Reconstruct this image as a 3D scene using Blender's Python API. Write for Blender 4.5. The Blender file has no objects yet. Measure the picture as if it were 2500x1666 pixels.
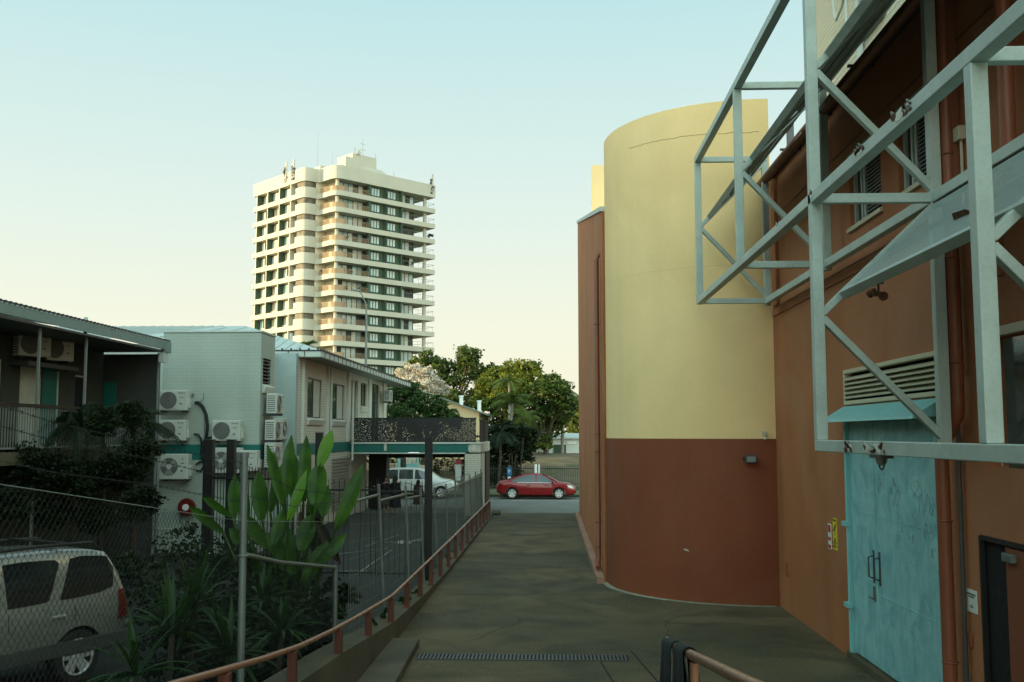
import bpy, bmesh, math, random
from mathutils import Vector, Matrix, noise as mnoise
R = math.radians
random.seed(7)
S = bpy.context.scene
COL = S.collection
# ------------------------------------------------------------ camera, sky, sun, exposure
CAMF, YAW, PITCH, CH = 2447.0, R(2.22), R(5.3), 3.4
cd = bpy.data.cameras.new("camera"); cam = bpy.data.objects.new("camera", cd); COL.objects.link(cam)
cam.location = (0, 0, CH); cam.rotation_euler = (R(90) + PITCH, 0, YAW)
cd.sensor_width = 36; cd.lens = 36 * CAMF / 2500; cd.clip_start = .05; cd.clip_end = 3000
S.camera = cam
SKY_GAIN, BACK_GAIN = 4.8, 3.5
SUN_EL, SUN_AZ = R(3.6), R(-100)          # azimuth measured from +Y (view direction), negative = left
w = bpy.data.worlds.new("World"); S.world = w; w.use_nodes = True
nt = w.node_tree; nt.nodes.clear()
sk = nt.nodes.new("ShaderNodeTexSky"); sk.sky_type = 'NISHITA'; sk.sun_disc = False
sk.sun_elevation = SUN_EL; sk.sun_rotation = SUN_AZ; sk.altitude = 0; sk.air_density = 1.0; sk.dust_density = 1.2; sk.ozone_density = 1.5
mx = nt.nodes.new("ShaderNodeMix"); mx.data_type = 'RGBA'; mx.blend_type = 'MULTIPLY'; mx.inputs[0].default_value = 1
mx.inputs[7].default_value = (.95, 1.0, .80, 1)
bg = nt.nodes.new("ShaderNodeBackground"); bg.inputs[1].default_value = .12
ow = nt.nodes.new("ShaderNodeOutputWorld")
tcw = nt.nodes.new("ShaderNodeTexCoord"); spw = nt.nodes.new("ShaderNodeSeparateXYZ"); crw = nt.nodes.new("ShaderNodeValToRGB")
for i, (p_, c_) in enumerate(((0., (1.0,.95,.72)), (.10, (.96,.97,.79)), (.22, (.80,.93,.86)), (.42, (.54,.82,.85)), (.62, (.42,.62,.60)), (1., (.30,.44,.46)))):
    e_ = crw.color_ramp.elements[i] if i < 2 else crw.color_ramp.elements.new(p_)
    e_.position = p_; e_.color = (*c_, 1)
scw = nt.nodes.new("ShaderNodeVectorMath"); scw.operation = 'SCALE'; scw.inputs[3].default_value = SKY_GAIN
mw = nt.nodes.new("ShaderNodeMix"); mw.data_type = 'RGBA'; mw.inputs[0].default_value = .9
nt.links.new(tcw.outputs['Generated'], spw.inputs[0]); nt.links.new(spw.outputs[2], crw.inputs[0]); nt.links.new(crw.outputs[0], scw.inputs[0])
nt.links.new(sk.outputs[0], mx.inputs[6]); nt.links.new(mx.outputs[2], mw.inputs[6]); nt.links.new(scw.outputs[0], mw.inputs[7])
mr = nt.nodes.new("ShaderNodeMapRange"); mr.interpolation_type = 'SMOOTHSTEP'
for i_, v_ in enumerate((.45, -.6, 1., BACK_GAIN)): mr.inputs[i_+1].default_value = v_
nt.links.new(spw.outputs[1], mr.inputs[0]); sc2 = nt.nodes.new("ShaderNodeVectorMath"); sc2.operation = 'SCALE'
nt.links.new(mw.outputs[2], sc2.inputs[0]); nt.links.new(mr.outputs[0], sc2.inputs[3]); nt.links.new(sc2.outputs[0], bg.inputs[0]); nt.links.new(bg.outputs[0], ow.inputs[0])
sl = bpy.data.lights.new("sun", 'SUN'); so = bpy.data.objects.new("sun", sl); COL.objects.link(so)
sl.energy = 5.0; sl.angle = R(.5); sl.color = (1, .77, .43)
sd = Vector((math.sin(SUN_AZ) * math.cos(SUN_EL), math.cos(SUN_AZ) * math.cos(SUN_EL), math.sin(SUN_EL)))
so.rotation_euler = sd.to_track_quat('Z', 'Y').to_euler(); so.location = (-60, 10, 40)
S.view_settings.view_transform = 'Standard'; S.view_settings.look = 'None'
S.view_settings.exposure = 0.85; S.view_settings.gamma = 1
S.render.resolution_x = 1024; S.render.resolution_y = 682

# ------------------------------------------------------------ survey helpers: where a sight line meets a plane of the place
_f = (-math.sin(YAW) * math.cos(PITCH), math.cos(YAW) * math.cos(PITCH), math.sin(PITCH))
_r = (math.cos(YAW), math.sin(YAW), 0)
_u = (_r[1] * _f[2] - _r[2] * _f[1], _r[2] * _f[0] - _r[0] * _f[2], _r[0] * _f[1] - _r[1] * _f[0])
def ray(px, py):
    a = (px - 1250) / CAMF; b = (833 - py) / CAMF
    return [_f[i] + _r[i] * a + _u[i] * b for i in range(3)]
def aty(px, py, Y): d = ray(px, py); t = Y / d[1]; return (d[0] * t, CH + d[2] * t)
def atx(px, py, X): d = ray(px, py); t = X / d[0]; return (d[1] * t, CH + d[2] * t)
def G(y): return -.006 * y

# ------------------------------------------------------------ mesh + object helpers
class MB:
    def __init__(s): s.v = []; s.f = []
    def add(s, vs, fs):
        o = len(s.v); s.v += [tuple(p) for p in vs]; s.f += [tuple(i + o for i in f) for f in fs]; return s
    def box(s, x0, x1, y0, y1, z0, z1):
        return s.add([(x0,y0,z0),(x1,y0,z0),(x1,y1,z0),(x0,y1,z0),(x0,y0,z1),(x1,y0,z1),(x1,y1,z1),(x0,y1,z1)],
              [(0,3,2,1),(4,5,6,7),(0,1,5,4),(1,2,6,5),(2,3,7,6),(3,0,4,7)])
    def hexa(s, p):   # 8 pts, bottom ring then top ring
        return s.add(p, [(0,3,2,1),(4,5,6,7),(0,1,5,4),(1,2,6,5),(2,3,7,6),(3,0,4,7)])
    def beam(s, p, q, w, h, up=(0,0,1)):
        p = Vector(p); q = Vector(q); d = (q - p).normalized(); up = Vector(up)
        if abs(d.dot(up)) > .99: up = Vector((0,1,0))
        a = d.cross(up).normalized() * w / 2; b = a.cross(d).normalized() * h / 2
        return s.hexa([p-a-b, p+a-b, q+a-b, q-a-b, p-a+b, p+a+b, q+a+b, q-a+b])
    def tube(s, pts, r, n=8, cap=True):
        pts = [Vector(p) for p in pts]; rs = r if isinstance(r, (list, tuple)) else [r] * len(pts)
        rings = []; prev = None
        for i, p in enumerate(pts):
            a = pts[max(i-1, 0)]; b = pts[min(i+1, len(pts)-1)]; d = (b - a)
            d = d.normalized() if d.length > 1e-9 else Vector((0,0,1))
            if prev is None:
                t = Vector((0,0,1)) if abs(d.z) < .9 else Vector((1,0,0)); x = d.cross(t).normalized()
            else:
                x = (prev - d * prev.dot(d))
                x = x.normalized() if x.length > 1e-6 else d.orthogonal().normalized()
            prev = x; y = d.cross(x)
            rings.append([p + (x * math.cos(2*math.pi*k/n) + y * math.sin(2*math.pi*k/n)) * rs[i] for k in range(n)])
        vs = [q for rg in rings for q in rg]; fs = []
        for i in range(len(pts)-1):
            for k in range(n): fs.append((i*n+k, i*n+(k+1)%n, (i+1)*n+(k+1)%n, (i+1)*n+k))
        if cap: fs.append(tuple(range(n))[::-1]); fs.append(tuple((len(pts)-1)*n+k for k in range(n)))
        return s.add(vs, fs)
    def cyl(s, c, ax, r, h, n=20, r2=None):
        c = Vector(c); ax = Vector(ax).normalized()
        return s.tube([c, c + ax * h], [r, r if r2 is None else r2], n)
    def ring(s, c, ax, r, t, n=24, m=6):
        c = Vector(c); ax = Vector(ax).normalized(); x = ax.orthogonal().normalized(); y = ax.cross(x)
        vs = []; fs = []
        for i in range(n):
            a = 2*math.pi*i/n; d = x*math.cos(a) + y*math.sin(a)
            for j in range(m):
                b = 2*math.pi*j/m; vs.append(c + d*(r + t*math.cos(b)) + ax*t*math.sin(b))
        for i in range(n):
            for j in range(m): fs.append((i*m+j, ((i+1)%n)*m+j, ((i+1)%n)*m+(j+1)%m, i*m+(j+1)%m))
        return s.add(vs, fs)
    def prism(s, poly, z0, z1):   # poly in xy (ccw), z0/z1 numbers or functions of (x,y)
        n = len(poly); g0 = z0 if callable(z0) else (lambda x, y: z0); g1 = z1 if callable(z1) else (lambda x, y: z1)
        vs = [(x, y, g0(x, y)) for x, y in poly] + [(x, y, g1(x, y)) for x, y in poly]
        return s.add(vs, [tuple(range(n))[::-1], tuple(range(n, 2*n))] + [(i, (i+1)%n, n+(i+1)%n, n+i) for i in range(n)])
    def slab(s, pts, t):   # planar polygon thickened by vector t
        n = len(pts); t = Vector(t); P_ = [Vector(p) for p in pts]
        return s.add(P_ + [p + t for p in P_], [tuple(range(n))[::-1], tuple(range(n, 2*n))] + [(i, (i+1)%n, n+(i+1)%n, n+i) for i in range(n)])
    def sphere(s, c, r, n=12, m=8, sc=(1,1,1)):
        vs = []; fs = []
        for j in range(1, m):
            t = math.pi*j/m
            for i in range(n):
                a = 2*math.pi*i/n; vs.append((c[0]+r*sc[0]*math.sin(t)*math.cos(a), c[1]+r*sc[1]*math.sin(t)*math.sin(a), c[2]+r*sc[2]*math.cos(t)))
        vs += [(c[0],c[1],c[2]+r*sc[2]), (c[0],c[1],c[2]-r*sc[2])]; T = len(vs)-2
        for j in range(m-2):
            for i in range(n): fs.append((j*n+i, (j+1)*n+i, (j+1)*n+(i+1)%n, j*n+(i+1)%n))
        for i in range(n): fs.append((T, i, (i+1)%n)); fs.append((T+1, (m-2)*n+(i+1)%n, (m-2)*n+i))
        return s.add(vs, fs)
def wmat(o):
    m = o.matrix_basis.copy()
    while o.parent: o = o.parent; m = o.matrix_basis @ m
    return m
def thing(name, label, cat, loc=(0,0,0), rz=0, group=None):
    o = bpy.data.objects.new(name, None); COL.objects.link(o); o.empty_display_size = .3
    o.matrix_basis = Matrix.Translation(loc) @ Matrix.Rotation(rz, 4, 'Z')
    o['label'] = label; o['category'] = cat
    if group: o['group'] = group
    return o
NOSPLIT = ('crown', 'foliage', 'wire', 'weldmesh', 'body', 'barbed', 'frond', 'lettering', 'badge', 'graffiti', 'leaf', 'dead_leaf', 'branches', 'rail_barbs', 'ribs', 'roof_edge', 'bars', 'slats', 'pickets', 'balustrade', 'louvre', 'joints', 'vents', 'mesh', 'plants', 'eyes', 'rim', 'stuff')
def pieces(mb):
    n = len(mb.v)
    if n > 6000 or n < 9: return None
    par = list(range(n))
    def fd(a):
        while par[a] != a: par[a] = par[par[a]]; a = par[a]
        return a
    for f in mb.f:
        r = fd(f[0])
        for i in f[1:]: par[fd(i)] = r
    key = {}
    for i, v in enumerate(mb.v):
        k = (round(v[0], 4), round(v[1], 4), round(v[2], 4))
        if k in key: par[fd(i)] = fd(key[k])
        else: key[k] = i
    isl = {}
    for i in range(n): isl.setdefault(fd(i), []).append(i)
    L_ = list(isl.values())
    if len(L_) < 2 or len(L_) > 160: return None
    bb = []
    for a in L_:
        c = [mb.v[i] for i in a]; bb.append(([min(p[k] for p in c) for k in range(3)], [max(p[k] for p in c) for k in range(3)]))
    m = len(bb); q = list(range(m))
    def fq(a):
        while q[a] != a: q[a] = q[q[a]]; a = q[a]
        return a
    sz = [max(b_[1][k]-b_[0][k] for k in range(3)) for b_ in bb]
    for i in range(m):
        for j in range(i+1, m):
            g = math.sqrt(sum(max(0, bb[i][0][k]-bb[j][1][k], bb[j][0][k]-bb[i][1][k])**2 for k in range(3)))
            if g <= max(.02, .5*max(sz[i], sz[j])): q[fq(i)] = fq(j)
    gr = {}
    for i in range(m): gr.setdefault(fq(i), []).extend(L_[i])
    if len(gr) < 2: return None
    out = []
    for idx in gr.values():
        mp = {v: k for k, v in enumerate(idx)}; s = MB(); s.v = [mb.v[i] for i in idx]; s.f = [tuple(mp[i] for i in f) for f in mb.f if f[0] in mp]; out.append(s)
    return out
def B(mb, name, mat, parent=None, **k):
    if parent is not None and k.get('kind') is None and not any(w_ in name for w_ in NOSPLIT):
        ps = pieces(mb)
        if ps and len(ps) <= 100:
            one = name[:-1] if name.endswith('s') and not name.endswith('ss') and name not in ('lens',) else name
            os_ = [B1(p, one, mat, parent, **k) for p in ps]; return os_[0]
    return B1(mb, name, mat, parent, **k)
def B1(mb, name, mat, parent=None, local=False, smooth=False, bevel=0, label=None, cat=None, group=None, kind=None, sub=0, segs=2):
    vs = [Vector(v) for v in mb.v]; base = None
    if parent is not None and not local:
        inv = wmat(parent).inverted(); vs = [inv @ v for v in vs]
    elif parent is None and kind != 'structure':
        xs = [v.x for v in vs]; ys = [v.y for v in vs]
        base = Vector(((min(xs)+max(xs))/2, (min(ys)+max(ys))/2, min(v.z for v in vs))); vs = [v - base for v in vs]
    me = bpy.data.meshes.new(name); me.from_pydata([tuple(v) for v in vs], [], mb.f); me.validate(); me.update()
    bm = bmesh.new(); bm.from_mesh(me); bmesh.ops.recalc_face_normals(bm, faces=bm.faces); bm.to_mesh(me); bm.free()
    if smooth:
        me.polygons.foreach_set('use_smooth', [True]*len(me.polygons))
    o = bpy.data.objects.new(name, me); COL.objects.link(o)
    if base is not None: o.location = base
    if parent is not None: o.parent = parent
    if mat: me.materials.append(mat)
    if bevel:
        m = o.modifiers.new('b', 'BEVEL'); m.width = bevel; m.segments = segs; m.limit_method = 'ANGLE'; m.angle_limit = R(40)
    if sub:
        m = o.modifiers.new('s', 'SUBSURF'); m.levels = sub; m.render_levels = sub
    if smooth:
        try: me.set_sharp_from_angle(angle=R(42))
        except Exception: pass
    if label: o['label'] = label
    if cat: o['category'] = cat
    if group: o['group'] = group
    if kind: o['kind'] = kind
    return o
def kids(o): return [c for c in bpy.data.objects if c.parent == o]
def dup(root, mat4, label=None, group=None):
    def cp(o, par):
        c = o.copy(); COL.objects.link(c); c.parent = par
        for k in kids(o): cp(k, c)
        return c
    r = cp(root, None); r.matrix_basis = mat4
    if label: r['label'] = label
    if group: r['group'] = group
    return r
def TM(loc, rz=0): return Matrix.Translation(loc) @ Matrix.Rotation(rz, 4, 'Z')
def text(txt, size, mat, name, parent, M, ext=.001, align='CENTER'):
    c = bpy.data.curves.new('t', 'FONT'); c.body = txt; c.size = size; c.extrude = ext; c.align_x = align; c.align_y = 'CENTER'
    c.resolution_u = 2
    o = bpy.data.objects.new('t', c); COL.objects.link(o)
    dg = bpy.context.evaluated_depsgraph_get(); me = bpy.data.meshes.new_from_object(o.evaluated_get(dg))
    bpy.data.objects.remove(o); me.transform(wmat(parent).inverted() @ M)
    n = bpy.data.objects.new(name, me); COL.objects.link(n); n.parent = parent; me.materials.clear(); me.materials.append(mat)
    return n
# ------------------------------------------------------------ materials
def _n(nt, t, **k):
    n = nt.nodes.new(t)
    for a, b in k.items(): setattr(n, a, b)
    return n
def mat(name, col, rough=.7, var=.12, scale=3., bump=.0, bscale=60., metal=0, spec=.4, stain=None, stain_amt=.0, stain_scale=.6, streak=0,
        brick=None, coat=0, speck=0, trans=0, alpha=1, emit=None, es=1., col2=None, col2_scale=1., col2_t=.5, wave=None, dist=2.):
    m = bpy.data.materials.new(name); m.use_nodes = True; nt = m.node_tree; L = nt.links.new
    b = nt.nodes['Principled BSDF']; b.inputs['Roughness'].default_value = rough; b.inputs['Metallic'].default_value = metal
    b.inputs['Specular IOR Level'].default_value = spec
    if coat: b.inputs['Coat Weight'].default_value = coat; b.inputs['Coat Roughness'].default_value = .05
    if trans: b.inputs['Transmission Weight'].default_value = trans
    if emit: b.inputs['Emission Color'].default_value = (*emit, 1); b.inputs['Emission Strength'].default_value = es
    tc = _n(nt, 'ShaderNodeTexCoord'); geo = _n(nt, 'ShaderNodeNewGeometry'); pos = geo.outputs['Position']
    def mixc(a, bcol, fac, mode='MIX'):
        mm = _n(nt, 'ShaderNodeMix', data_type='RGBA', blend_type=mode)
        for sock, val in ((0, fac), (6, a), (7, bcol)):
            if hasattr(val, 'links') or hasattr(val, 'is_linked'): L(val, mm.inputs[sock])
            elif isinstance(val, (int, float)): mm.inputs[sock].default_value = val
            else: mm.inputs[sock].default_value = (*val[:3], 1)
        return mm.outputs[2]
    def nz(sc, det=4, vec=None, ds=0):
        n = _n(nt, 'ShaderNodeTexNoise'); n.inputs['Scale'].default_value = sc; n.inputs['Detail'].default_value = det; n.inputs['Distortion'].default_value = ds
        L(vec or pos, n.inputs['Vector']); return n.outputs['Fac']
    def rng(f, a, bb, c=0., d=1.):
        r = _n(nt, 'ShaderNodeMapRange'); L(f, r.inputs[0])
        for i, vv in enumerate((a, bb, c, d)): r.inputs[i+1].default_value = vv
        return r.outputs[0]
    lo = [c*(1-var) for c in col]; hi = [min(1, c*(1+var)) for c in col]
    c = mixc(lo, hi, rng(nz(scale, 5), .3, .7))
    if col2: c = mixc(c, col2, rng(nz(col2_scale, 6, ds=.5), col2_t-.08, col2_t+.12))
    if streak:
        mp = _n(nt, 'ShaderNodeMapping'); mp.inputs['Scale'].default_value = (1, 1, .07); L(pos, mp.inputs[0])
        c = mixc(c, [x*.62 for x in col], rng(nz(streak, 5, mp.outputs[0]), .5, .85, 0, .55))
    if stain: c = mixc(c, stain, rng(nz(stain_scale, 8, ds=1.2), .42, .7, 0, stain_amt))
    if speck: c = mixc(c, (0, 0, 0), rng(nz(28, 3), .45, .75, 0, speck)); c = mixc(c, (.6, .55, .45), rng(nz(45, 2), .62, .8, 0, speck))
    hgt = None
    if brick:
        sx = _n(nt, 'ShaderNodeSeparateXYZ'); L(pos, sx.inputs[0]); ad = _n(nt, 'ShaderNodeMath', operation='ADD'); L(sx.outputs[0], ad.inputs[0]); L(sx.outputs[1], ad.inputs[1])
        cb = _n(nt, 'ShaderNodeCombineXYZ'); L(ad.outputs[0], cb.inputs[0]); L(sx.outputs[2], cb.inputs[1])
        bt = _n(nt, 'ShaderNodeTexBrick'); L(cb.outputs[0], bt.inputs['Vector']); bt.inputs['Scale'].default_value = 1
        bt.inputs['Brick Width'].default_value = brick[0]; bt.inputs['Row Height'].default_value = brick[1]; bt.inputs['Mortar Size'].default_value = brick[2]
        bt.inputs['Mortar Smooth'].default_value = .3
        bt.inputs['Color1'].default_value = (1,1,1,1); bt.inputs['Color2'].default_value = (.97,.97,.97,1); bt.inputs['Mortar'].default_value = (brick[3],)*3 + (1,)
        c = mixc(c, bt.outputs['Color'], 1., 'MULTIPLY'); hgt = bt.outputs['Fac']
    L(c, b.inputs['Base Color'])
    if bump or brick or wave:
        bp = _n(nt, 'ShaderNodeBump'); bp.inputs['Strength'].default_value = bump or .3; bp.inputs['Distance'].default_value = .01
        L(nz(bscale, 6), bp.inputs['Height']); last = bp
        if hgt:
            b2 = _n(nt, 'ShaderNodeBump', invert=True); b2.inputs['Strength'].default_value = .5; b2.inputs['Distance'].default_value = .01
            L(hgt, b2.inputs['Height']); L(bp.outputs[0], b2.inputs['Normal']); last = b2
        L(last.outputs[0], b.inputs['Normal'])
    rr = rng(nz(scale*4, 3), .3, .7, max(0, rough-.06), min(1, rough+.06)); L(rr, b.inputs['Roughness'])
    return m
def leafmat(name, c1, c2, scale=1.2, tr=.35, rough=.55):
    m = bpy.data.materials.new(name); m.use_nodes = True; nt = m.node_tree; L = nt.links.new
    b = nt.nodes['Principled BSDF']; b.inputs['Roughness'].default_value = rough; b.inputs['Specular IOR Level'].default_value = .3
    geo = _n(nt, 'ShaderNodeNewGeometry'); n = _n(nt, 'ShaderNodeTexNoise'); n.inputs['Scale'].default_value = scale; n.inputs['Detail'].default_value = 5
    L(geo.outputs['Position'], n.inputs['Vector'])
    cr = _n(nt, 'ShaderNodeValToRGB'); cr.color_ramp.elements[0].position = .35; cr.color_ramp.elements[1].position = .68
    cr.color_ramp.elements[0].color = (*c1, 1); cr.color_ramp.elements[1].color = (*c2, 1); L(n.outputs['Fac'], cr.inputs[0]); L(cr.outputs[0], b.inputs['Base Color'])
    t = _n(nt, 'ShaderNodeBsdfTranslucent'); L(cr.outputs[0], t.inputs[0]); ms = _n(nt, 'ShaderNodeMixShader'); ms.inputs[0].default_value = tr
    L(b.outputs[0], ms.inputs[1]); L(t.outputs[0], ms.inputs[2]); L(ms.outputs[0], nt.nodes['Material Output'].inputs[0])
    return m
M = {}
M['yellow'] = mat('yellow_render', (.93,.665,.32), .85, .05, .5, .3, 90, streak=.5, speck=.06, stain=(.70,.47,.20), stain_amt=.35, stain_scale=.35)
M['brown'] = mat('brown_render', (.225,.058,.020), .8, .14, .5, .3, 90, streak=.8, speck=.12, stain=(.25,.09,.045), stain_amt=.4, stain_scale=.4)
M['orange'] = mat('orange_render', (.40,.14,.050), .82, .12, .6, .3, 70, streak=1.5, stain=(.45,.21,.11), stain_amt=.55, stain_scale=.4, speck=.12)
M['orange_dark'] = mat('dark_orange_paint', (.20,.07,.035), .6, .10, 1., .1, 70)
M['pipe'] = mat('terracotta_pipe', (.24,.075,.035), .45, .12, 2., .05)
M['steel'] = mat('pale_grey_green_steel', (.47,.55,.49), .5, .09, 1.5, .12, 80, speck=.1, stain=(.33,.37,.32), stain_amt=.4, stain_scale=2.)
M['white_peel'] = mat('peeled_white_primer', (.72,.70,.58), .7, .1, 8)
M['rust'] = mat('rust', (.10,.035,.018), .9, .4, 14, .5, 80)
M['teal'] = mat('teal_door_paint', (.31,.60,.585), .55, .10, 2.5, .15, 50, streak=5., stain=(.13,.37,.40), stain_amt=.75, stain_scale=2.2, speck=.15)
M['teal_trim'] = mat('teal_trim', (.24,.54,.53), .5, .06)
M['dark_teal'] = mat('dark_teal_band', (.012,.15,.125), .5, .08, 2, stain=(.01,.09,.08), stain_amt=.4)
M['cream'] = mat('cream_metal', (.55,.50,.34), .5, .06, 3)
M['concrete'] = mat('stained_concrete', (.135,.105,.052), .85, .2, .5, .6, 50, stain=(.032,.03,.016), stain_amt=.9, stain_scale=.5, col2=(.068,.060,.030), col2_scale=.16, speck=.35)
M['conc_wall'] = mat('weathered_concrete', (.11,.095,.06), .9, .2, 1.2, .4, 60, streak=3., stain=(.05,.05,.035), stain_amt=.7)
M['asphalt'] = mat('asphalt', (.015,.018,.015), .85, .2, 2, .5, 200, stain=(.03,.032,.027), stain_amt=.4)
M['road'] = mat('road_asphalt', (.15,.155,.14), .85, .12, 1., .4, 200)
M['paint'] = mat('road_paint', (.6,.6,.55), .7, .2, 6)
M['dirt'] = mat('lot_dirt', (.15,.11,.06), .95, .35, .8, .6, 12, col2=(.07,.085,.03), col2_scale=.45, col2_t=.58, speck=.5)
M['verge'] = mat('verge', (.14,.13,.08), .95, .25, 1.2, .5, 30, col2=(.07,.11,.03), col2_scale=.5)
M['brick'] = mat('painted_brick', (.40,.455,.39), .75, .05, .6, .15, 60, brick=(.30,.10,.007,.86), streak=1., speck=.05)
M['brick_far'] = mat('cream_painted_brick', (.60,.58,.47), .75, .05, .6, .15, 60, brick=(.30,.10,.012,.62))
M['wwall'] = mat('white_render', (.58,.60,.53), .8, .06, 1)
M['roof'] = mat('pale_roof_metal', (.45,.50,.47), .45, .06, 1.5, metal=.0)
M['roof_dark'] = mat('roof_edge', (.03,.035,.033), .6, .1)
M['fascia'] = mat('fascia_paint', (.50,.55,.49), .6, .05)
M['soffit'] = mat('soffit_paint', (.30,.31,.26), .8, .05)
M['acw'] = mat('ac_white', (.55,.57,.50), .45, .04, 3, stain=(.45,.45,.38), stain_amt=.3, stain_scale=3)
M['ac_dark'] = mat('ac_grille', (.10,.10,.09), .6, .1)
M['ac_mid'] = mat('ac_fan', (.33,.34,.31), .5, .1)
M['black'] = mat('black_paint', (.012,.012,.012), .5, .2, 4)
M['blackish'] = mat('dark_void', (.008,.008,.008), .9, .2)
M['rubber'] = mat('black_cloth', (.02,.028,.026), .9, .3, 12, .3, 40)
M['cable'] = mat('black_insulation', (.015,.015,.015), .7, .1)
M['red'] = mat('red_plastic', (.12,.010,.008), .4, .1)
M['white'] = mat('white_paint', (.75,.75,.70), .5, .04)
M['galv'] = mat('galvanised_steel', (.15,.175,.155), .5, .15, 6, metal=.25)
M['wood'] = mat('dark_timber', (.04,.026,.014), .85, .3, 5, .4, 30, streak=6)
M['glass'] = mat('window_glass', (.05,.065,.065), .06, .1, spec=.9)
M['glass_dk'] = mat('tinted_glass', (.012,.016,.016), .08, .1, spec=.6)
M['curtain'] = mat('pale_curtain', (.48,.50,.42), .9, .12, 3)
M['timber_pole'] = M['wood']
M['grey'] = mat('grey_metal', (.22,.24,.22), .5, .1)
M['dkgrey'] = mat('dark_grey_metal', (.06,.065,.06), .5, .1)
M['railpost'] = mat('rail_post_paint', (.115,.036,.022), .55, .15, 4)
M['copper'] = mat('terracotta_rail_paint', (.27,.12,.07), .30, .05, 2, 0, spec=.5)
M['signy'] = mat('yellow_sign', (.75,.62,.03), .5, .03)
M['signw'] = mat('white_sign', (.72,.74,.66), .5, .03)
M['signr'] = mat('red_sign', (.45,.03,.02), .5, .03)
M['blue'] = mat('blue_sign', (.02,.13,.30), .5, .03)
M['lamp'] = mat('lit_lamp', (.9,.9,.8), .5, 0, emit=(1,.98,.88), es=3.)
M['carred'] = mat('red_car_paint', (.22,.004,.005), .25, .03, spec=.4, coat=.6)
M['carsilver'] = mat('silver_car_paint', (.22,.225,.20), .3, .03, metal=.3, coat=.6)
M['carwhite'] = mat('white_car_paint', (.60,.62,.58), .3, .03, coat=.6)
M['tyre'] = mat('tyre_rubber', (.015,.015,.015), .85, .1)
M['rim'] = mat('alloy_rim', (.62,.63,.60), .3, .05, metal=.5)
M['head'] = mat('headlight_glass', (.5,.52,.5), .1, .1, spec=.8)
M['tail'] = mat('tail_light', (.13,.012,.008), .25, .1)
M['trim'] = mat('black_trim', (.02,.02,.02), .6, .1)
M['bark'] = mat('bark', (.06,.045,.03), .9, .3, 4, .5, 20)
M['bark_pale'] = mat('pale_bark', (.24,.21,.16), .9, .2, 4, .4, 20)
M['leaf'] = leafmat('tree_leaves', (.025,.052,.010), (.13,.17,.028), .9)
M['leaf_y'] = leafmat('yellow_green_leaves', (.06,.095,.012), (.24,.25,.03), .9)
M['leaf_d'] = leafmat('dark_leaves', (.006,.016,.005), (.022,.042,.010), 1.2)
M['leaf_b'] = leafmat('bush_leaves', (.020,.055,.012), (.055,.110,.022), 1.5)
M['blossom'] = leafmat('white_blossom', (.40,.32,.22), (.80,.74,.62), 2.5)
M['palm'] = leafmat('palm_fronds', (.05,.085,.015), (.15,.19,.035), .8)
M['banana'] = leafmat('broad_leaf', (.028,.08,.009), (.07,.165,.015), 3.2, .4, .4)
M['banana_lit'] = leafmat('lit_broad_leaf', (.10,.24,.02), (.17,.34,.03), 2., .4, .4)  # brighter copy of the leaf green, paints light on a few leaves
M['spiky'] = leafmat('strap_leaf', (.010,.032,.007), (.028,.085,.012), 3., .3, .4)
M['tw'] = mat('tower_white', (.43,.40,.315), .8, .04, .5)
M['tgreen'] = mat('tower_green', (.045,.075,.045), .8, .08, .3)
M['tcream'] = mat('tower_cream', (.60,.52,.36), .8, .05, .3)
M['tdark'] = mat('tower_dark_frames', (.04,.045,.035), .6, .1)
M['trail'] = mat('bronze_railing', (.34,.22,.12), .6, .15, .5)
M['tglass'] = mat('tower_glass', (.28,.40,.37), .12, .2, .4, spec=.8)
M['tcurt'] = mat('tower_curtain', (.50,.52,.44), .8, .2, .5)
M['skin'] = mat('skin', (.42,.26,.18), .6, .05)
M['hair_d'] = mat('dark_hair', (.02,.014,.01), .5, .1)
M['hair_l'] = mat('light_brown_hair', (.30,.20,.10), .5, .1)
M['cloth_d'] = mat('dark_cloth', (.012,.013,.014), .9, .1)
M['cloth_w'] = mat('white_cloth', (.6,.6,.55), .9, .1)
M['cloth_o'] = mat('olive_cloth', (.16,.15,.06), .9, .2, 10)
M['cloth_b'] = mat('brown_cloth', (.07,.05,.035), .9, .2, 10)
M['housecream'] = mat('cream_weatherboard', (.33,.31,.20), .8, .05, 1)
M['roofgreen'] = mat('green_roof_metal', (.09,.13,.11), .5, .08)
M['mesh'] = mat('perforated_mesh', (.30,.38,.35), .5, .05)
M['wire'] = mat('weathered_wire', (.03,.035,.03), .8, .2, 6, spec=.1)
M['tbay'] = mat('bay_curtain', (.10,.085,.055), .6, .6, .9)
M['pink'] = mat('pink_plastic', (.55,.06,.10), .5, .05)

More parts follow.
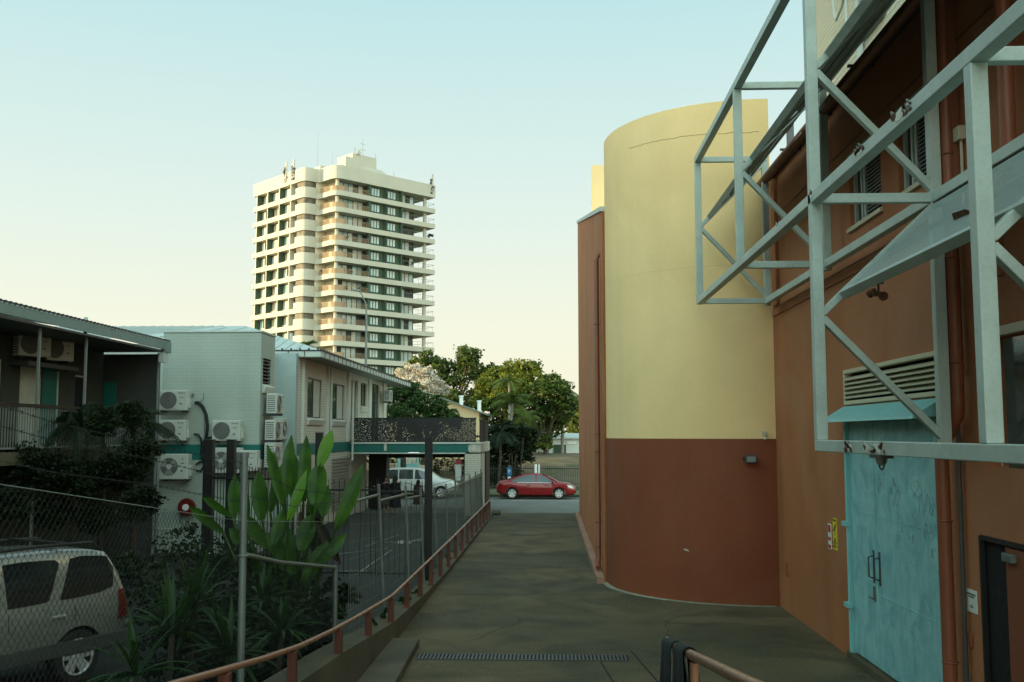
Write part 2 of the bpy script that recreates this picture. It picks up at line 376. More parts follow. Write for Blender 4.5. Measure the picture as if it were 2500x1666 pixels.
def perfmat():
    m = bpy.data.materials.new('perforated_sheet'); m.use_nodes = True; nt = m.node_tree; L = nt.links.new
    b = nt.nodes['Principled BSDF']; b.inputs['Base Color'].default_value = (.40,.49,.45,1); b.inputs['Roughness'].default_value = .5
    tc = _n(nt, 'ShaderNodeTexCoord'); s = _n(nt, 'ShaderNodeSeparateXYZ'); L(tc.outputs['Object'], s.inputs[0])
    fr = []
    for i, sc in ((1, 1/.02), (2, 1/.02)):
        a = _n(nt, 'ShaderNodeMath', operation='MULTIPLY'); L(s.outputs[i], a.inputs[0]); a.inputs[1].default_value = sc
        p = _n(nt, 'ShaderNodeMath', operation='FRACT'); L(a.outputs[0], p.inputs[0])
        q = _n(nt, 'ShaderNodeMath', operation='SUBTRACT'); L(p.outputs[0], q.inputs[0]); q.inputs[1].default_value = .5
        r = _n(nt, 'ShaderNodeMath', operation='ABSOLUTE'); L(q.outputs[0], r.inputs[0]); fr.append(r.outputs[0])
    mxx = _n(nt, 'ShaderNodeMath', operation='MAXIMUM'); L(fr[0], mxx.inputs[0]); L(fr[1], mxx.inputs[1])
    lt = _n(nt, 'ShaderNodeMath', operation='LESS_THAN'); L(mxx.outputs[0], lt.inputs[0]); lt.inputs[1].default_value = .27
    tr = _n(nt, 'ShaderNodeBsdfTransparent'); ms = _n(nt, 'ShaderNodeMixShader'); L(lt.outputs[0], ms.inputs[0]); L(b.outputs[0], ms.inputs[1]); L(tr.outputs[0], ms.inputs[2])
    L(ms.outputs[0], nt.nodes['Material Output'].inputs[0]); return m
M['perf'] = perfmat()
def screenmat():
    m = bpy.data.materials.new('laser_cut_sheet'); m.use_nodes = True; nt = m.node_tree; L = nt.links.new
    b = nt.nodes['Principled BSDF']; b.inputs['Base Color'].default_value = (.01,.01,.01,1); b.inputs['Roughness'].default_value = .5
    tc = _n(nt, 'ShaderNodeTexCoord'); s = _n(nt, 'ShaderNodeSeparateXYZ'); L(tc.outputs['Object'], s.inputs[0])
    c = _n(nt, 'ShaderNodeCombineXYZ'); L(s.outputs[0], c.inputs[0]); L(s.outputs[2], c.inputs[1])
    v = _n(nt, 'ShaderNodeTexVoronoi', feature='F1'); v.inputs['Scale'].default_value = 2.3; L(c.outputs[0], v.inputs['Vector'])
    a = _n(nt, 'ShaderNodeMath', operation='MULTIPLY'); L(v.outputs['Distance'], a.inputs[0]); a.inputs[1].default_value = 62
    si = _n(nt, 'ShaderNodeMath', operation='SINE'); L(a.outputs[0], si.inputs[0])
    n = _n(nt, 'ShaderNodeTexNoise'); n.inputs['Scale'].default_value = 13; n.inputs['Detail'].default_value = 1; L(c.outputs[0], n.inputs['Vector'])
    n2 = _n(nt, 'ShaderNodeMath', operation='MULTIPLY_ADD'); L(n.outputs[0], n2.inputs[0]); n2.inputs[1].default_value = 6; n2.inputs[2].default_value = -2.4
    mn = _n(nt, 'ShaderNodeMath', operation='MINIMUM'); L(si.outputs[0], mn.inputs[0]); L(n2.outputs[0], mn.inputs[1])
    g = _n(nt, 'ShaderNodeMath', operation='GREATER_THAN'); L(mn.outputs[0], g.inputs[0]); g.inputs[1].default_value = .68
    tr = _n(nt, 'ShaderNodeBsdfTransparent'); ms = _n(nt, 'ShaderNodeMixShader'); L(g.outputs[0], ms.inputs[0]); L(b.outputs[0], ms.inputs[1]); L(tr.outputs[0], ms.inputs[2])
    L(ms.outputs[0], nt.nodes['Material Output'].inputs[0]); return m
M['screen'] = screenmat()

# wall with openings: (a,z) grid in a vertical plane, front face + reveals
def wallgrid(mb, P, a0, a1, z0, z1, holes, depth):
    """P(a, z, d) -> xyz, d = depth behind the face"""
    As = sorted({a0, a1, *[h[0] for h in holes], *[h[1] for h in holes]}); Zs = sorted({z0, z1, *[h[2] for h in holes], *[h[3] for h in holes]})
    As = [a for a in As if a0 <= a <= a1]; Zs = [z for z in Zs if z0 <= z <= z1]
    for i in range(len(As)-1):
        for j in range(len(Zs)-1):
            ca = (As[i]+As[i+1])/2; cz = (Zs[j]+Zs[j+1])/2
            if any(h[0] < ca < h[1] and h[2] < cz < h[3] for h in holes): continue
            mb.add([P(As[i],Zs[j],0), P(As[i+1],Zs[j],0), P(As[i+1],Zs[j+1],0), P(As[i],Zs[j+1],0)], [(0,1,2,3)])
    for h in holes:
        d = h[4] if len(h) > 4 else depth
        for (p, q) in (((h[0],h[2]),(h[1],h[2])), ((h[1],h[2]),(h[1],h[3])), ((h[1],h[3]),(h[0],h[3])), ((h[0],h[3]),(h[0],h[2]))):
            mb.add([P(*p,0), P(*q,0), P(*q,d), P(*p,d)], [(0,1,2,3)])
def corr(mb, o, u, v, pitch=.076, amp=.012, steps=4):
    """corrugated sheet: origin o, u across the ribs, v along them"""
    o = Vector(o); u = Vector(u); v = Vector(v); n = u.cross(v).normalized(); N = max(2, int(u.length/pitch*steps)); vs = []; fs = []
    for i in range(N+1):
        p = o + u*(i/N) + n*amp*math.sin(2*math.pi*i/steps + .4); vs += [p, p+v]
    for i in range(N): fs.append((2*i, 2*i+2, 2*i+3, 2*i+1))
    return mb.add(vs, fs)
#@@PART2
# ============================================================ SETTING
ST = dict(kind='structure')
def sheet(name, m, pts, t=None):
    mb = MB(); mb.add(pts, [tuple(range(len(pts)))]); return B(mb, name, m, kind='structure')
# big ground in strips: car park level near, street, lot rising behind
def grid(name, m, xs, ys, zf, jit=0):
    mb = MB(); n = len(xs); vs = [(x, y, zf(x, y) + (mnoise.noise(Vector((x*.3, y*.3, 0)))*jit)) for y in ys for x in xs]
    fs = [(j*n+i, j*n+i+1, (j+1)*n+i+1, (j+1)*n+i) for j in range(len(ys)-1) for i in range(n-1)]
    mb.add(vs, fs); return B(mb, name, m, kind='structure', smooth=True)
grid('ground', M['verge'], [-900, -200, -60, 0, 60, 200, 900], [-200, 0, 60, 63, 75, 90, 200, 900],
     lambda x, y: -.55 if y < 62 else (-.5 if y < 64 else 0.3))
sheet('road', M['road'], [(-120, 47.2, -.35), (120, 47.2, -.35), (120, 60.3, -.35), (-120, 60.3, -.35)])
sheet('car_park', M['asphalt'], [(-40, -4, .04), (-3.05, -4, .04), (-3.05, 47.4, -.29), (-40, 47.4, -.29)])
sheet('driveway', M['concrete'], [(-2.66, 2, -.012), (14, 2, -.012), (14, 47.6, -.288), (-2.66, 47.6, -.288)])
mb = MB(); mb.box(-120, 120, 60.3, 60.5, -.5, -.2); B(mb, 'kerb', M['concrete'], **ST)
grid('verge', M['verge'], [-90, -40, -10, 0, 10, 40, 90], [60.5, 61.2, 62.2, 62.8], lambda x, y: -.2 + (y-60.5)*.1)
xs = [-90+6*i for i in range(31)]; ys = [62.8+1.5*i for i in range(24)]
def lotz(x, y): t = max(0, min(1, (y-64)/15)); return .03 + 1.75*t*t*(3-2*t)
grid('vacant_lot', M['dirt'], xs, ys, lotz, .12)
mb = MB()
mb.box(-2.2, 3.6, 57.0, 57.1, -.346, -.342)
B(mb, 'road_marking', M['paint'], **ST)
mb = MB()
for (p, q) in (((-4.9, 26.), (-4.9, 31.)), ((-8.2, 24.8), (-4.9, 26.2)), ((-7.9, 27.8), (-5.1, 31.5)), ((-5.9,32.),(-5.4,36.))):
    d = (Vector(q)-Vector(p)).normalized(); n = Vector((-d.y, d.x))*.03
    mb.add([(p[0]-n.x, p[1]-n.y, .045+G(p[1])), (q[0]-n.x, q[1]-n.y, .045+G(q[1])), (q[0]+n.x, q[1]+n.y, .045+G(q[1])), (p[0]+n.x, p[1]+n.y, .045+G(p[1]))], [(0,1,2,3)])
B(mb, 'bay_markings', M['grey'], **ST)
# slab joints in the driveway (narrow dark grooves filled with dirt) and a low step beside the retaining wall
mb = MB()
for pts in (((1.28, 16.7), (1.55, 14.1), (1.75, 12.)), ((.75, 15.9), (.92, 13.9), (1.0, 12.)), ((-2.6, 30.), (1.1, 30.2)), ((-2.6, 38.), (1.1, 38.1)), ((-2.6,22.5),(1.9,22.6))):
    for p, q in zip(pts, pts[1:]):
        d = (Vector(q)-Vector(p)).normalized(); n = Vector((-d.y, d.x))*.012; z = lambda y: G(y)+.004
        mb.add([(p[0]-n.x, p[1]-n.y, z(p[1])), (q[0]-n.x, q[1]-n.y, z(q[1])), (q[0]+n.x, q[1]+n.y, z(q[1])), (p[0]+n.x, p[1]+n.y, z(p[1]))], [(0,1,2,3)])
B(mb, 'slab_joints', M['blackish'], **ST)
mb = MB(); rc = random.Random(8)
for (x, y, a, n) in ((-1.6, 20., .5, 26), (2.6, 17.5, 2.7, 22), (.2, 27., 1.4, 24), (1.6, 19.8, -.4, 14), (-.6, 35, .2, 20)):
    for i in range(n):
        a += rc.uniform(-.5,.5); x2 = x+math.cos(a)*.12; y2 = y+math.sin(a)*.16; w_ = .004+.004*rc.random(); k = len(mb.v); nx, ny = -math.sin(a)*w_, math.cos(a)*w_
        mb.v += [(x-nx,y-ny,G(y)+.003), (x2-nx,y2-ny,G(y2)+.003), (x2+nx,y2+ny,G(y2)+.003), (x+nx,y+ny,G(y)+.003)]; mb.f.append((k,k+1,k+2,k+3)); x, y = x2, y2
B(mb, 'slab_cracks', M['blackish'], **ST)
mb = MB(); mb.hexa([(-2.66, 6, -.04), (-1.95, 6, -.04), (-2.2, 17.0, -.1), (-2.66, 17.0, -.1), (-2.66, 6, .13), (-1.95, 6, .13), (-2.2, 17.0, .02), (-2.66, 17.0, .02)])
B(mb, 'ramp_step', M['conc_wall'], bevel=.02, **ST)

# ============================================================ THEATRE (right)
WX = 4.7
th = thing('theatre_building', 'large orange rendered theatre with curved yellow corner on the right of the driveway', 'building', (6, 20, 0))
def PW(a, z, d): return (WX + d, a, z)
y1a, z1a = atx(2077, 557, WX); y1b, z1b = atx(2153, 506, WX)
w1 = (y1b, y1a, z1a-.02, atx(2077, 385, WX)[1])
w2 = (atx(2290, 426, WX)[0], atx(2196, 470, WX)[0], w1[2], w1[3])
vent = (atx(2299, 990, WX)[0], atx(2062, 905, WX)[0], 3.86, atx(2062, 905, WX)[1])
door = (atx(2318, 1400, WX)[0], atx(2084, 1500, WX)[0], .06, 3.62)
sdoor = (8.6, atx(2392, 1310, WX)[0], .9, atx(2392, 1308, WX)[1])
big = (5.2, atx(2395, 813, WX)[0], 3.05, atx(2446, 813, WX)[1])
ww = MB(); wallgrid(ww, PW, 1.0, 21.6, -.3, 8.75, [w1, w2, vent, (door[0], door[1], -.3, door[3]), (sdoor[0], sdoor[1], -.3, sdoor[3], .05), big], .16)
for h in (w1, w2, vent, (door[0], door[1], -.3, door[3]), big): ww.add([PW(h[0],h[2],.17), PW(h[1],h[2],.17), PW(h[1],h[3],.17), PW(h[0],h[3],.17)], [(0,1,2,3)])
ww.add([PW(1.0,8.75,0), PW(21.6,8.75,0), PW(21.6,8.75,9), PW(1.0,8.75,9)], [(0,1,2,3)])
B(ww, 'wall', M['orange'], th)
mb = MB(); mb.box(WX+.051, WX+.07, sdoor[0]-.05, sdoor[1]+.05, -.3, sdoor[3]+.05); B(mb, 'doorway_interior', M['blackish'], th)  # flat black sheet paints in the darkness of the open doorway
# smooth band of wall between the windows and the seam line below the gutter
mb = MB(); mb.box(WX-.012, WX+.01, 1, 21.2, 7.92, 7.94); mb.box(WX-.01, WX+.01, 1, 21.2, 6.02, 6.04); B(mb, 'seam', M['orange_dark'], th); mb = MB(); mb.box(WX-.03, WX+.01, 1, 21.2, 5.86, 5.98); B(mb, 'ledge', M['orange'], th)  # the strip below the seams is added for the shadow line under the chord
# rendered piers between windows
for (a, b) in ((atx(2300,300,WX-.1)[0], atx(2322,300,WX-.1)[0]), ):
    a, b = min(a, b), max(a, b); mb = MB(); mb.box(WX-.13, WX, a, b, 5.95, 8.7); B(mb, 'pier', M['orange_dark'], th, bevel=.01)
mb = MB(); mb.box(WX-.07, WX, 20.6, 20.95, 6.05, 8.7); B(mb, 'pier', M['orange'], th, bevel=.01)
# gutter with peeling paint
mb = MB(); mb.tube([(WX-.28, 1, 8.62), (WX-.28, 20.9, 8.62)], .085, 10); B(mb, 'gutter', M['orange_dark'], th, smooth=True)
mb = MB()
for y in (7, 9.5, 12, 14.3, 16.5, 18.6): mb.box(WX-.38, WX-.001, y-.02, y+.02, 8.70, 8.74)
B(mb, 'gutter_bracket', M['dkgrey'], th)
mb = MB(); rr = random.Random(3)
for k in range(26):
    y = rr.uniform(10.5, 17.5); mb.slab([(WX-.37, y, 8.55), (WX-.40-rr.random()*.03, y+rr.uniform(.05,.2), 8.5), (WX-.36, y+.12, 8.60)], (0,0,.004))
B(mb, 'peeling_paint', M['pipe'], th)
mb = MB(); mb.box(WX-.2, WX+3, 1, 21.2, 8.77, 8.86); B(mb, 'roof', M['dkgrey'], th)
# plant room clad in horizontal corrugated sheet, set back on the roof
px0 = 6.3; ye = atx(1989, 150, px0)[0]
mb = MB(); corr(mb, (px0, ye, 8.9), (0, 0, 8.6), (0, -ye+1, 0), pitch=.11, amp=.016)
B(mb, 'plant_room_cladding', mat('cladding', (.62,.60,.48), .55, .04), th, smooth=True)
mb = MB(); mb.box(px0+.03, px0+5, 1, ye+.02, 8.86, 17.4); B(mb, 'plant_room', M['cream'], th)
mb = MB()
yy = atx(2093, 20, px0-.1)[0]; z0 = atx(2093, 20, px0-.1)[1]
mb.box(px0-.12, px0-.03, yy-.08, yy+.08, z0-1.2, z0+2); B(mb, 'cladding_corner_trim', M['fascia'], th)
lv = MB()
for k in range(16): lv.box(px0-.10, px0-.02, yy-1.35, yy-.15, z0-.75+k*.16, z0-.66+k*.16)
B(lv, 'plant_louvre', M['grey'], th)
mb = MB(); mb.tube([(px0-.5, yy+.3, z0+2.5), (px0-.5, yy+.25, z0+.1), (px0-.5, yy+.1, z0-.2), (px0-.5, yy-.3, z0-.1), (px0-.5, yy-1.2, z0+.6)], .03, 8)
mb.tube([(px0-.5, yy-.6, z0-.6), (px0-.5, yy-.6, z0+2)], .03, 8); B(mb, 'roof_ladder_rail', M['fascia'], th, smooth=True)
mb = MB(); 
for y in [18.9+.07*i for i in range(9)]: mb.beam((WX+.1, y+.6, 9.1), (WX+.1, y+.6, 9.5), .012, .012)
for z in (9.1, 9.5): mb.beam((WX+.1, 19.5, z), (WX+.1, 20.1, z), .02, .02)
mb.sphere((WX+.15, 20.3, 8.95), .16); B(mb, 'roof_cage', M['dkgrey'], th)
# upper windows
def win(y0, y1, z0, z1):
    f = MB(); x = WX+.06; t = .07
    f.box(x, x+.08, y0+.003, y1-.003, z0+.003, z0+t); f.box(x, x+.08, y0+.003, y1-.003, z1-t, z1-.003)
    for y in (y0+.003, y1-.003-t, y0+(y1-y0)*.62, y0+(y1-y0)*.62+.14): f.box(x+.002, x+.078, y, y+t, z0+t, z1-t)
    fo = B(f, 'window', M['steel'], th, bevel=.005)
    g = MB(); g.box(x+.05, x+.055, y0+.05, y1-.05, z0+.05, z1-.05); B(g, 'pane', M['glass_dk'], fo)
    b = MB(); n = int((z1-z0-.3)/.055)
    for i in range(n): b.box(x+.012, x+.035, y0+t+.03, y0+(y1-y0)*.60, z0+.12+i*.055, z0+.145+i*.055)
    B(b, 'louvre_blades', M['dkgrey'], fo)
    h = MB(); h.box(WX-.05, WX+.1, y0-.06, y1+.06, z0-.06, z0+.0); B(h, 'sill', M['cream'], fo)
    c = MB(); c.box(WX-.02, WX+.12, y0-.0, y1+.0, z1+.0, z1+.05); B(c, 'head_flashing', M['fascia'], fo)
win(*w1); win(*w2)
# cream louvred vent above the doors
y0, y1, z0, z1 = vent
f = MB(); x = WX-.03
f.box(x, x+.12, y0, y1, z0, z0+.06); f.box(x, x+.12, y0, y1, z1-.06, z1); f.box(x, x+.12, y0, y0+.06, z0+.06, z1-.06); f.box(x, x+.12, y1-.06, y1, z0+.06, z1-.06)
vo = B(f, 'vent', M['cream'], th, bevel=.006)
lv = MB(); n = 5
for i in range(n):
    zc = z0+.10+(z1-z0-.2)*(i+.3)/n; s = (z1-z0)/n*.62
    lv.hexa([(x-.01, y0+.06, zc-.02), (x, y0+.06, zc-.03), (x, y1-.06, zc-.03), (x-.01, y1-.06, zc-.02), (x+.08, y0+.06, zc+s*.62), (x+.10, y0+.06, zc+s*.60), (x+.10, y1-.06, zc+s*.60), (x+.08, y1-.06, zc+s*.62)])
B(lv, 'louvre_blades', M['cream'], vo)
b = MB(); b.box(WX+.12, WX+.13, y0+.05, y1-.05, z0+.05, z1-.05); B(b, 'vent_backing', M['blackish'], vo)
# teal hood
hy0, hy1 = y0-.05, y1+.12
mb = MB(); mb.hexa([(WX-.38, hy0, 3.58), (WX, hy0, 3.62), (WX, hy1, 3.62), (WX-.38, hy1, 3.58), (WX-.36, hy0, 3.62), (WX, hy0, 3.84), (WX, hy1, 3.84), (WX-.36, hy1, 3.62)])
B(mb, 'hood', M['teal_trim'], th, bevel=.008)
# stage doors
y0, y1, z0, z1 = door; gap = atx(2142, 1400, WX-.02)[0]
for (a, b_, nm) in ((gap+.012, y1-.09, 'narrow'), (y0+.01, gap-.012, 'wide')):
    mb = MB(); mb.box(WX-.02, WX+.04, a, b_, z0, z1-.04)
    lf = B(mb, 'door', M['teal'], th, bevel=.006, label=nm+' scratched teal door leaf')
    s = MB()
    for k in (1.05, 2.15): s.box(WX-.026, WX-.02, a+.02, b_-.02, z0+k, z0+k+.008)
    B(s, 'seam', M['teal_trim'], lf)
    h = MB(); hy = (gap + .13) if nm == 'narrow' else gap - .13
    h.box(WX-.03, WX-.02, hy-.03, hy+.03, 1.25, 1.72); h.tube([(WX-.03, hy, 1.32), (WX-.10, hy, 1.34), (WX-.10, hy, 1.62), (WX-.03, hy, 1.64)], .013, 8)
    B(h, 'handle', M['dkgrey'], lf, smooth=True)
    if nm == 'narrow':
        h = MB(); h.tube([(WX-.05, hy, 1.03), (WX-.07, hy+.12, 1.03)], .014, 8); h.box(WX-.035, WX-.02, hy-.05, hy+.05, 1.0, 1.2); B(h, 'lever', M['galv'], lf)
    else:
        g = MB(); rr = random.Random(5)
        for k in range(17):
            cy = rr.uniform(a+.35, b_-.25); cz = rr.uniform(1.9, 2.75); s = rr.uniform(.05, .14); pts = []; ph = rr.random()*6; ly = rr.uniform(.5, 2.2); lz = rr.uniform(.6, 2.4)
            for i in range(12): pts.append((WX-.022, cy + s*math.sin(ly*i*.5+ph) + s*.12*i, cz + s*math.cos(lz*i*.5+ph*2)))
            g.tube(pts, .0022, 3)
        B(g, 'graffiti', M['grey'], lf)
fr = MB(); fr.box(WX-.06, WX+.03, y1-.085, y1+.06, -.05, z1+.02); fr.box(WX-.04, WX+.03, y0-.05, y1-.09, z1-.035, z1+.02); fr.box(WX-.05, WX+.03, y0-.05, y0+.005, -.05, z1-.04)
fo = B(fr, 'door_frame', M['teal_trim'], th, bevel=.008)
h = MB(); h.tube([(WX-.07, y1-.07, .05), (WX-.07, y1-.07, z1-.1)], .022, 8)
for z in (.75, 2.0, 3.2): h.box(WX-.12, WX-.04, y1-.12, y1+.10, z-.035, z+.035)
B(h, 'hinge_rod', M['teal_trim'], fo)
mb = MB(); mb.box(WX-.10, WX+.03, y0-.1, y1+.1, -.2, .03); B(mb, 'door_sill', M['concrete'], th, bevel=.01)
# opening near right edge: dark window with cream head, and side door ajar
y0, y1, z0, z1 = big
f = MB(); f.box(WX-.03, WX+.05, y0, y1+.03, z1-.03, z1+.07); fo = B(f, 'window_head', M['cream'], th, bevel=.005)
g = MB(); g.box(WX+.08, WX+.1, y0, y1-.35, z0, z1-.05); B(g, 'pane', M['glass_dk'], th)
y0, y1, z0, z1 = sdoor
f = MB(); f.box(WX-.01, WX+.04, y1-.03, y1+.015, -.2, z1); f.box(WX-.01, WX+.04, y0, y1-.03, z1-.04, z1+.015); B(f, 'side_door_frame', M['black'], th)
f = MB(); f.slab([(WX+.045, y1-.58, -.1), (WX-.02, y0+.03, -.1), (WX-.02, y0+.03, z1-.06), (WX+.045, y1-.58, z1-.06)], (-.03, 0, 0))
lf = B(f, 'side_door', M['brown'], th, label='brown side door standing ajar')
f = MB(); f.box(WX-.05, WX+.01, y1-.85, y1-.62, z1-.20, z1-.11); B(f, 'door_closer', M['galv'], lf, bevel=.01)
# downpipes, conduits
def yx(px, py, x): return atx(px, py, x)[0]
dx = WX-.13
ya = yx(2330, 800, dx); yb = yx(2312, 1300, dx)
mb = MB(); mb.tube([(dx, ya, 8.55), (dx, ya, 3.75), (dx, ya+.02, 3.62), (dx-.02, ya+.25, 3.40), (dx-.02, yb, 3.28), (dx-.02, yb+.02, 3.1), (dx-.02, yb+.02, .05)], .078, 14)
dpo = B(mb, 'downpipe', M['pipe'], th, smooth=True, bevel=0)
mb = MB()
for (yy_, z) in ((ya, 4.2), (ya, 5.4), (ya, 6.6), (yb+.02, 2.4), (yb+.02, .8)): mb.ring((dx-.01, yy_, z), (0,0,1), .08, .012)
B(mb, 'pipe_collar', M['orange_dark'], dpo)
ya = yx(2455, 200, dx)
mb = MB(); mb.tube([(dx, ya, 9.5), (dx, ya, 5.95), (dx, ya+.03, 5.8), (dx-.03, ya+.3, 5.55), (dx-.03, ya+.33, 5.4), (dx-.03, ya+.33, 5.0)], .08, 14)
dpo = B(mb, 'downpipe', M['pipe'], th, smooth=True); mb = MB(); mb.ring((dx, ya, 7.35), (0,0,1), .085, .014); mb.ring((dx, ya, 5.95), (0,0,1), .085, .014); B(mb, 'pipe_collar', M['orange_dark'], dpo)
ya = yx(2320, 300, WX-.03); mb = MB(); mb.tube([(WX-.03, ya, 8.7), (WX-.03, ya, 5.98)], .018, 6); mb.tube([(WX-.03, ya-.28, 6.75), (WX-.03, ya-.28, 5.98)], .018, 6)
co = B(mb, 'conduit', M['cream'], th, smooth=True)
mb = MB(); mb.box(WX-.09, WX-.001, ya-.36, ya-.20, 6.72, 6.88); B(mb, 'junction_box', M['cream'], co, bevel=.01)
ya = yx(2350, 1300, WX-.04); mb = MB(); mb.tube([(WX-.05, ya-.12, 5.7), (WX-.05, ya-.12, 4.2), (WX-.05, ya-.05, 4.1), (WX-.05, ya-.0, 2.9), (WX-.05, ya+.03, 0)], .025, 6); mb.tube([(WX-.05, ya-.2, 5.7), (WX-.05, ya-.2, 4.15), (WX-.05, ya-.12, 4.1)], .02, 6)
B(mb, 'conduit', M['dkgrey'], th, smooth=True)
mb = MB(); y_, z_ = atx(1927, 1390, WX); mb.tube([(WX-.02, y_, z_-.15), (WX-.05, y_, z_-.1), (WX-.05, y_+.02, z_+.12)], .012, 6); B(mb, 'wall_hook', M['brown'], th)
y_, z_ = atx(2373, 1563, WX); mb = MB(); mb.box(WX-.03, WX, y_-.04, y_+.04, z_-.08, z_+.08); B(mb, 'switch_box', M['brown'], th, bevel=.008)
# curved corner
CX, CY, RR = 4.60, 24.5, 3.26
def arc(r, n=48, a0=180., a1=270.): return [(CX+r*math.cos(R(a0+(a1-a0)*i/n)), CY+r*math.sin(R(a0+(a1-a0)*i/n))) for i in range(n+1)]
po = arc(RR) + [(WX-.003, CY-RR), (WX-.003, CY-RR+.8), (11.5, CY-RR+.8), (11.5, 34.), (CX-RR, 34.)]
po2 = arc(RR) + [(WX-.003, CY-RR), (WX-.003, 30.), (CX-1., 30.), (CX-RR+.5, CY+1.6)]
mb = MB(); mb.prism(po2, 3.3, 10.6); B(mb, 'curved_wall', M['yellow'], th, smooth=True)
mb = MB(); mb.prism(po2, -.4, 3.3); B(mb, 'curved_base', M['brown'], th, smooth=True)
mb = MB(); mb.prism(arc(RR+.12) + [(CX, CY-RR), (CX, CY), (CX-RR-.12, CY)], -.4, G(22)+.012); B(mb, 'footing', mat('pale_footing', (.30,.29,.21), .9, .2, 3, stain=(.1,.1,.07), stain_amt=.6, stain_scale=1.5), th)
mb = MB()
for (a0_, a1_, z0_, z1_) in ((212, 268, 9.98, 9.86), (190, 262, 7.0, 7.0)):
    pts = []
    for i in range(40):
        t = i/39; a = R(a0_+(a1_-a0_)*t); j = mnoise.noise(Vector((i*.35, z0_, 0)))*.05
        pts.append((CX+(RR+.001)*math.cos(a), CY+(RR+.001)*math.sin(a), z0_+(z1_-z0_)*t + (j if z0_ > 9 else j*.1)))
    mb.tube(pts, .006 if z0_ > 9 else .0012, 3)
B(mb, 'crack', M['orange_dark'], th)
mb = MB(); a = R(238); c = Vector((CX+(RR+.004)*math.cos(a), CY+(RR+.004)*math.sin(a), .95)); tt = Vector((-math.sin(a), math.cos(a), 0))
for (u0, v0, u1, v1) in ((-.07,.01,.0,-.01), (-.01,-.01,.05,-.02), (-.02,.02,.01,-.01)): mb.beam(c+tt*u0+Vector((0,0,v0)), c+tt*u1+Vector((0,0,v1)), .008, .014)
B(mb, 'scrape_mark', M['white_peel'], th)
# wing wall with a raking top running back along the driveway
WY0, WY1 = 24.45, 46.3; xw = 1.28
zt0 = atx(1473, 502, xw)[1]; zt1 = atx(1414, 516, xw)[1]
zr = lambda x, y: zt0 + (zt1-zt0)*(y-WY0)/(WY1-WY0)
mb = MB(); mb.prism([(xw, WY0), (6, WY0+3), (6, WY1), (xw, WY1)], -.5, zr); B(mb, 'wing_wall', M['orange'], th)
mb = MB(); mb.prism([(xw-.05, WY0), (xw+.25, WY0), (xw+.25, WY1+.04), (xw-.05, WY1+.04)], lambda x, y: zr(x, y)+.002, lambda x, y: zr(x, y)+.12); B(mb, 'coping', M['fascia'], th)
mb = MB(); mb.prism([(xw-.2, WY0-.1), (xw-.01, WY0-.1), (xw-.01, WY1), (xw-.2, WY1)], -.4, lambda x, y: G(y)+.16); B(mb, 'plinth_kerb', mat('pink_kerb', (.36,.19,.12), .8, .15, 2, stain=(.15,.10,.07), stain_amt=.5), th, bevel=.02)
dxp = xw-.10; mb = MB(); dyp = 25.6
mb.tube([(xw+.3, dyp, 8.0), (dxp+.05, dyp, 8.0), (dxp, dyp, 7.85), (dxp, dyp, .35), (dxp-.02, dyp-.1, .18), (dxp-.02, dyp-.3, .1)], .065, 12); dpo = B(mb, 'downpipe', M['pipe'], th, smooth=True)
mb = MB()
for z in (3.4, 2.95, 6.2, .6, 1.2): mb.ring((dxp, dyp, z), (0,0,1), .07, .014)
B(mb, 'pipe_collar', M['orange_dark'], dpo)
tx0, tz0 = aty(1443, 404, 42.); mb = MB(); mb.prism([(tx0,42),(tx0+4,42),(tx0+4,48),(tx0+1.2,48)], 0, tz0); B(mb, 'rear_block', M['yellow'], th)
# things fixed on the theatre wall
def wallthing(name, label, cat, px, py, X): y_, z_ = atx(px, py, X); return thing(name, label, cat, (X, y_, z_)), y_, z_
t, y_, z_ = wallthing('security_sign', 'narrow yellow CCTV warning sign beside the teal doors', 'sign', 2040, 1305, WX)
mb = MB(); mb.box(-.012, 0, -.115, .115, -.26, .26); B(mb, 'panel', M['signy'], t, local=True, bevel=.002)
Mt = TM((WX-.0135, y_, z_), -R(90)) @ Matrix.Rotation(R(90), 4, 'X')
def mtxt(s, size, m, dy, nm='lettering'): text(s, size, m, nm, t, Mt @ Matrix.Translation((0, dy, 0)))
mtxt('CAUTION', .048, M['black'], .225); mtxt('THESE\nPREMISES\nUNDER 24 HR\nVIDEO\nSURVEILLANCE', .032, M['black'], -.14)
mb = MB(); mb.hexa([(-.014,-.07,.13),(-.012,-.07,.13),(-.012,-.05,.18),(-.014,-.05,.18),(-.014,.06,.03),(-.012,.06,.03),(-.012,.08,.07),(-.014,.08,.07)]); mb.box(-.014,-.012,-.02,.0,-.02,.09); B(mb, 'camera_symbol', M['black'], t, local=True)
t, y_, z_ = wallthing('safety_notice', 'narrow white notice with red panels left of the yellow sign', 'sign', 2027, 1310, WX)
mb = MB(); mb.box(-.012, 0, -.09, .09, -.21, .21); B(mb, 'panel', M['signw'], t, local=True)
mb = MB()
for z in (.10, -.04, -.17): mb.box(-.014, -.012, -.075, .075, z-.025 if z < .1 else z-.03, z+.03 if z < .1 else z+.09)
B(mb, 'red_panel', M['signr'], t, local=True)
t, y_, z_ = wallthing('entrance_sign', 'white rehearsal room entrance sign left of the dark side door', 'sign', 2375, 1468, WX)
mb = MB(); mb.box(-.012, 0, -.125, .125, -.125, .125); B(mb, 'panel', M['signw'], t, local=True)
Mt = TM((WX-.0135, y_, z_), -R(90)) @ Matrix.Rotation(R(90), 4, 'X')
mtxt('REHEARSAL ROOM\nENTRANCE', .028, M['black'], .06); mtxt('PLEASE\nRING BELL', .018, M['black'], -.06)
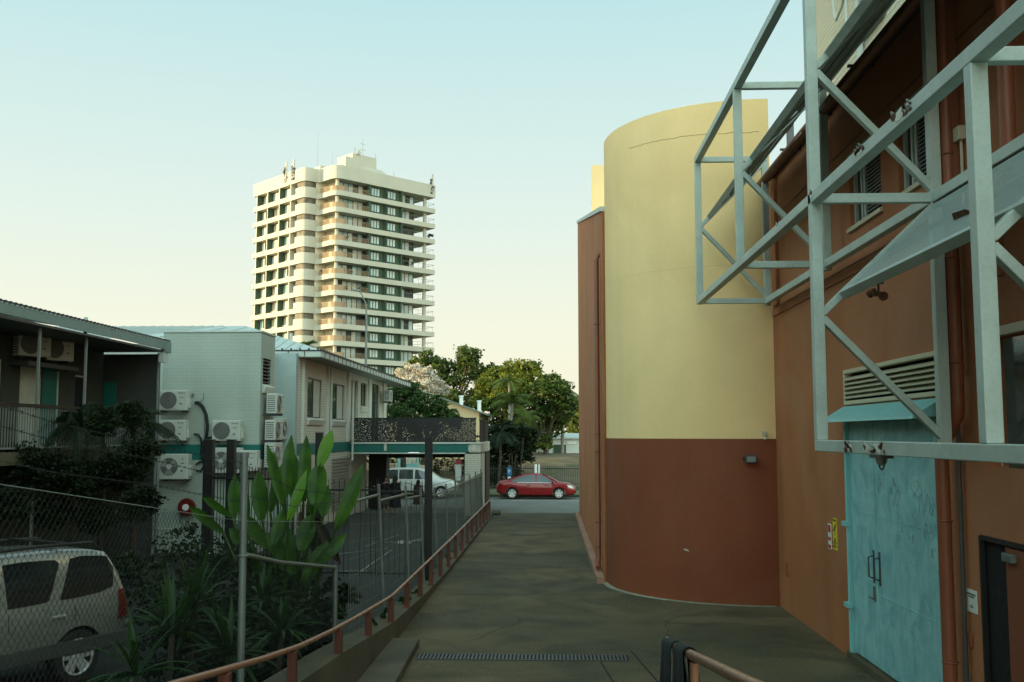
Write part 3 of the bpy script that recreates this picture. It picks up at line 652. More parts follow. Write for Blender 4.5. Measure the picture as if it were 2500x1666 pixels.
# floodlight + sensor on the curved wall
a = R(262); fl = Vector((CX+RR*math.cos(a), CY+RR*math.sin(a), 0)); z_ = aty(1830, 1121, fl.y)[1]; x_ = aty(1830, 1121, 21.3)[0]
t = thing('floodlight', 'small square black floodlight on the curved brown wall', 'floodlight', (x_, 21.28, z_))
mb = MB(); mb.box(-.12, .12, -.16, -.06, -.085, .085); B(mb, 'housing', M['dkgrey'], t, local=True, bevel=.012)
mb = MB(); mb.box(-.09, .09, -.165, -.155, -.055, .055); B(mb, 'lens', M['grey'], t, local=True)
mb = MB(); mb.box(-.14, -.125, -.12, .0, -.02, .02); mb.box(.125, .14, -.12, .0, -.02, .02); mb.box(-.14, .14, -.01, .02, -.02, .02); mb.tube([(.1, -.0, .05), (.16, -.0, .15), (.26, -.0, .45)], .006, 4); B(mb, 'bracket', M['black'], t, local=True)
x_, z_ = aty(1866, 1060, 21.25)
t = thing('movement_sensor', 'small cream sensor box at the paint line of the curved wall', 'sensor', (x_, 21.25, z_))
mb = MB(); mb.box(-.05, .05, -.06, .0, -.05, .06); B(mb, 'box', M['cream'], t, local=True, bevel=.01); mb = MB(); mb.sphere((0, -.05, -.09), .03); B(mb, 'sensor_head', M['white'], t, local=True)

# ============================================================ STEEL FRAME
fx = thing('sunshade_frame', 'pale grey-green steel truss with mesh sunshades projecting from the theatre wall', 'steel frame', (3.7, 20.5, 3.2))
XO, XI = 3.05, 4.42; FY = [20.45, 16.03, 11.5, 7.1, 2.7]; Z3, Z2, Z1 = 3.27, 6.1, 9.05; T = .125
def bm_(name, p, q, w_=T, h_=T, up=(0,0,1), m='steel'): mb = MB(); mb.beam(p, q, w_, h_, up); return B(mb, name, M[m], fx, bevel=.008)
for i, y in enumerate(FY[:4]):
    zt = Z1 if i < 3 else Z2; zb = Z2 if i < 2 else Z3
    bm_('post', (XO, y, zb+T/2+.002), (XO, y, zt-T/2-.002), up=(0,1,0)); bm_('post', (XI, y, zb-.1), (XI, y, (Z1 if i < 3 else Z2)-T/2-.002), up=(0,1,0))
    tiers = [(Z2, Z1)] if i < 2 else ([(Z2, Z1), (Z3, Z2)] if i == 2 else [(Z3, Z2)])
    for (a, b_) in tiers:
        zm = (a+b_)/2 + .06
        bm_('brace', (XO+.05, y-.004, zm-.03), (XI-.03, y-.004, a+.10), .08, .10, up=(0,1,0)); bm_('brace', (XO+.05, y+.004, zm+.03), (XI-.03, y+.004, b_-.10), .08, .10, up=(0,1,0))
    zs = {Z2, zt} | ({Z3} if i >= 2 else set())
    for z in zs:
        if not (z == Z3): bm_('cross_member', (XO+T/2+.002, y, z), (XI+.05, y, z), .10, .11)
for (y0, y1, z, x) in ((20.51, 11.43, Z1, XO), (20.51, 1., Z2, XO), (11.56, 1., Z3, XO), (20.51, 1., Z2, XI), (16.1, 11.4, Z1, XI)):
    bm_('chord', (x, y0, z), (x, y1, z), T if x == XO else .12, T)
# sunshades: edge rails + perforated sheets on the brace plane
def shade(ya, yb, a, b_, fa=.16, fb=.97, ns=3):
    zm = (a+b_)/2+.09; P0 = Vector((XO+.05, 0, zm)); P1 = Vector((XI-.03, 0, b_-.10)); at = lambda f_, y: P0.lerp(P1, f_) + Vector((0, y, 0))
    nrm = Vector((P1.z-P0.z, 0, -(P1.x-P0.x))).normalized()*-1
    rl = MB(); rl.beam(at(fa, ya), at(fa, yb), .07, .10, up=nrm); root = B(rl, 'sunshade_rail', M['steel'], fx, bevel=.006)
    for k in range(1, ns):
        f_ = fa+(fb-fa)*k/ns; rl = MB(); rl.beam(at(f_, ya), at(f_, yb), .05, .05, up=nrm); B(rl, 'sunshade_rail', M['steel'], fx)
    rl = MB(); rl.beam(at(fb, ya), at(fb, yb), .05, .05, up=nrm); rl.beam(at(fa, ya), at(fb, ya), .03, .03, up=nrm); B(rl, 'sunshade_rail', M['steel'], fx)
    sh = MB(); sh.add([at(fa, ya)+nrm*.03, at(fa, yb)+nrm*.03, at(fb, yb)+nrm*.03, at(fb, ya)+nrm*.03], [(0,1,2,3)]); return sh
s1 = shade(11.35, 1.5, Z3, Z2, ns=2); B(s1, 'perforated_sheet', M['perf'], fx)
s2 = shade(20.3, 16.2, Z2, Z1, .12, .8, 2); B(s2, 'perforated_sheet', M['dkgrey'], fx)
s3 = shade(15.9, 7.2, Z2, Z1, .12, 1.0, 3); B(s3, 'perforated_sheet', M['dkgrey'], fx)
# peeling paint and rust blisters on the upper faces of the chords
rr = random.Random(11)
def blister(x, y, z, s=1., face='w', n=3):
    a = MB(); b2 = MB(); c2 = MB(); X = x - T/2
    def blob(cy, cz, ly, lz, off):
        return [(X-off, cy+ly*math.cos(q)*rr.uniform(.55,1.2), max(z-.058, min(z+.058, cz+lz*math.sin(q)*rr.uniform(.55,1.2)))) for q in [i*math.pi/5 for i in range(10)]]
    b2.slab(blob(y, z+.005, .17*s, .05, .0015), (-.0015, 0, 0))
    for k in range(n):
        yy_ = y + rr.uniform(-.2, .2)*s; zz = z + rr.uniform(-.04, .045); a.slab(blob(yy_, zz, rr.uniform(.02,.07)*s, rr.uniform(.012,.035), .0045), (-.001, 0, 0))
        if k % 2 == 0: L_ = rr.uniform(.03,.07)*s; c2.slab([(X-.003, yy_-L_*.4, zz+.02), (X-.022, yy_-L_*.1, zz+.045), (X-.018, yy_+L_*.5, zz+.055), (X-.003, yy_+L_, zz+.03)], (.001, 0, .003))
    B(b2, 'peeled_paint', M['white_peel'], fx); B(a, 'rust_patch', M['rust'], fx); B(c2, 'paint_flake', M['steel'], fx)
for (px_, py_, z, n, s) in ((2220, 240, Z2, 8, 1.3), (2110, 365, Z2, 6, 1.), (1995, 470, Z2, 3, .6), (1908, 553, Z2, 2, .5), (2085, 1078, Z3, 7, 1.2), (2160, 1068, Z3, 6, 1.1), (2130, 1095, Z3, 3, .6)):
    blister(XO, atx(px_, py_, XO)[0], z+(.02 if z == Z2 else 0), s, n=n)
mb = MB(); ly = 10.4; 
P_ = Vector((XO+.28, ly, 4.83))
for k in range(5): mb.sphere((P_.x+rr.uniform(-.02,.02), ly+rr.uniform(-.12,.12), P_.z+rr.uniform(-.01,.04)), .035, 6, 4)
B(mb, 'rust_patch', M['rust'], fx)
mb = MB(); mb.hexa([(3.62, 9.0, 5.30), (3.64, 9.0, 5.30), (3.60, 8.5, 5.26), (3.58, 8.5, 5.26), (3.58, 8.95, 5.36), (3.60, 8.95, 5.36), (3.57, 8.6, 5.32), (3.55, 8.6, 5.32)]); B(mb, 'rust_patch', M['rust'], fx)
# security lamp hanging under the lowest chord and one under the sunshade
t = thing('bulkhead_light', 'round glass lamp hanging below the lowest truss bar', 'lamp', (XO, 9.45, Z3-T/2))
mb = MB(); mb.box(-.06, .06, -.16, .16, -.03, 0); B(mb, 'bracket', M['dkgrey'], t, local=True); mb = MB(); mb.sphere((0,0,-.045), .055); B(mb, 'glass', M['grey'], t, local=True, smooth=True); mb = MB(); mb.ring((0,0,-.05), (1,0,0), .085, .008); B(mb, 'guard', M['dkgrey'], t, local=True)
y_, z_ = atx(2150, 722, XO+.35); t = thing('spotlight', 'dark rusty spotlight hanging under the mesh sunshade', 'lamp', (XO+.35, y_, z_))
mb = MB(); mb.tube([(-.02,0,.14), (-.02,0,.03)], .012, 6); mb.box(-.03,.03,-.02,.02,.12,.17); B(mb, 'bracket', M['dkgrey'], t, local=True); mb = MB(); mb.tube([(0,.08,.03), (0,-.03,.0), (0,-.09,-.02)], [.02,.038,.05], 10); B(mb, 'lamp_head', M['rust'], t, local=True)
#@@PART3
# ============================================================ LEFT EDGE OF THE DRIVEWAY: retaining wall, handrail, fences
def ktop(y):   # top of the retaining wall
    pts = [(3, 1.62), (7, 1.20), (10, .86), (13, .63), (16.9, .27), (21.3, .06), (25.5, -.06), (47, -.20)]
    for (a, za), (b_, zb) in zip(pts, pts[1:]):
        if a <= y <= b_: return za + (zb-za)*(y-a)/(b_-a)
    return pts[0][1] if y < 3 else pts[-1][1]
ys = [3, 5, 7, 8.5, 10, 11.5, 13, 14, 15, 16, 17, 18, 19.5, 21.3, 23, 25.5, 30, 36, 41, 46.6]
rt = thing('retaining_wall', 'weathered concrete retaining wall along the left edge of the driveway', 'retaining wall', (-2.9, 25, -.15))
mb = MB()
for a, b_ in zip(ys, ys[1:]):
    mb.hexa([(-3.05,a,-.6), (-2.65,a,-.6), (-2.65,b_,-.6), (-3.05,b_,-.6), (-3.05,a,ktop(a)), (-2.65,a,ktop(a)), (-2.65,b_,ktop(b_)), (-3.05,b_,ktop(b_))])
B(mb, 'wall', M['conc_wall'], rt)
hr = thing('handrail', 'terracotta painted tube handrail on posts along the left retaining wall', 'handrail', (-2.72, 25, 0))
rz = [(44.3, .51), (40, .535), (33, .565), (27.15, .59), (22, .63), (17.3, .67), (16.4, .72), (14, .88), (12.4, 1.0), (10.87, 1.14), (9.49, 1.31), (7.47, 1.59), (5.5, 1.86), (3, 2.2)]
mb = MB(); mb.tube([(-2.7, y, z) for y, z in rz], .03, 10); B(mb, 'rail', M['copper'], hr, smooth=True)
def railz(y):
    for (a, za), (b_, zb) in zip(rz, rz[1:]):
        if b_ <= y <= a: return za + (zb-za)*(y-a)/(b_-a)
    return .5
py = [44.2, 42.3, 40.4, 38.5, 36.5, 34.5, 32.6, 30.6, 28.6, 26.6, 24.7, 22.8, 20.9, 19.0, 17.1, 15.0, 12.9, 10.6, 8.4, 6.2]
for y in py:
    mb = MB(); mb.box(-2.745, -2.655, y-.045, y+.045, ktop(y)-.02, railz(y)-.03); mb.box(-2.79, -2.66, y-.075, y+.075, ktop(y)-.02, ktop(y)+.012) ; B(mb, 'post', M['railpost'], hr, bevel=.004)
# right foreground rail with a black cloth over its end
rr_ = thing('foreground_handrail', 'terracotta tube handrail end in the right foreground with black cloth over it', 'handrail', (.75, 4.5, 0))
mb = MB(); mb.tube([(.74, 6.55, 2.09), (.745, 6.3, 2.115), (.75, 5.64, 2.205), (.755, 4.04, 2.44), (.76, 2.2, 2.72)], .027, 14); B(mb, 'rail', M['copper'], rr_, smooth=True)
for y, z in ((5.45, 2.2), (3.7, 2.47)):
    mb = MB(); mb.tube([(.75, y, z), (.75, y, .9)], .024, 10); B(mb, 'post', M['copper'], rr_, smooth=True)
mb = MB()
def fold(y0, y1, l, r_, off=0):
    vs = []; fs = []; prof = []
    for i in range(7): a = math.pi*i/6; prof.append((-.036*math.cos(a), .036*math.sin(a)))
    prof = [(-.05, -l), (-.042, -l*.5), (-.037, -.06)] + prof + [(.038, -.08), (.046, -r_*.5), (.055, -r_)]
    N = 9
    for j in range(N+1):
        y = y0 + (y1-y0)*j/N; zc = 2.205 + (5.64-y)*.145
        for k, (dx_, dz) in enumerate(prof):
            wv = .012*math.sin(j*1.3+off)*min(1, abs(dz)*4)
            vs.append((.747 + dx_ + wv, y + .05*dz*math.sin(off+1), zc + dz + (.02*math.sin(j*.9+off) if dz < -.15 else 0)))
    n = len(prof)
    for j in range(N):
        for k in range(n-1): fs.append((j*n+k, j*n+k+1, (j+1)*n+k+1, (j+1)*n+k))
    return vs, fs
t = thing('draped_cloth', 'black cloth strips draped over the end of the foreground handrail', 'cloth', (.75, 6., 1.9))
for (a, b_, l, r_, o_) in ((6.15, 6.62, .34, .30, .3), (5.62, 6.02, .42, .44, 1.7)):
    mb = MB(); mb.add(*fold(a, b_, l, r_, o_)); o = B(mb, 'cloth_strip', M['rubber'], t, smooth=True); m = o.modifiers.new('s', 'SOLIDIFY'); m.thickness = .008; m.offset = 1
mb = MB(); mb.hexa([(.62, 2, -.2), (.86, 2, -.2), (.86, 5.75, -.2), (.62, 5.75, -.2), (.62, 2, 1.95), (.86, 2, 1.95), (.86, 5.75, 1.62), (.62, 5.75, 1.62)])
B(mb, 'ramp_wall', mat('pale_ramp_wall', (.36,.37,.30), .9, .2, 3, .3, 60, stain=(.12,.13,.09), stain_amt=.7), label='pale concrete side wall of the ramp under the foreground handrail', cat='ramp wall', bevel=.02)
# trench grates
def grate(x0, x1, y0, y1, z, pitch, label, gap=.5, slant=.0):
    t = thing('drain_grate', label, 'drain grate', ((x0+x1)/2, (y0+y1)/2, z))
    mb = MB(); mb.box(x0, x1, y0, y1, z, z+.002); B(mb, 'channel', M['blackish'], t)
    mb = MB(); x = x0+pitch*.3
    mb.box(x0, x1, y0-.02, y0, z, z+.012); mb.box(x0, x1, y1, y1+.02, z, z+.012)
    while x < x1-pitch*.5: mb.hexa([(x,y0,z),(x+pitch*gap,y0,z),(x+pitch*gap+slant,y1,z),(x+slant,y1,z),(x,y0,z+.01),(x+pitch*gap,y0,z+.01),(x+pitch*gap+slant,y1,z+.01),(x+slant,y1,z+.01)]); x += pitch
    B(mb, 'bars', M['dkgrey'], t)
grate(-2.12, 1.2, 15.93, 16.30, G(16.1)+.004, .060, 'long black trench grate across the driveway in the foreground')
grate(-2.6, -2.0, 44.7, 45.6, G(45)+.004, .075, 'short drain grate at the far end of the driveway by the street', .45)
# chain-link fence on the ramp edge
def mtop(y): pts = [(4.4, 3.26), (5.4, 3.12), (7.6, 2.82), (9.8, 2.55), (14.2, 2.17)]; return [za+(zb-za)*(y-a)/(b_-a) for (a,za),(b_,zb) in zip(pts, pts[1:]) if a <= y <= b_+.01][0]
def chain(y0, y1, x=-3.02, p=.068):
    mb = MB(); k = 0; y = y0
    while y < y1-.001:
        zt = mtop(min(max(y,y0),y1)); zb = ktop(y)+.03; n = int((zt-zb)/(p/2)); pts = []
        for i in range(n+1): pts.append((x + (.004 if (i+k) % 2 else -.004), min(y1, y + (p/2 if (i+k) % 2 else -.0) ), zt - i*p/2))
        mb.tube(pts, .0017, 3, cap=False); y += p/2; k += 1
    return mb
cf = thing('chain_link_fence', 'galvanised chain-link fence with barbed wire at lower left along the ramp', 'chain-link fence', (-3.02, 9.8, 1))
B(chain(4.4, 9.78), 'wire_mesh', M['wire'], cf); B(chain(9.86, 14.1), 'wire_mesh', M['wire'], cf)
mb = MB(); mb.tube([(-2.98, 9.75, .8), (-3.0, 9.79, 2.0), (-3.02, 9.83, 3.19)], .038, 12); po_ = B(mb, 'post', M['galv'], cf, smooth=True)
mb = MB(); mb.cyl((-3.02, 9.83, 3.17), (0,0,1), .045, .05, 12); mb.ring((-3.02, 9.82, 2.56), (0,0,1), .042, .008); mb.ring((-3.0, 9.81, 2.22), (0,0,1), .045, .012); B(mb, 'post_cap', M['galv'], po_)
mb = MB(); mb.tube([(-3.02, 14.15, .3), (-3.02, 14.15, 1.56)], .035, 10); B(mb, 'post', M['galv'], cf, smooth=True)
mb = MB(); mb.tube([(-3.0, 9.83, 2.23), (-3.01, 11.2, 1.98), (-3.02, 14.15, 1.54)], .024, 8); B(mb, 'brace_rail', M['galv'], cf, smooth=True)
mb = MB(); mb.tube([(-3.02, 3.5, 4.), (-3.02, 3.5, 1.5)], .035, 8); B(mb, 'post', M['galv'], cf, smooth=True)
def barbed(pts, nb=18):
    mb = MB(); mb.tube(pts, .0022, 4, cap=False); P_ = [Vector(p) for p in pts]
    for i in range(len(P_)-1):
        n_ = max(2, int((P_[i+1]-P_[i]).length/.12))
        for k in range(n_):
            c = P_[i].lerp(P_[i+1], k/n_); d = Vector((.012, .008, .012)); mb.tube([c-d, c+d], .0015, 3); d = Vector((-.012, .008, .012)); mb.tube([c-d, c+d], .0015, 3)
    return mb
for (za, zb, zc) in ((3.28, 3.28, 3.11), (3.17, 3.17, 2.93), (2.98, 3.0, 2.73)):
    pts = [(-3.02, 4.4, za+.42), (-3.02, 6., za+.2-.01), (-3.02, 7.6, (za+.03)), (-3.02, 9.82, zc)]; B(barbed(pts), 'barbed_wire', M['wire'], cf)
for (za, zc) in ((3.1, 2.6), (2.8, 2.5)): B(barbed([(-3.02, 9.84, za), (-3.02, 11.8, (za+zc)/2-.1), (-3.02, 14.2, zc-.05)]), 'barbed_wire', M['wire'], cf)
mb = MB(); mb.tube([(-3.02, 4.4, 3.26), (-3.02, 9.82, 2.55), (-3.02, 14.15, 2.17)], .0035, 4); B(mb, 'tension_wire', M['galv'], cf)
# stepped pipe-rail fence further along
gf = thing('pipe_rail_fence', 'galvanised weldmesh fence with stepped top rails beside the driveway', 'fence', (-2.98, 25, 0))
GP = [(14.9, 1.9), (17.5, 2.41), (20.75, 2.22), (23.15, 2.06), (25.86, 1.92), (28.7, 1.86), (31.5, 1.84), (34.3, 1.82), (37, 1.8), (40, 1.8), (43, 1.8)]
tops = []
secs = [((865,1225),(922,1209)), ((927,1223),(989,1208)), ((995,1217),(1026,1211)), ((1032,1220),(1060,1208)), ((1063,1209),(1128,1180))]
for p_, q_ in secs:
    a = atx(*p_, -3.0); b_ = atx(*q_, -3.0); mb = MB(); mb.tube([(-3.0, a[0], a[1]), (-3.0, b_[0], b_[1])], .026, 8); B(mb, 'top_rail', M['galv'], gf, smooth=True)
a = atx(1128, 1180, -3.0); mb = MB(); mb.tube([(-3.0, a[0], a[1]), (-3.0, 44, 1.62)], .024, 8); B(mb, 'top_rail', M['galv'], gf, smooth=True)
for i, (y, zt) in enumerate(GP[1:]):
    mb = MB(); lean = -.0 if i else .12; mb.tube([(-3.0, y, zt+.12), (-2.9, y+lean, ktop(y)-.02)], .028, 8); B(mb, 'post', M['galv'], gf, smooth=True)
mb = MB(); y = 15.0
while y < 44:
    zt = 1.75 if y > 24 else 1.75 + (24-y)*.05; mb.tube([(-3.0, y, zt), (-3.0, y, ktop(y))], .005, 3, cap=False); y += .13
for k in range(7): mb.tube([(-3.0, 15, .55+.25*k), (-3.0, 17.5, .38+.25*k), (-3.0, 24, .15+.25*k), (-3.0, 44, 0+.25*k)], .0022, 3, cap=False)
B(mb, 'weldmesh', M['galv'], gf)
B(barbed([(-3.0, 17.5, 2.62), (-3.0, 19, 2.33), (-3.0, 20.75, 2.4), (-3.0, 23.15, 2.2), (-3.0, 25.8, 2.1), (-3.0, 31, 2.0), (-3., 37, 1.98)]), 'barbed_wire', M['wire'], gf)
# black palisade gate + tall posts
def palisade(name, label, x0, x1, y0, y1, zb, zt, pitch=.125, r=.009, rails=(.15, .92)):
    t = thing(name, label, 'fence', ((x0+x1)/2, (y0+y1)/2, zb)); L_ = math.hypot(x1-x0, y1-y0); n = int(L_/pitch); mb = MB()
    for i in range(n+1):
        f_ = i/n; x = x0+(x1-x0)*f_; y = y0+(y1-y0)*f_; mb.tube([(x, y, zb), (x, y, zt), (x, y, zt+.05)], [r, r, .002], 5)
    B(mb, 'pickets', M['black'], t); 
    for q in rails:
        z = zb+(zt-zb)*q; mb = MB(); mb.beam((x0, y0-.012, z), (x1, y1-.012, z), .05, .045); B(mb, 'rail', M['black'], t)
    return t
palisade('palisade_gate', 'tall black palisade gate standing in the car park behind the broad-leaved plant', -5.9, -4.22, 24.3, 24.3, .0, 2.28, rails=(.04, .90))
t = palisade('palisade_fence', 'black palisade fence panel between the plant and the driveway rail', -4.15, -3.1, 24.2, 24.2, .0, 2.25, rails=(.04, .90))
palisade('palisade_fence', 'black spiked fence below the air conditioners on the white brick wall', -8.7, -6.0, 25.6, 24.4, -.1, 2.55, .10, .011, rails=(.05, .9))
for (px_, pyt, Y, wd, lb) in ((1047, 1070, 24., .17, 'tallest black post standing beside the driveway fence'), (780, 1058, 25., .17, 'black post rising behind the broad-leaved plant'), (512, 1075, 26., .24, 'thick black post right of the lowest left air conditioner'), (566, 1075, 25.5, .20, 'black post between two lower air conditioners')):
    x_, z_ = aty(px_, pyt, Y); mb = MB(); mb.box(x_-wd/2, x_+wd/2, Y-wd/2, Y+wd/2, -.2, z_); mb.box(x_-wd/2-.01, x_+wd/2+.01, Y-wd/2-.01, Y+wd/2+.01, z_, z_+.02)
    B(mb, 'timber_post', M['black'], label=lb, cat='post', group='tall dark posts in the car park', bevel=.01)
t = thing('boom_gate', 'thin white boom gate arm with two white sleeves across the car park', 'boom gate', (-2.9-1, 25.5, 0))
x0, z0 = aty(930, 1324, 25.5); x1, z1 = aty(1035, 1322, 25.5)
mb = MB(); mb.tube([(x0-.3, 25.5, z0), (x1, 25.5, z0)], .012, 6); B(mb, 'arm', M['galv'], t)
for a, b_ in ((972, 985), (990, 1005)):
    xa = aty(a, 1324, 25.5)[0]; xb = aty(b_, 1324, 25.5)[0]; mb = MB(); mb.box(xa, xb, 25.45, 25.55, z0-.03, z0+.03); B(mb, 'sleeve', M['white'], t)
mb = MB(); mb.tube([(x1-.45, 25.5, z0), (x1-.15, 25.5, z0+.03), (x1, 25.5, z0+.03), (x1+.12, 25.5, z0-.06)], [.03, .06, .07, .04], 8); B(mb, 'counterweight', M['galv'], t, smooth=True)
mb = MB(); mb.box(x1-.08, x1+.08, 25.42, 25.58, -.1, z0-.02); B(mb, 'pedestal', M['dkgrey'], t)

# ============================================================ WHITE BRICK BUILDING (air conditioners, long facade, balcony)
wb = thing('brick_building', 'white painted brick building with air conditioners, long eave and black screened balcony', 'building', (-10, 38, -.2))
AY = 30.4; XA0, XA1 = -11.95, -8.9; ZA = 6.52
xl0, xl1 = -8.9, -8.9; lou = (atx(661, 900, XA1)[0]-.5, atx(661, 900, XA1)[0]+.1)
yA2 = atx(672, 830, XA1)[0]
ly0 = atx(642, 900, XA1)[0]; ly1 = atx(662, 900, XA1)[0]
mb = MB(); wallgrid(mb, lambda a, z, d: (a, AY+d, z), XA0, XA1, -.4, ZA, [], .1)
wallgrid(mb, lambda a, z, d: (XA1-d, a, z), AY, yA2, -.4, ZA, [(ly0, ly1, 4.95, 5.75, .12)], .12)
mb.add([(XA0, AY, ZA), (XA1, AY, ZA), (XA1, yA2, ZA), (XA0, yA2, ZA)], [(0,1,2,3)]); mb.add([(XA1, yA2, -.4), (XA0, yA2, -.4), (XA0, yA2, ZA), (XA1, yA2, ZA)], [(0,1,2,3)]); mb.add([(XA0, AY, -.4), (XA0, yA2, -.4), (XA0, yA2, ZA), (XA0, AY, ZA)], [(0,1,2,3)])
B(mb, 'wall', M['brick'], wb, label='white painted brick end wall carrying the air conditioners')
mb = MB(); mb.box(XA0-.03, XA1+.03, AY-.03, AY+.14, ZA+.002, ZA+.06); mb.box(XA1-.14, XA1+.03, AY+.14, yA2, ZA+.002, ZA+.06); B(mb, 'parapet_cap', M['fascia'], wb, bevel=.005)
lv = MB()
for k in range(7): lv.box(XA1-.10, XA1-.02, ly0, ly1, 5.0+k*.11, 5.03+k*.11)
lo_ = B(lv, 'louvre_window', M['dkgrey'], wb); mb = MB(); mb.box(XA1-.125, XA1-.115, ly0, ly1, 4.95, 5.75); B(mb, 'louvre_backing', M['blackish'], lo_)
mb = MB(); mb.hexa([(XA1, ly0-.06, 4.66), (XA1+.06, ly0-.06, 4.66), (XA1+.06, ly1+.06, 4.66), (XA1, ly1+.06, 4.66), (XA1, ly0-.06, 4.93), (XA1+.13, ly0-.06, 4.86), (XA1+.13, ly1+.06, 4.86), (XA1, ly1+.06, 4.93)]); B(mb, 'sill', M['wwall'], wb, bevel=.01)
# recessed link wall and long facade
XC = -9.95; XB = -9.2; YB0 = atx(728, 900, XB)[0]; YB1 = 56.0; ZE = 6.32
mb = MB(); mb.box(-20, XC, yA2+.002, YB0, -.4, ZE); B(mb, 'link_wall', M['wwall'], wb)
mb = MB(); mb.box(XC+.002, XB-.0, YB0-.3, YB0-.002, -.4, ZE); B(mb, 'grey_pier', mat('grey_blue_paint', (.34,.42,.40), .8, .05), wb)
def ypx(px_, x=XB): return atx(px_, 950, x)[0]
wins = [(ypx(751), ypx(787), 4.02, 5.55), (ypx(810), ypx(842), 4.02, 5.55), (ypx(856), ypx(874), 4.02, 5.95), (ypx(881), ypx(895), 4.75, 5.9), (ypx(908), ypx(926), 3.05, 6.0)]
mb = MB(); wallgrid(mb, lambda a, z, d: (XB-d, a, z), YB0, YB1, 3.05, ZE, [(*h, .14) for h in wins], .14)
mb.add([(XB, YB1, 3.05), (-20, YB1, 3.05), (-20, YB1, ZE), (XB, YB1, ZE)], [(0,1,2,3)]); mb.add([(XB, YB1, 3.05), (-20, YB1, 3.05), (-20, 50, 3.05), (XB, 50, 3.05)], [(0,1,2,3)])
wallgrid(mb, lambda a, z, d: (XB-d, a, z), YB0, 50, -.4, 2.62, [], .1); mb.add([(XB, 50, -.4), (-20, 50, -.4), (-20, 50, 3.05), (XB, 50, 3.05)], [(0,1,2,3)]); B(mb, 'wall', M['brick_far'], wb, label='long cream brick facade with windows under the eave')
mb = MB(); wallgrid(mb, lambda a, z, d: (XB+.012-d, a, z), YB0, 50, 2.62, 3.05, [], .02); mb.box(XA0, XA1+.012, AY-.012, AY, 2.62, 3.08); mb.box(XA1, XA1+.012, AY, yA2, 2.62, 3.08); B(mb, 'teal_band', M['dark_teal'], wb)
for i, h in enumerate(wins):
    y0, y1, z0, z1 = h
    f = MB(); x = XB-.12
    for (a, b_, c, d) in ((y0, y0+.05, z0, z1), (y1-.05, y1, z0, z1), (y0+.05, y1-.05, z0, z0+.05), (y0+.05, y1-.05, z1-.05, z1), ((y0+y1)/2-.02, (y0+y1)/2+.02, z0+.05, z1-.05)): f.box(x, x+.05, a+.002, b_-.002, c+.002, d-.002)
    fo = B(f, 'window' if i < 4 else 'door', M['dkgrey'] if i != 2 else M['fascia'], wb)
    g = MB(); g.box(x+.01, x+.02, y0, y1, z0, z1); B(g, 'pane', M['glass'], fo)
    if i < 2:
        g = MB(); g.box(x+.022, x+.028, (y0+y1)/2, y1-.05, z0+.05, z1-.05); B(g, 'curtain', M['curtain'], fo)
        g = MB(); g.box(XB-.09, XB-.06, y0+.002, y1-.002, z1+.0, z1+.7); 
    if i in (0, 1, 3):
        s_ = MB(); s_.hexa([(XB, y0-.06, z0-.28), (XB+.05, y0-.06, z0-.28), (XB+.05, y1+.06, z0-.28), (XB, y1+.06, z0-.28), (XB, y0-.06, z0-.01), (XB+.13, y0-.06, z0-.07), (XB+.13, y1+.06, z0-.07), (XB, y1+.06, z0-.01)]); B(s_, 'sill', M['wwall'], fo, bevel=.01)
for k, (a, b_) in enumerate(((737, 740), (797, 806), (847, 853), (898, 904), (934, 938))):
    mb = MB(); mb.box(XB, XB+.09, ypx(a), max(ypx(b_), ypx(a)+.12), 3.06, ZE); B(mb, 'pier', M['wwall'], wb)
for (px_, x_) in ((684, XC), (699, XC)):
    y_ = atx(px_, 900, x_+.08)[0]; mb = MB(); mb.tube([(x_+.08, y_, ZE), (x_+.08, y_, 0)], .07 if px_ == 684 else .045, 10); B(mb, 'downpipe', M['wwall'], wb, smooth=True)
y_ = ypx(801); mb = MB(); mb.tube([(XB+.14, y_, ZE), (XB+.14, y_, 3.0)], .05, 8); B(mb, 'downpipe', M['fascia'], wb, smooth=True)
y_ = 45.4; mb = MB(); mb.tube([(XB+.2, y_, 5.9), (XB+.2, y_, 2.2)], .05, 8); B(mb, 'downpipe', M['wwall'], wb, smooth=True)
# roof: hip over the long wing, slope over the front
EX = -8.4; EY0 = 36.2; EY1 = 59.7; ze = 6.45
R1 = (-12.9, 41.5, 7.93); R2 = (-12.9, 54.5, 7.93); R0 = (-30, 41.5, 7.93)
def roofplane(name, pts, ribdir, m='roof'):
    mb = MB(); mb.slab(pts, (0, 0, -.03)); o = B(mb, name, M[m], wb)
    n = (Vector(pts[1])-Vector(pts[0])).cross(Vector(pts[2])-Vector(pts[0])).normalized(); n = n if n.z > 0 else -n
    d = Vector(ribdir); d = (d - n*d.dot(n)).normalized(); s_ = n.cross(d).normalized(); P_ = [Vector(p) for p in pts]
    o0 = P_[0]; us = [(p-o0).dot(s_) for p in P_]; rb = MB(); u = min(us)+.1
    while u < max(us):
        ts = []
        for a, b_ in zip(P_, P_[1:]+P_[:1]):
            ua = (a-o0).dot(s_)-u; ub = (b_-o0).dot(s_)-u
            if ua*ub < 0: q = a.lerp(b_, ua/(ua-ub)); ts.append(q)
        if len(ts) == 2: rb.beam(ts[0]+n*.012, ts[1]+n*.012, .035, .03, up=n)
        u += .42 if len(P_) < 9 else .3
    B(rb, 'ribs', M[m], o); return o
roofplane('roof', [(EX, EY0, ze), (EX, EY1, ze), R2, R1], (-1, 0, .3))
roofplane('roof', [(EX, EY0, ze), R1, (-10.55, EY0, ze)], (0, 1, .2))
roofplane('roof', [(-10.55, EY0, ze), R1, (-13.6, EY0, 7.16)], (0, 1, .2)); roofplane('roof', [(-10.55, EY0, ze), (-13.6, EY0, 7.16), (-12.0, 31.6, 6.5)], (0, 1, .2))
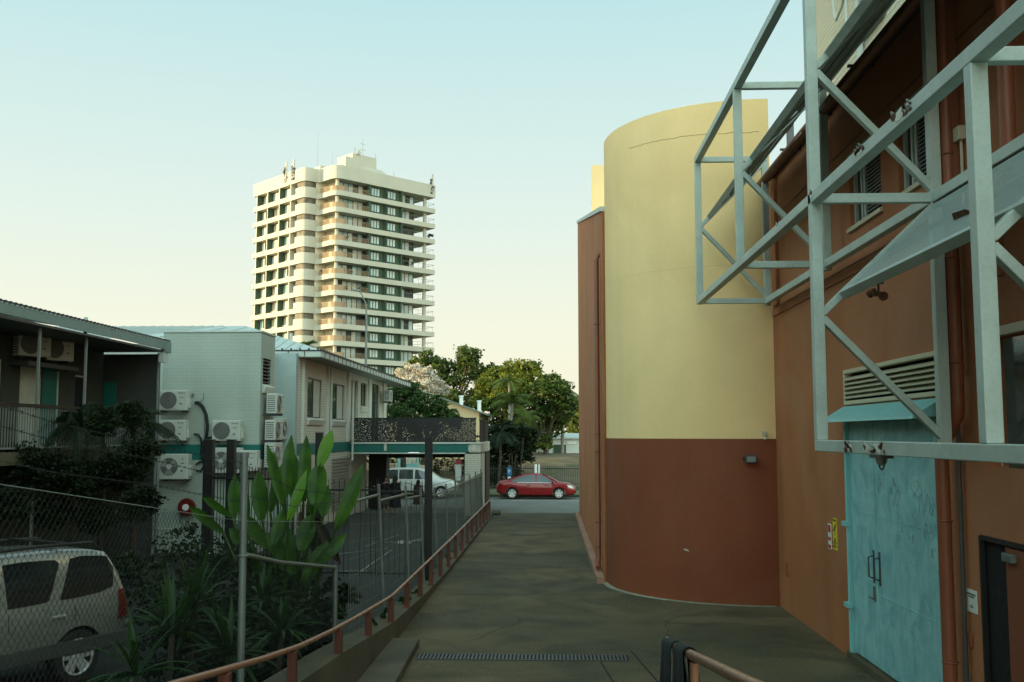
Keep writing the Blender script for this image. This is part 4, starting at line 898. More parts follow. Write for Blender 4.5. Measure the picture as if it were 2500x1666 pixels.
roofplane('roof', [(-12.0, 31.6, 6.5), (-13.6, EY0, 7.16), R1, R0, (-30, 31.6, 6.5)], (0, 1, .15))
roofplane('roof', [(EX, EY1, ze), (-17.4, EY1, ze), R2], (0, -1, .3))
mb = MB(); mb.slab([(EX+.0, EY0, ze-.26), (EX, EY1, ze-.26), (-17, EY1, ze-.26), (-17, EY0, ze-.26)], (0,0,.03)); B(mb, 'soffit', M['soffit'], wb)
mb = MB(); mb.box(EX-.02, EX+.02, EY0, EY1, ze-.24, ze-.03); mb.box(-10.55, EX-.02, EY0-.02, EY0+.02, ze-.24, ze-.03); fs_ = B(mb, 'fascia', M['fascia'], wb, bevel=.004)
mb = MB(); y = EY0+.6
while y < EY1: mb.box(EX+.02, EX+.035, y, y+.04, ze-.235, ze-.04); y += .78
for x in (-10.2, -9.6, -9.0): mb.box(x, x+.03, EY0-.035, EY0-.02, ze-.235, ze-.04)
B(mb, 'fascia_joints', M['roof_dark'], fs_)
mb = MB(); mb.box(EX-.05, EX+.05, EY0-.05, EY1, ze-.028, ze+.012); mb.box(-10.6, EX-.05, EY0-.05, EY0+.04, ze-.028, ze+.012)
y = EY0
while y < EY1: mb.box(EX-.03, EX+.06, y, y+.06, ze+.012, ze+.05); y += .42
x = -10.5
while x < EX: mb.box(x, x+.05, EY0-.06, EY0+.02, ze+.012, ze+.07); x += .33
B(mb, 'roof_edge', M['roof_dark'], fs_)
# balcony over the carport
BY = 45.8; BX0, BX1 = XB+.02, -3.2
mb = MB(); mb.box(BX0, BX1, BY+.02, 51.6, 2.62, 2.98); B(mb, 'balcony_slab', M['wwall'], wb)
mb = MB(); mb.box(BX0, -3.78, BY-.02, BY+.018, 2.56, 2.95); B(mb, 'teal_band', M['dark_teal'], wb)
mb = MB(); mb.box(BX0, BX1+.05, BY-.06, BY+.1, 2.952, 3.03); mb.box(BX0, -3.9, BY-.03, BY+.02, 2.50, 2.555)
for px_ in (941, 1157): x_ = aty(px_, 1090, BY)[0]; mb.box(x_-.06, x_+.06, BY-.035, BY-.021, 2.64, 2.95)
B(mb, 'band_trim', M['wwall'], wb)
mb = MB(); mb.prism([(-3.76, BY-.02), (BX1, BY-.02), (BX1+.06, BY+.1), (BX1+.06, 51.6), (-3.76, 51.6)], 2.54, 3.03); B(mb, 'balcony_corner', M['brick_far'], wb, bevel=.05)
mb = MB(); mb.box(-3.92, BX1, BY, 51.5, -.4, 2.50); B(mb, 'column_wall', M['brick_far'], wb)
mb = MB(); mb.box(BX1+.001, BX1+.06, 48.6, 51.55, -.4, 2.53); B(mb, 'dark_panel', M['wood'], wb)
mb = MB(); mb.box(BX0+.05, -3.42, BY+.02, BY+.032, 3.06, 4.11); sc_ = B(mb, 'balcony_screen', M['screen'], wb, label='black laser-cut balcony screen with swirling slots')
mb = MB()
for z in (3.05, 4.11): mb.box(BX0, -3.4, BY+.01, BY+.05, z-.02, z+.03)
x = BX0
while x < -3.35: mb.box(x-.02, x+.02, BY+.034, BY+.07, 3.03, 4.12); x += 1.17
B(mb, 'screen_frame', M['black'], sc_)
mb = MB(); y = BY+.1
while y < 51.5: mb.box(BX1-.06, BX1-.03, y, y+.10, 3.03, 4.0); y += .13
mb.box(BX1-.08, BX1-.01, BY+.05, 51.5, 4.0, 4.06); mb.box(BX1-.09, BX1+.0, 48.4, 48.5, 3.03, 4.15); B(mb, 'slat_screen', M['wood'], wb, label='weathered timber slat screen on the side of the balcony')
mb = MB(); mb.box(BX0, -3.9, 51.45, 51.6, 2.2, 2.6); mb.box(BX0+.0, BX0+.9, 50.5, 51.5, -.3, 2.6); B(mb, 'rear_beam', M['black'], wb)
mb = MB()
for k in range(16): mb.box(XB+.02, XB+.05, 42.0, 45.6, .2+k*.14, .26+k*.14)
B(mb, 'louvre_shutter', M['grey'], wb)
x_, z_ = aty(1010, 1110, 48.); t = thing('ceiling_light', 'lit oval white light under the balcony', 'ceiling light', (x_, 48., 2.6))
mb = MB(); mb.sphere((0, 0, -.05), .22, 14, 6, (1.4, 1, .3)); B(mb, 'diffuser', M['lamp'], t, local=True, smooth=True); mb = MB(); mb.cyl((0,0,-.04), (0,0,1), .33, .045, 16); B(mb, 'housing', M['white'], t, local=True)
# ---- air conditioner outdoor units
def ac(label, style, W=.86, D=.32, H_=.62, brand=None, badge=False):
    t = thing('outdoor_air_conditioner', label, 'air conditioner', group='outdoor air conditioner units')
    mb = MB(); mb.box(-W/2, W/2, -D, 0, .0, H_); B(mb, 'casing', M['acw'], t, local=True, bevel=.018, segs=2)
    mb = MB(); cx = -W*.16; r = min(H_*.43, W*.30)
    if style == 'square':
        mb.box(cx-r-.02, cx+r+.02, -D-.012, -D-.001, H_/2-r-.01, H_/2+r+.01); B(mb, 'grille_frame', M['acw'], t, local=True, bevel=.01)
        mb = MB(); mb.cyl((cx, -D-.012, H_/2), (0,-1,0), r, .006, 28); g = B(mb, 'fan_guard', M['ac_dark'], t, local=True)
        mb = MB()
        for k in range(1, 8): mb.ring((cx, -D-.02, H_/2), (0,1,0), r*k/8+.005, .0035, 24, 4)
        B(mb, 'guard_wires', M['ac_mid'], g, local=True)
    else:
        mb.cyl((cx, -D-.001, H_/2), (0,-1,0), r, .008, 28); g = B(mb, 'fan_guard', M['ac_dark'], t, local=True)
        mb = MB()
        for k in range(3):
            a0_ = 2*math.pi*k/3
            for j in range(5):
                a1_ = a0_+j*.22; a2_ = a1_+.20; mb.slab([(cx+.05*math.cos(a1_), -D-.010, H_/2+.05*math.sin(a1_)), (cx+r*.92*math.cos(a1_), -D-.012, H_/2+r*.92*math.sin(a1_)), (cx+r*.92*math.cos(a2_), -D-.016, H_/2+r*.92*math.sin(a2_)), (cx+.05*math.cos(a2_), -D-.014, H_/2+.05*math.sin(a2_))], (0,-.003,0))
        B(mb, 'fan', M['ac_mid'], g, local=True)
        mb = MB(); mb.cyl((cx, -D-.008, H_/2), (0,-1,0), r*.30, .016, 18); B(mb, 'hub', M['acw'], g, local=True)
        mb = MB()
        for k in range(3, 8): mb.ring((cx, -D-.025, H_/2), (0,1,0), r*k/7.6, .003, 24, 4)
        B(mb, 'guard_wires', M['ac_mid'], g, local=True)
    mb = MB()
    for k in range(8): mb.box(-W/2-.004, -W/2-.0, -D+.04, -.04, .07+k*H_*.105, .07+k*H_*.105+.026)
    B(mb, 'side_vents', M['ac_dark'], t, local=True)
    mb = MB(); mb.box(W/2+.001, W/2+.05, -D*.75, -.04, H_*.12, H_*.55); B(mb, 'valve_cover', M['acw'], t, local=True, bevel=.015)
    mb = MB(); mb.box(-W/2+.05, -W/2+.10, -D+.0, .12, -.06, -.002); mb.box(W/2-.16, W/2-.11, -D, .12, -.06, -.002); B(mb, 'bracket', M['dkgrey'], t, local=True)
    mb = MB(); mb.box(W*.24, W*.36, -D-.003, -D-.001, H_*.62, H_*.65); mb.box(W*.24, W*.32, -D-.003, -D-.001, H_*.3, H_*.36); B(mb, 'plate_marks', M['ac_dark'], t, local=True)
    if brand: text(brand, .055, M['black'], 'badge', t, wmat(t) @ Matrix.Translation((W*.31, -D-.004, H_*.86)) @ Matrix.Rotation(R(90), 4, 'X'))
    if badge:
        mb = MB(); c0 = (W*.30, H_*.80); s_ = .034
        for (a, b_) in ((0, .55), (-.75, -.45), (.75, -.45)):
            u = c0[0]+a*s_; v = c0[1]+b_*s_*1.1
            if a == 0: q = [(u, v-s_*.75), (u+s_*.38, v), (u, v+s_*.75), (u-s_*.38, v)]
            else: sg = 1 if a > 0 else -1; q = [(c0[0], c0[1]-.1*s_), (c0[0]+sg*s_*.75, c0[1]-.1*s_-.0), (c0[0]+sg*s_*1.13, c0[1]-s_*.75), (c0[0]+sg*s_*.38, c0[1]-s_*.75)]
            mb.slab([(x, -D-.001, z) for x, z in q], (0, -.003, 0))
        B(mb, 'badge', M['signr'], t, local=True)
    return t
A1 = ac('topmost air conditioner at the left edge of the white brick wall', 'square', brand='Panasonic'); A3 = ac('large air conditioner with a visible grey fan and red badge below two others', 'open', .88, .33, .76, badge=True)
def front(px_, py_, Y=AY): x_, z_ = aty(px_, py_, Y-.2); return (x_, Y-.10, z_)
A1.matrix_basis = TM(front(428, 1003)); A3.matrix_basis = TM(front(430, 1170))
dup(A1, TM(front(425, 1076)), 'second air conditioner down at the left edge of the white brick wall')
dup(A1, TM(front(557, 1077)), 'air conditioner hanging in the middle of the white brick wall above the teal band')
dup(A3, TM(front(556, 1155)), 'air conditioner with visible fan partly behind two black posts')
dup(A1, TM(front(598, 1150)), 'air conditioner at the right corner of the white wall just above the spiked fence')
SX = XA1+.12
def side(px_, py_, x=SX+.2): y_, z_ = atx(px_, py_, x); return (x-.2, y_, z_)
E_ = R(90)   # front towards +X
dup(A1, TM((SX, 31.1, side(665, 1010)[2]), E_), 'upper air conditioner seen side-on at the corner of the white wall')
dup(A1, TM((SX, 31.0, side(663, 1075)[2]), E_), 'lower air conditioner seen side-on at the corner of the white wall')
dup(A3, TM((SX, 31.0, side(660, 1142)[2]), E_), 'air conditioner seen side-on below the teal band by the broad leaves')
y_ = atx(697, 1075, XC+.45)[0]; A9 = dup(A3, TM((XC+.12, y_, side(697, 1075)[2]), E_), 'tall air conditioner beside the downpipe facing the driveway')
y_ = atx(952, 981, XB+.5)[0]; dup(A1, TM((XB+.25, y_, atx(952, 981, XB+.5)[1]), E_), 'air conditioner hanging under the far end of the long eave')
# pipes, hose reel, taps
t = thing('pipe_bundle', 'black insulated pipes curving down the white wall between air conditioners', 'pipes', (-10.7, AY-.1, 2))
def q(px_, py_, d=.08): x_, z_ = aty(px_, py_, AY-d); return (x_, AY-d, z_)
mb = MB(); mb.tube([q(476,984), q(484,983), q(495,993), q(503,1012), q(507,1040), q(504,1068), q(494,1090), q(492,1110), q(499,1125)], .05, 8); B(mb, 'insulated_pipe', M['cable'], t, smooth=True)
mb = MB(); mb.tube([q(474,1060), q(484,1062), q(491,1072), q(494,1100)], .035, 8); mb.tube([q(517,1068), q(508,1070), q(500,1082), q(497,1100), q(500,1127)], .04, 8); mb.tube([q(478,1135), q(488,1128), q(498,1127)], .03, 8); mb.tube([q(479,1150), q(490,1150), q(501,1132)], .03, 8); B(mb, 'insulated_pipe', M['cable'], t, smooth=True)
mb = MB(); mb.tube([q(480,982), q(490,981), q(497,974), q(497,960)], .012, 5); mb.tube([q(500,1000), q(499,1100)], .012, 5); mb.box(q(495,1,.1)[0], q(499,1,.1)[0], AY-.05, AY, q(1,965)[2]-.05, q(1,965)[2]+.05); B(mb, 'conduit', M['galv'], t)
t = thing('hose_reel', 'red fire hose reel with white hub low on the white brick wall', 'hose reel', q(459, 1238, .0))
mb = MB(); mb.ring((0,-.12,0), (0,1,0), .20, .075, 28, 8); B(mb, 'reel', M['red'], t, local=True, smooth=True); mb = MB(); mb.cyl((0,-.02,0), (0,-1,0), .25, .04, 26); mb.cyl((0,-.18,0), (0,-1,0), .25, .015, 26); B(mb, 'reel_flange', M['red'], t, local=True)
mb = MB(); mb.cyl((0,-.19,0), (0,-1,0), .10, .03, 18); B(mb, 'hub', M['white'], t, local=True); mb = MB(); mb.tube([(-.1,-.1,-.2), (-.2,-.1,-.4), (-.05,-.1,-.62), (.08,-.1,-.35)], .014, 6); B(mb, 'hose', M['black'], t, local=True)
t = thing('standpipe', 'small white standpipe tap near the foot of the white wall', 'tap', (aty(508, 1370, 25)[0], 25, -.05))
mb = MB(); mb.tube([(0,0,0), (0,0,.35)], .03, 8); B(mb, 'pipe', M['galv'], t, local=True); mb = MB(); mb.sphere((.03,0,.45), .10, 10, 6, (1,1,.8)); B(mb, 'tap_head', M['white'], t, local=True, smooth=True)
mb = MB(); x_, z_ = q(392,1)[0], 0; mb.tube([(x_-.02, AY-.05, 2.6), (x_-.02, AY-.05, 0)], .03, 6); mb.box(x_-.05, x_+1.1, AY-.02, AY, q(1,1290)[2]-.02, q(1,1290)[2]+.02); B(mb, 'drain_pipe', M['wwall'], wb)
mb = MB(); z1 = aty(711, 815, 44.)[1]; x_ = aty(711, 815, 44)[0]; mb.tube([(x_, 44, 6.6), (x_, 44, z1)], .07, 8); B(mb, 'vent_pipe', M['roof'], wb, smooth=True)

# ============================================================ MOTEL WING (left)
mo = thing('motel_wing', 'dark two-storey motel wing with shaded balcony and metal roof at the left edge', 'building', (-13, 18, 0))
MX = -11.1; zm0 = 6.05; MW = -12.9
mb = MB(); mb.slab([(MX, -30, zm0), (MX, 28.6, zm0), (-19, 28.6, zm0+1.2), (-19, -30, zm0+1.2)], (0,0,.03)); ro = B(mb, 'roof', M['roof'], mo)
rb = MB(); y = 4.
while y < 28.6: rb.beam((MX-.01, y, zm0+.05), (-19, y, zm0+1.25), .03, .035); rb.box(MX-.03, MX+.05, y-.03, y+.03, zm0+.02, zm0+.065); y += .2
B(rb, 'ribs', M['roof_dark'], ro)
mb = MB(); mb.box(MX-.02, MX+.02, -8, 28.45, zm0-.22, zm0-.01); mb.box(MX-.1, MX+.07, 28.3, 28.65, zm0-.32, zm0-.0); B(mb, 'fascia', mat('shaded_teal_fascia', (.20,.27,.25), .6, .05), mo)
mb = MB(); mb.box(MX-.12, MX+.04, 28.2, 28.5, zm0-.6, zm0-.33); B(mb, 'rainwater_head', M['fascia'], mo)
mb = MB(); mb.box(-19, MX-.03, -30, 28.4, zm0-.30, zm0-.25); B(mb, 'soffit', M['dkgrey'], mo)
MP = lambda a, z, d: (MW-d, a, z)
ym = lambda px_: atx(px_, 900, MW)[0]
holes = [(ym(-60), ym(5), 3.05, 5.15), (ym(50), ym(104), 3.05, 5.15), (ym(106), ym(148), 3.05, 5.15), (ym(185), ym(215), 3.9, 5.0)]
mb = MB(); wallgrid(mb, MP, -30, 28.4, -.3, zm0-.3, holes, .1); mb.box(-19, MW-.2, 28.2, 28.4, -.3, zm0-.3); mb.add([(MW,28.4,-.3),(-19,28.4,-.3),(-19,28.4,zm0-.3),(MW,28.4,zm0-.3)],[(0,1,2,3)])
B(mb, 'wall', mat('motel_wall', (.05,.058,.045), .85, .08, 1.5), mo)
for i, h in enumerate(holes):
    f = MB(); x = MW-.08
    for (a, b_, c, d) in ((h[0], h[0]+.05, h[2], h[3]), (h[1]-.05, h[1], h[2], h[3]), (h[0]+.05, h[1]-.05, h[3]-.05, h[3]), (h[0]+.05, h[1]-.05, h[2], h[2]+.05)): f.box(x, x+.05, a, b_, c, d)
    fo = B(f, 'window', M['fascia'], mo); g = MB(); g.box(x+.01, x+.02, h[0], h[1], h[2], h[3]); B(g, 'pane' if i in (1, 3) else 'door_leaf', M['curtain'] if i == 1 else (M['glass_dk'] if i == 3 else M['dark_teal']), fo)
mb = MB(); mb.box(MW, MX-.1, -30, 28.2, 2.75, 3.02); B(mb, 'balcony_slab', M['conc_wall'], mo)
for px_ in (95, 210, 388):
    y_ = atx(px_, 900, MX-.2)[0]; mb = MB(); mb.box(MX-.24, MX-.19, y_-.025, y_+.025, -.2 if px_ in (95, 388, 200) else 3.02, zm0-.31); B(mb, 'post', M['grey'], mo)
mb = MB(); y = 8.
while y < 27.9: mb.box(MX-.215, MX-.195, y-.008, y+.008, 3.12, 3.98); y += .11
mb.box(MX-.23, MX-.18, -8, 28, 3.08, 3.12); B(mb, 'balustrade', M['grey'], mo)
mb = MB(); mb.box(MX-.25, MX-.16, -8, 28, 3.98, 4.05); B(mb, 'balcony_rail', M['wood'], mo)
mb = MB(); x_, z_ = aty(210, 775, 26.); mb.tube([(x_, 26, zm0), (x_, 26, z_)], .05, 8); B(mb, 'vent_pipe', M['roof'], mo)
for (px_, py_, lb) in ((88, 872, 'left air conditioner under the motel balcony roof'), (146, 882, 'right air conditioner under the motel balcony roof')):
    y_, z_ = atx(px_, py_, MW+.35); dup(A1, TM((MW+.12, y_, z_), R(62)), lb)
mb = MB(); y0 = atx(50, 870, MW+.3)[0]; y1 = atx(175, 880, MW+.3)[0]; mb.box(MW+.002, MW+.5, y0, y1, atx(88, 880, MW+.3)[1]-.16, atx(88, 876, MW+.3)[1]-.1); B(mb, 'equipment_shelf', M['dkgrey'], mo)
xe_ = aty(386, 900, 28.62)[0]; mb = MB(); mb.box(-19, xe_, 28.62, 28.8, -.3, zm0-.34); B(mb, 'end_wall', M['dkgrey'], mo)
g = MB(); g.box(*sorted((aty(256, 900, 28.6)[0], aty(285, 900, 28.6)[0])), 28.58, 28.615, 4.1, 4.9); B(g, 'end_window', M['dark_teal'], mo)
# dark store room under the motel, plus an unseen block added further left (outside the frame) to keep the lane in shade
hb = thing('shade_block', 'tall unseen block added left of the frame to shade the lane', 'building', (-45, 16, 0))
mb = MB(); mb.box(-60, -38, -40, 22, -.5, 16.8); B(mb, 'wall', M['conc_wall'], hb); mb = MB(); mb.box(-60, -38, 22.01, 62, -.5, 17.6); B(mb, 'wall', M['conc_wall'], hb)
mb = MB(); mb.box(-60.3, -37.7, -40.3, 21.9, 16.81, 17.); B(mb, 'roof', M['roof'], hb)
#@@PART4
# ============================================================ VEHICLES
def lerp_tab(tab, x):
    if x <= tab[0][0]: return tab[0][1:]
    for a, b_ in zip(tab, tab[1:]):
        if a[0] <= x <= b_[0]:
            f_ = (x-a[0])/(b_[0]-a[0]); return tuple(p+(q_-p)*f_ for p, q_ in zip(a[1:], b_[1:]))
    return tab[-1][1:]
def make_car(name, label, cat, paint, tab, wins, wheels, wr, wwid, Wd, loc, rz, rim='five', extras=None, glass='glass', cladding=False):
    """tab: x, zbottom, zbelt, ztop, halfw_bottom, halfw_belt, halfw_top ; front is +X"""
    t = thing(name, label, cat, loc, rz)
    xs = []; 
    for a, b_ in zip(tab, tab[1:]):
        n = max(1, int((b_[0]-a[0])/.14)); xs += [a[0]+(b_[0]-a[0])*i/n for i in range(n)]
    xs.append(tab[-1][0])
    def smooth_tab(x):
        acc = [0]*6; W_ = 0
        for k in (-.09, -.045, 0, .045, .09):
            v = lerp_tab(tab, max(tab[0][0], min(tab[-1][0], x+k))); acc = [p+q_ for p, q_ in zip(acc, v)]; W_ += 1
        return [p/W_ for p in acc]
    def section(x):
        zb, zm, zt, wb_, wm, wt = smooth_tab(x); zmid = zb+(zm-zb)*.5; r = min(.06, (zt-zm)*.5+.02)
        h = [(0, zb), (wb_*.85, zb), (wb_, zb+.06), (wm*1.0+.012, zb+(zm-zb)*.35), (wm+.02, zb+(zm-zb)*.7), (wm, zm-.03), (wm-.012, zm), (wm+(wt-wm)*.45, zm+(zt-zm)*.45), (wt+.01, zt-r), (wt-.06, zt-.012), (wt*.5, zt+.0), (0, zt+.008)]
        return h
    n = 12; vs = []; fs = []
    for x in xs:
        h = section(x); ring = [(x, -y, z) for y, z in h] + [(x, y, z) for y, z in h[-2:0:-1]]; vs += ring
    m_ = len(section(xs[0]))*2-2
    for i in range(len(xs)-1):
        for k in range(m_): fs.append((i*m_+k, (i+1)*m_+k, (i+1)*m_+(k+1)%m_, i*m_+(k+1)%m_))
    fs.append(tuple(range(m_))); fs.append(tuple((len(xs)-1)*m_+k for k in range(m_))[::-1])
    mb = MB(); mb.add(vs, fs); body = B(mb, 'body', paint, t, local=True, smooth=True)
    # cut wheel arches
    for wx in wheels:
        cu = MB(); cu.cyl((wx, -Wd, wr), (0,1,0), wr*1.14, 2*Wd, 36); c = B(cu, 'cut', None, t, local=True); md = body.modifiers.new('c', 'BOOLEAN'); md.object = c; md.operation = 'DIFFERENCE'; md.solver = 'EXACT'
        bpy.context.view_layer.update(); dg = bpy.context.evaluated_depsgraph_get(); me = bpy.data.meshes.new_from_object(body.evaluated_get(dg)); body.modifiers.clear(); old = body.data; body.data = me; bpy.data.meshes.remove(old); bpy.data.objects.remove(c)
    try: body.data.set_sharp_from_angle(angle=R(38))
    except Exception: pass
    def sideY(x, z):
        h = section(x)
        for (y0, z0), (y1, z1) in zip(h[3:], h[4:]):
            if z0 <= z <= z1 and z1 > z0: return y0+(y1-y0)*(z-z0)/(z1-z0)
        return h[8][0]
    def panel(poly, off=.006, res=10):
        # densified polygon strip on the side surface (poly lists top & bottom chains)
        top, bot = poly; vs = []; fs = []
        for i in range(res+1):
            for ch in (bot, top):
                L_ = len(ch)-1; s_ = i/res*L_; k = min(int(s_), L_-1); f_ = s_-k; x = ch[k][0]+(ch[k+1][0]-ch[k][0])*f_; z = ch[k][1]+(ch[k+1][1]-ch[k][1])*f_
                vs.append((x, z))
        out = []
        for sg in (-1, 1):
            mb = MB(); V = []; F_ = []
            for i in range(res+1):
                (xb, zb), (xt, zt) = vs[2*i], vs[2*i+1]
                for j in range(5):
                    x = xb+(xt-xb)*j/4; z = zb+(zt-zb)*j/4; V.append((x, sg*(sideY(x, z)+off), z))
            for i in range(res):
                for j in range(4): F_.append((i*5+j, (i+1)*5+j, (i+1)*5+j+1, i*5+j+1))
            mb.add(V, F_); out.append(mb)
        return out
    for w_ in wins:
        for mb in panel(w_, .007): B(mb, 'side_window', M[glass], t, local=True, smooth=True)
    for wx in wheels:
        for sg in (-1, 1):
            y = sg*(Wd-wwid*.5-.02)
            mb = MB(); rr2 = wr; prof = [(rr2*.66, -.5), (rr2*.93, -.5), (rr2, -.36), (rr2, .36), (rr2*.93, .5), (rr2*.66, .5)]; N = 32; V = []; F_ = []
            for i in range(N):
                a = 2*math.pi*i/N
                for r_, u in prof: V.append((wx+r_*math.cos(a), y+u*wwid, wr+r_*math.sin(a)))
            k = len(prof)
            for i in range(N):
                for j in range(k): F_.append((i*k+j, ((i+1)%N)*k+j, ((i+1)%N)*k+(j+1)%k, i*k+(j+1)%k))
            mb.add(V, F_); wo = B(mb, 'wheel', M['tyre'], t, local=True, smooth=True)
            mb = MB(); yo = y+sg*wwid*.36; mb.cyl((wx, y, wr), (0,sg,0), wr*.66, .01, 28); B(mb, 'rim_barrel', M['trim'], wo, local=True)
            mb = MB(); mb.ring((wx, yo+sg*.02, wr), (0,1,0), wr*.655, .018, 32, 6)
            for q_ in range(5):
                a = 2*math.pi*q_/5+math.pi/2
                d = Vector((math.cos(a), 0, math.sin(a))); s_ = Vector((-math.sin(a), 0, math.cos(a))); c = Vector((wx, yo, wr)); w0, w1 = (.05, .085) if rim == 'five' else (.07, .05)
                ins = Vector((0, sg*.01, 0)); th_ = Vector((0, -sg*.03, 0))
                mb.slab([c+d*.02-s_*w0+ins, c+d*wr*.64-s_*w1+ins*2, c+d*wr*.64+s_*w1+ins*2, c+d*.02+s_*w0+ins], th_)
            mb.cyl((wx, yo+sg*.0, wr), (0,sg,0), .055, .022, 14); B(mb, 'rim', M['rim'], wo, local=True)
            mb = MB(); ar = MB(); V = []; F_ = []   # wheel well
            for i in range(13):
                a = math.pi*i/12
                for yy_ in (.45, Wd-.035): V.append((wx+wr*1.13*math.cos(a), sg*yy_, wr+wr*1.13*math.sin(a)))
            for i in range(12): F_.append((2*i, 2*i+2, 2*i+3, 2*i+1))
            mb.add(V, F_); B(mb, 'wheel_well', M['trim'], t, local=True)
            if cladding:
                mb = MB(); mb.tube([(wx+wr*1.16*math.cos(R(a)), sg*(sideY(max(tab[0][0]+.1, min(tab[-1][0]-.1, wx)), wr)+.012), wr+wr*1.16*math.sin(R(a))) for a in range(-10, 191, 12)], .045, 6); B(mb, 'wheel_arch_trim', M['dkgrey'] if cladding == 'grey' else paint, t, local=True, smooth=True)
    if extras: extras(t, sideY, panel, section, body)
    return t
# red sedan (front +X)
tab = [(-2.28, .42, .72, .80, .55, .60, .55), (-2.22, .30, .84, .98, .74, .76, .62), (-2.05, .26, .90, 1.05, .82, .84, .66), (-1.72, .24, .93, 1.08, .86, .88, .68), (-1.2, .22, .93, 1.28, .87, .90, .60), (-.75, .21, .925, 1.42, .87, .90, .57), (-.2, .20, .92, 1.47, .87, .90, .58), (.2, .20, .91, 1.46, .87, .90, .58), (.6, .20, .90, 1.36, .87, .90, .58), (1.0, .20, .895, 1.15, .87, .90, .60), (1.25, .21, .885, 1.0, .86, .89, .68), (1.6, .22, .86, .95, .85, .88, .70), (1.95, .23, .80, .89, .82, .84, .66), (2.18, .25, .70, .78, .70, .72, .58), (2.30, .34, .58, .64, .50, .52, .45)]
def red_extras(t, sY, panel, section, body):
    for nm, poly, m_ in (('headlight', ([(1.78,.82),(2.0,.80),(2.15,.72)], [(1.9,.66),(2.05,.63),(2.17,.60)]), 'head'), ('tail_light', ([(-2.2,.93),(-2.05,.93),(-1.95,.90)], [(-2.2,.74),(-2.1,.74),(-1.98,.76)]), 'tail')):
        for mb in panel(poly, .008): B(mb, nm, M[m_], t, local=True, smooth=True)
    for mb in panel(([(-1.05,.975),(0,.965),(1.1,.945)], [(-1.1,.955),(0,.945),(1.12,.925)]), .010): B(mb, 'window_trim', M['rim'], t, local=True)
    for sg in (-1, 1):
        for x in (-.45, .62):
            y = sg*(sY(x, .80)+.02); mb = MB(); mb.box(x-.09, x+.09, min(y, y-.02*sg), max(y, y+.012*sg), .79, .82); B(mb, 'door_handle', M['carred'], t, local=True, bevel=.006)
        for x in (-.98, .02, 1.05):
            mb = MB(); y = sg*(sY(x, .6)+.003); mb.tube([(x, sg*(sY(x,.3)+.002), .3), (x, y, .6), (x, sg*(sY(x,.88)+.002), .88)], .004, 4); B(mb, 'door_gap', M['trim'], t, local=True)
        mb = MB(); mb.sphere((.98, sg*1.0, .99), .10, 10, 6, (1.1, .9, .7)); B(mb, 'wing_mirror', M['carred'], t, local=True, smooth=True)
        mb = MB(); mb.beam((-.95, sg*(sY(0,.3)+.012), .31), (1.0, sg*(sY(0,.3)+.012), .33), .012, .03); B(mb, 'sill_strip', M['copper'], t, local=True)
    for (a, b_, w0, w1, nm) in (((.42, 1.435), (1.22, 1.0), .52, .68, 'windscreen'), ((-1.62, 1.11), (-.82, 1.41), .62, .50, 'rear_window')):
        mb = MB(); mb.slab([(a[0], -w0, a[1]+.012), (b_[0], -w1, b_[1]+.012), (b_[0], w1, b_[1]+.012), (a[0], w0, a[1]+.012)], (0, 0, .004)); B(mb, nm, M['glass'], t, local=True)
    mb = MB(); mb.box(2.2, 2.33, -.4, .4, .36, .56); B(mb, 'grille', M['trim'], t, local=True, bevel=.02)
    mb = MB(); mb.box(2.0, 2.2, -.7, .7, .24, .34); B(mb, 'lower_grille', M['trim'], t, local=True, bevel=.02)
xa, _ = aty(1213, 1219, 59.2); xb, _ = aty(1405, 1219, 59.2)
sc = (xb-xa)/4.58
car = make_car('parked_car', 'red sedan parked at the far kerb of the street', 'car', M['carred'], tab,
    [([(-1.42,1.08),(-1.0,1.26),(-.55,1.36),(-.04,1.40)], [(-1.30,.985),(-1.0,.98),(-.5,.975),(-.04,.97)]), ([(.06,1.40),(.35,1.36),(.62,1.25),(.95,1.07)], [(.06,.97),(.4,.965),(.7,.96),(1.02,.955)])],
    [-1.37, 1.33], .33, .21, .92, ((xa+xb)/2, 59.2, -.345), 0, extras=red_extras)
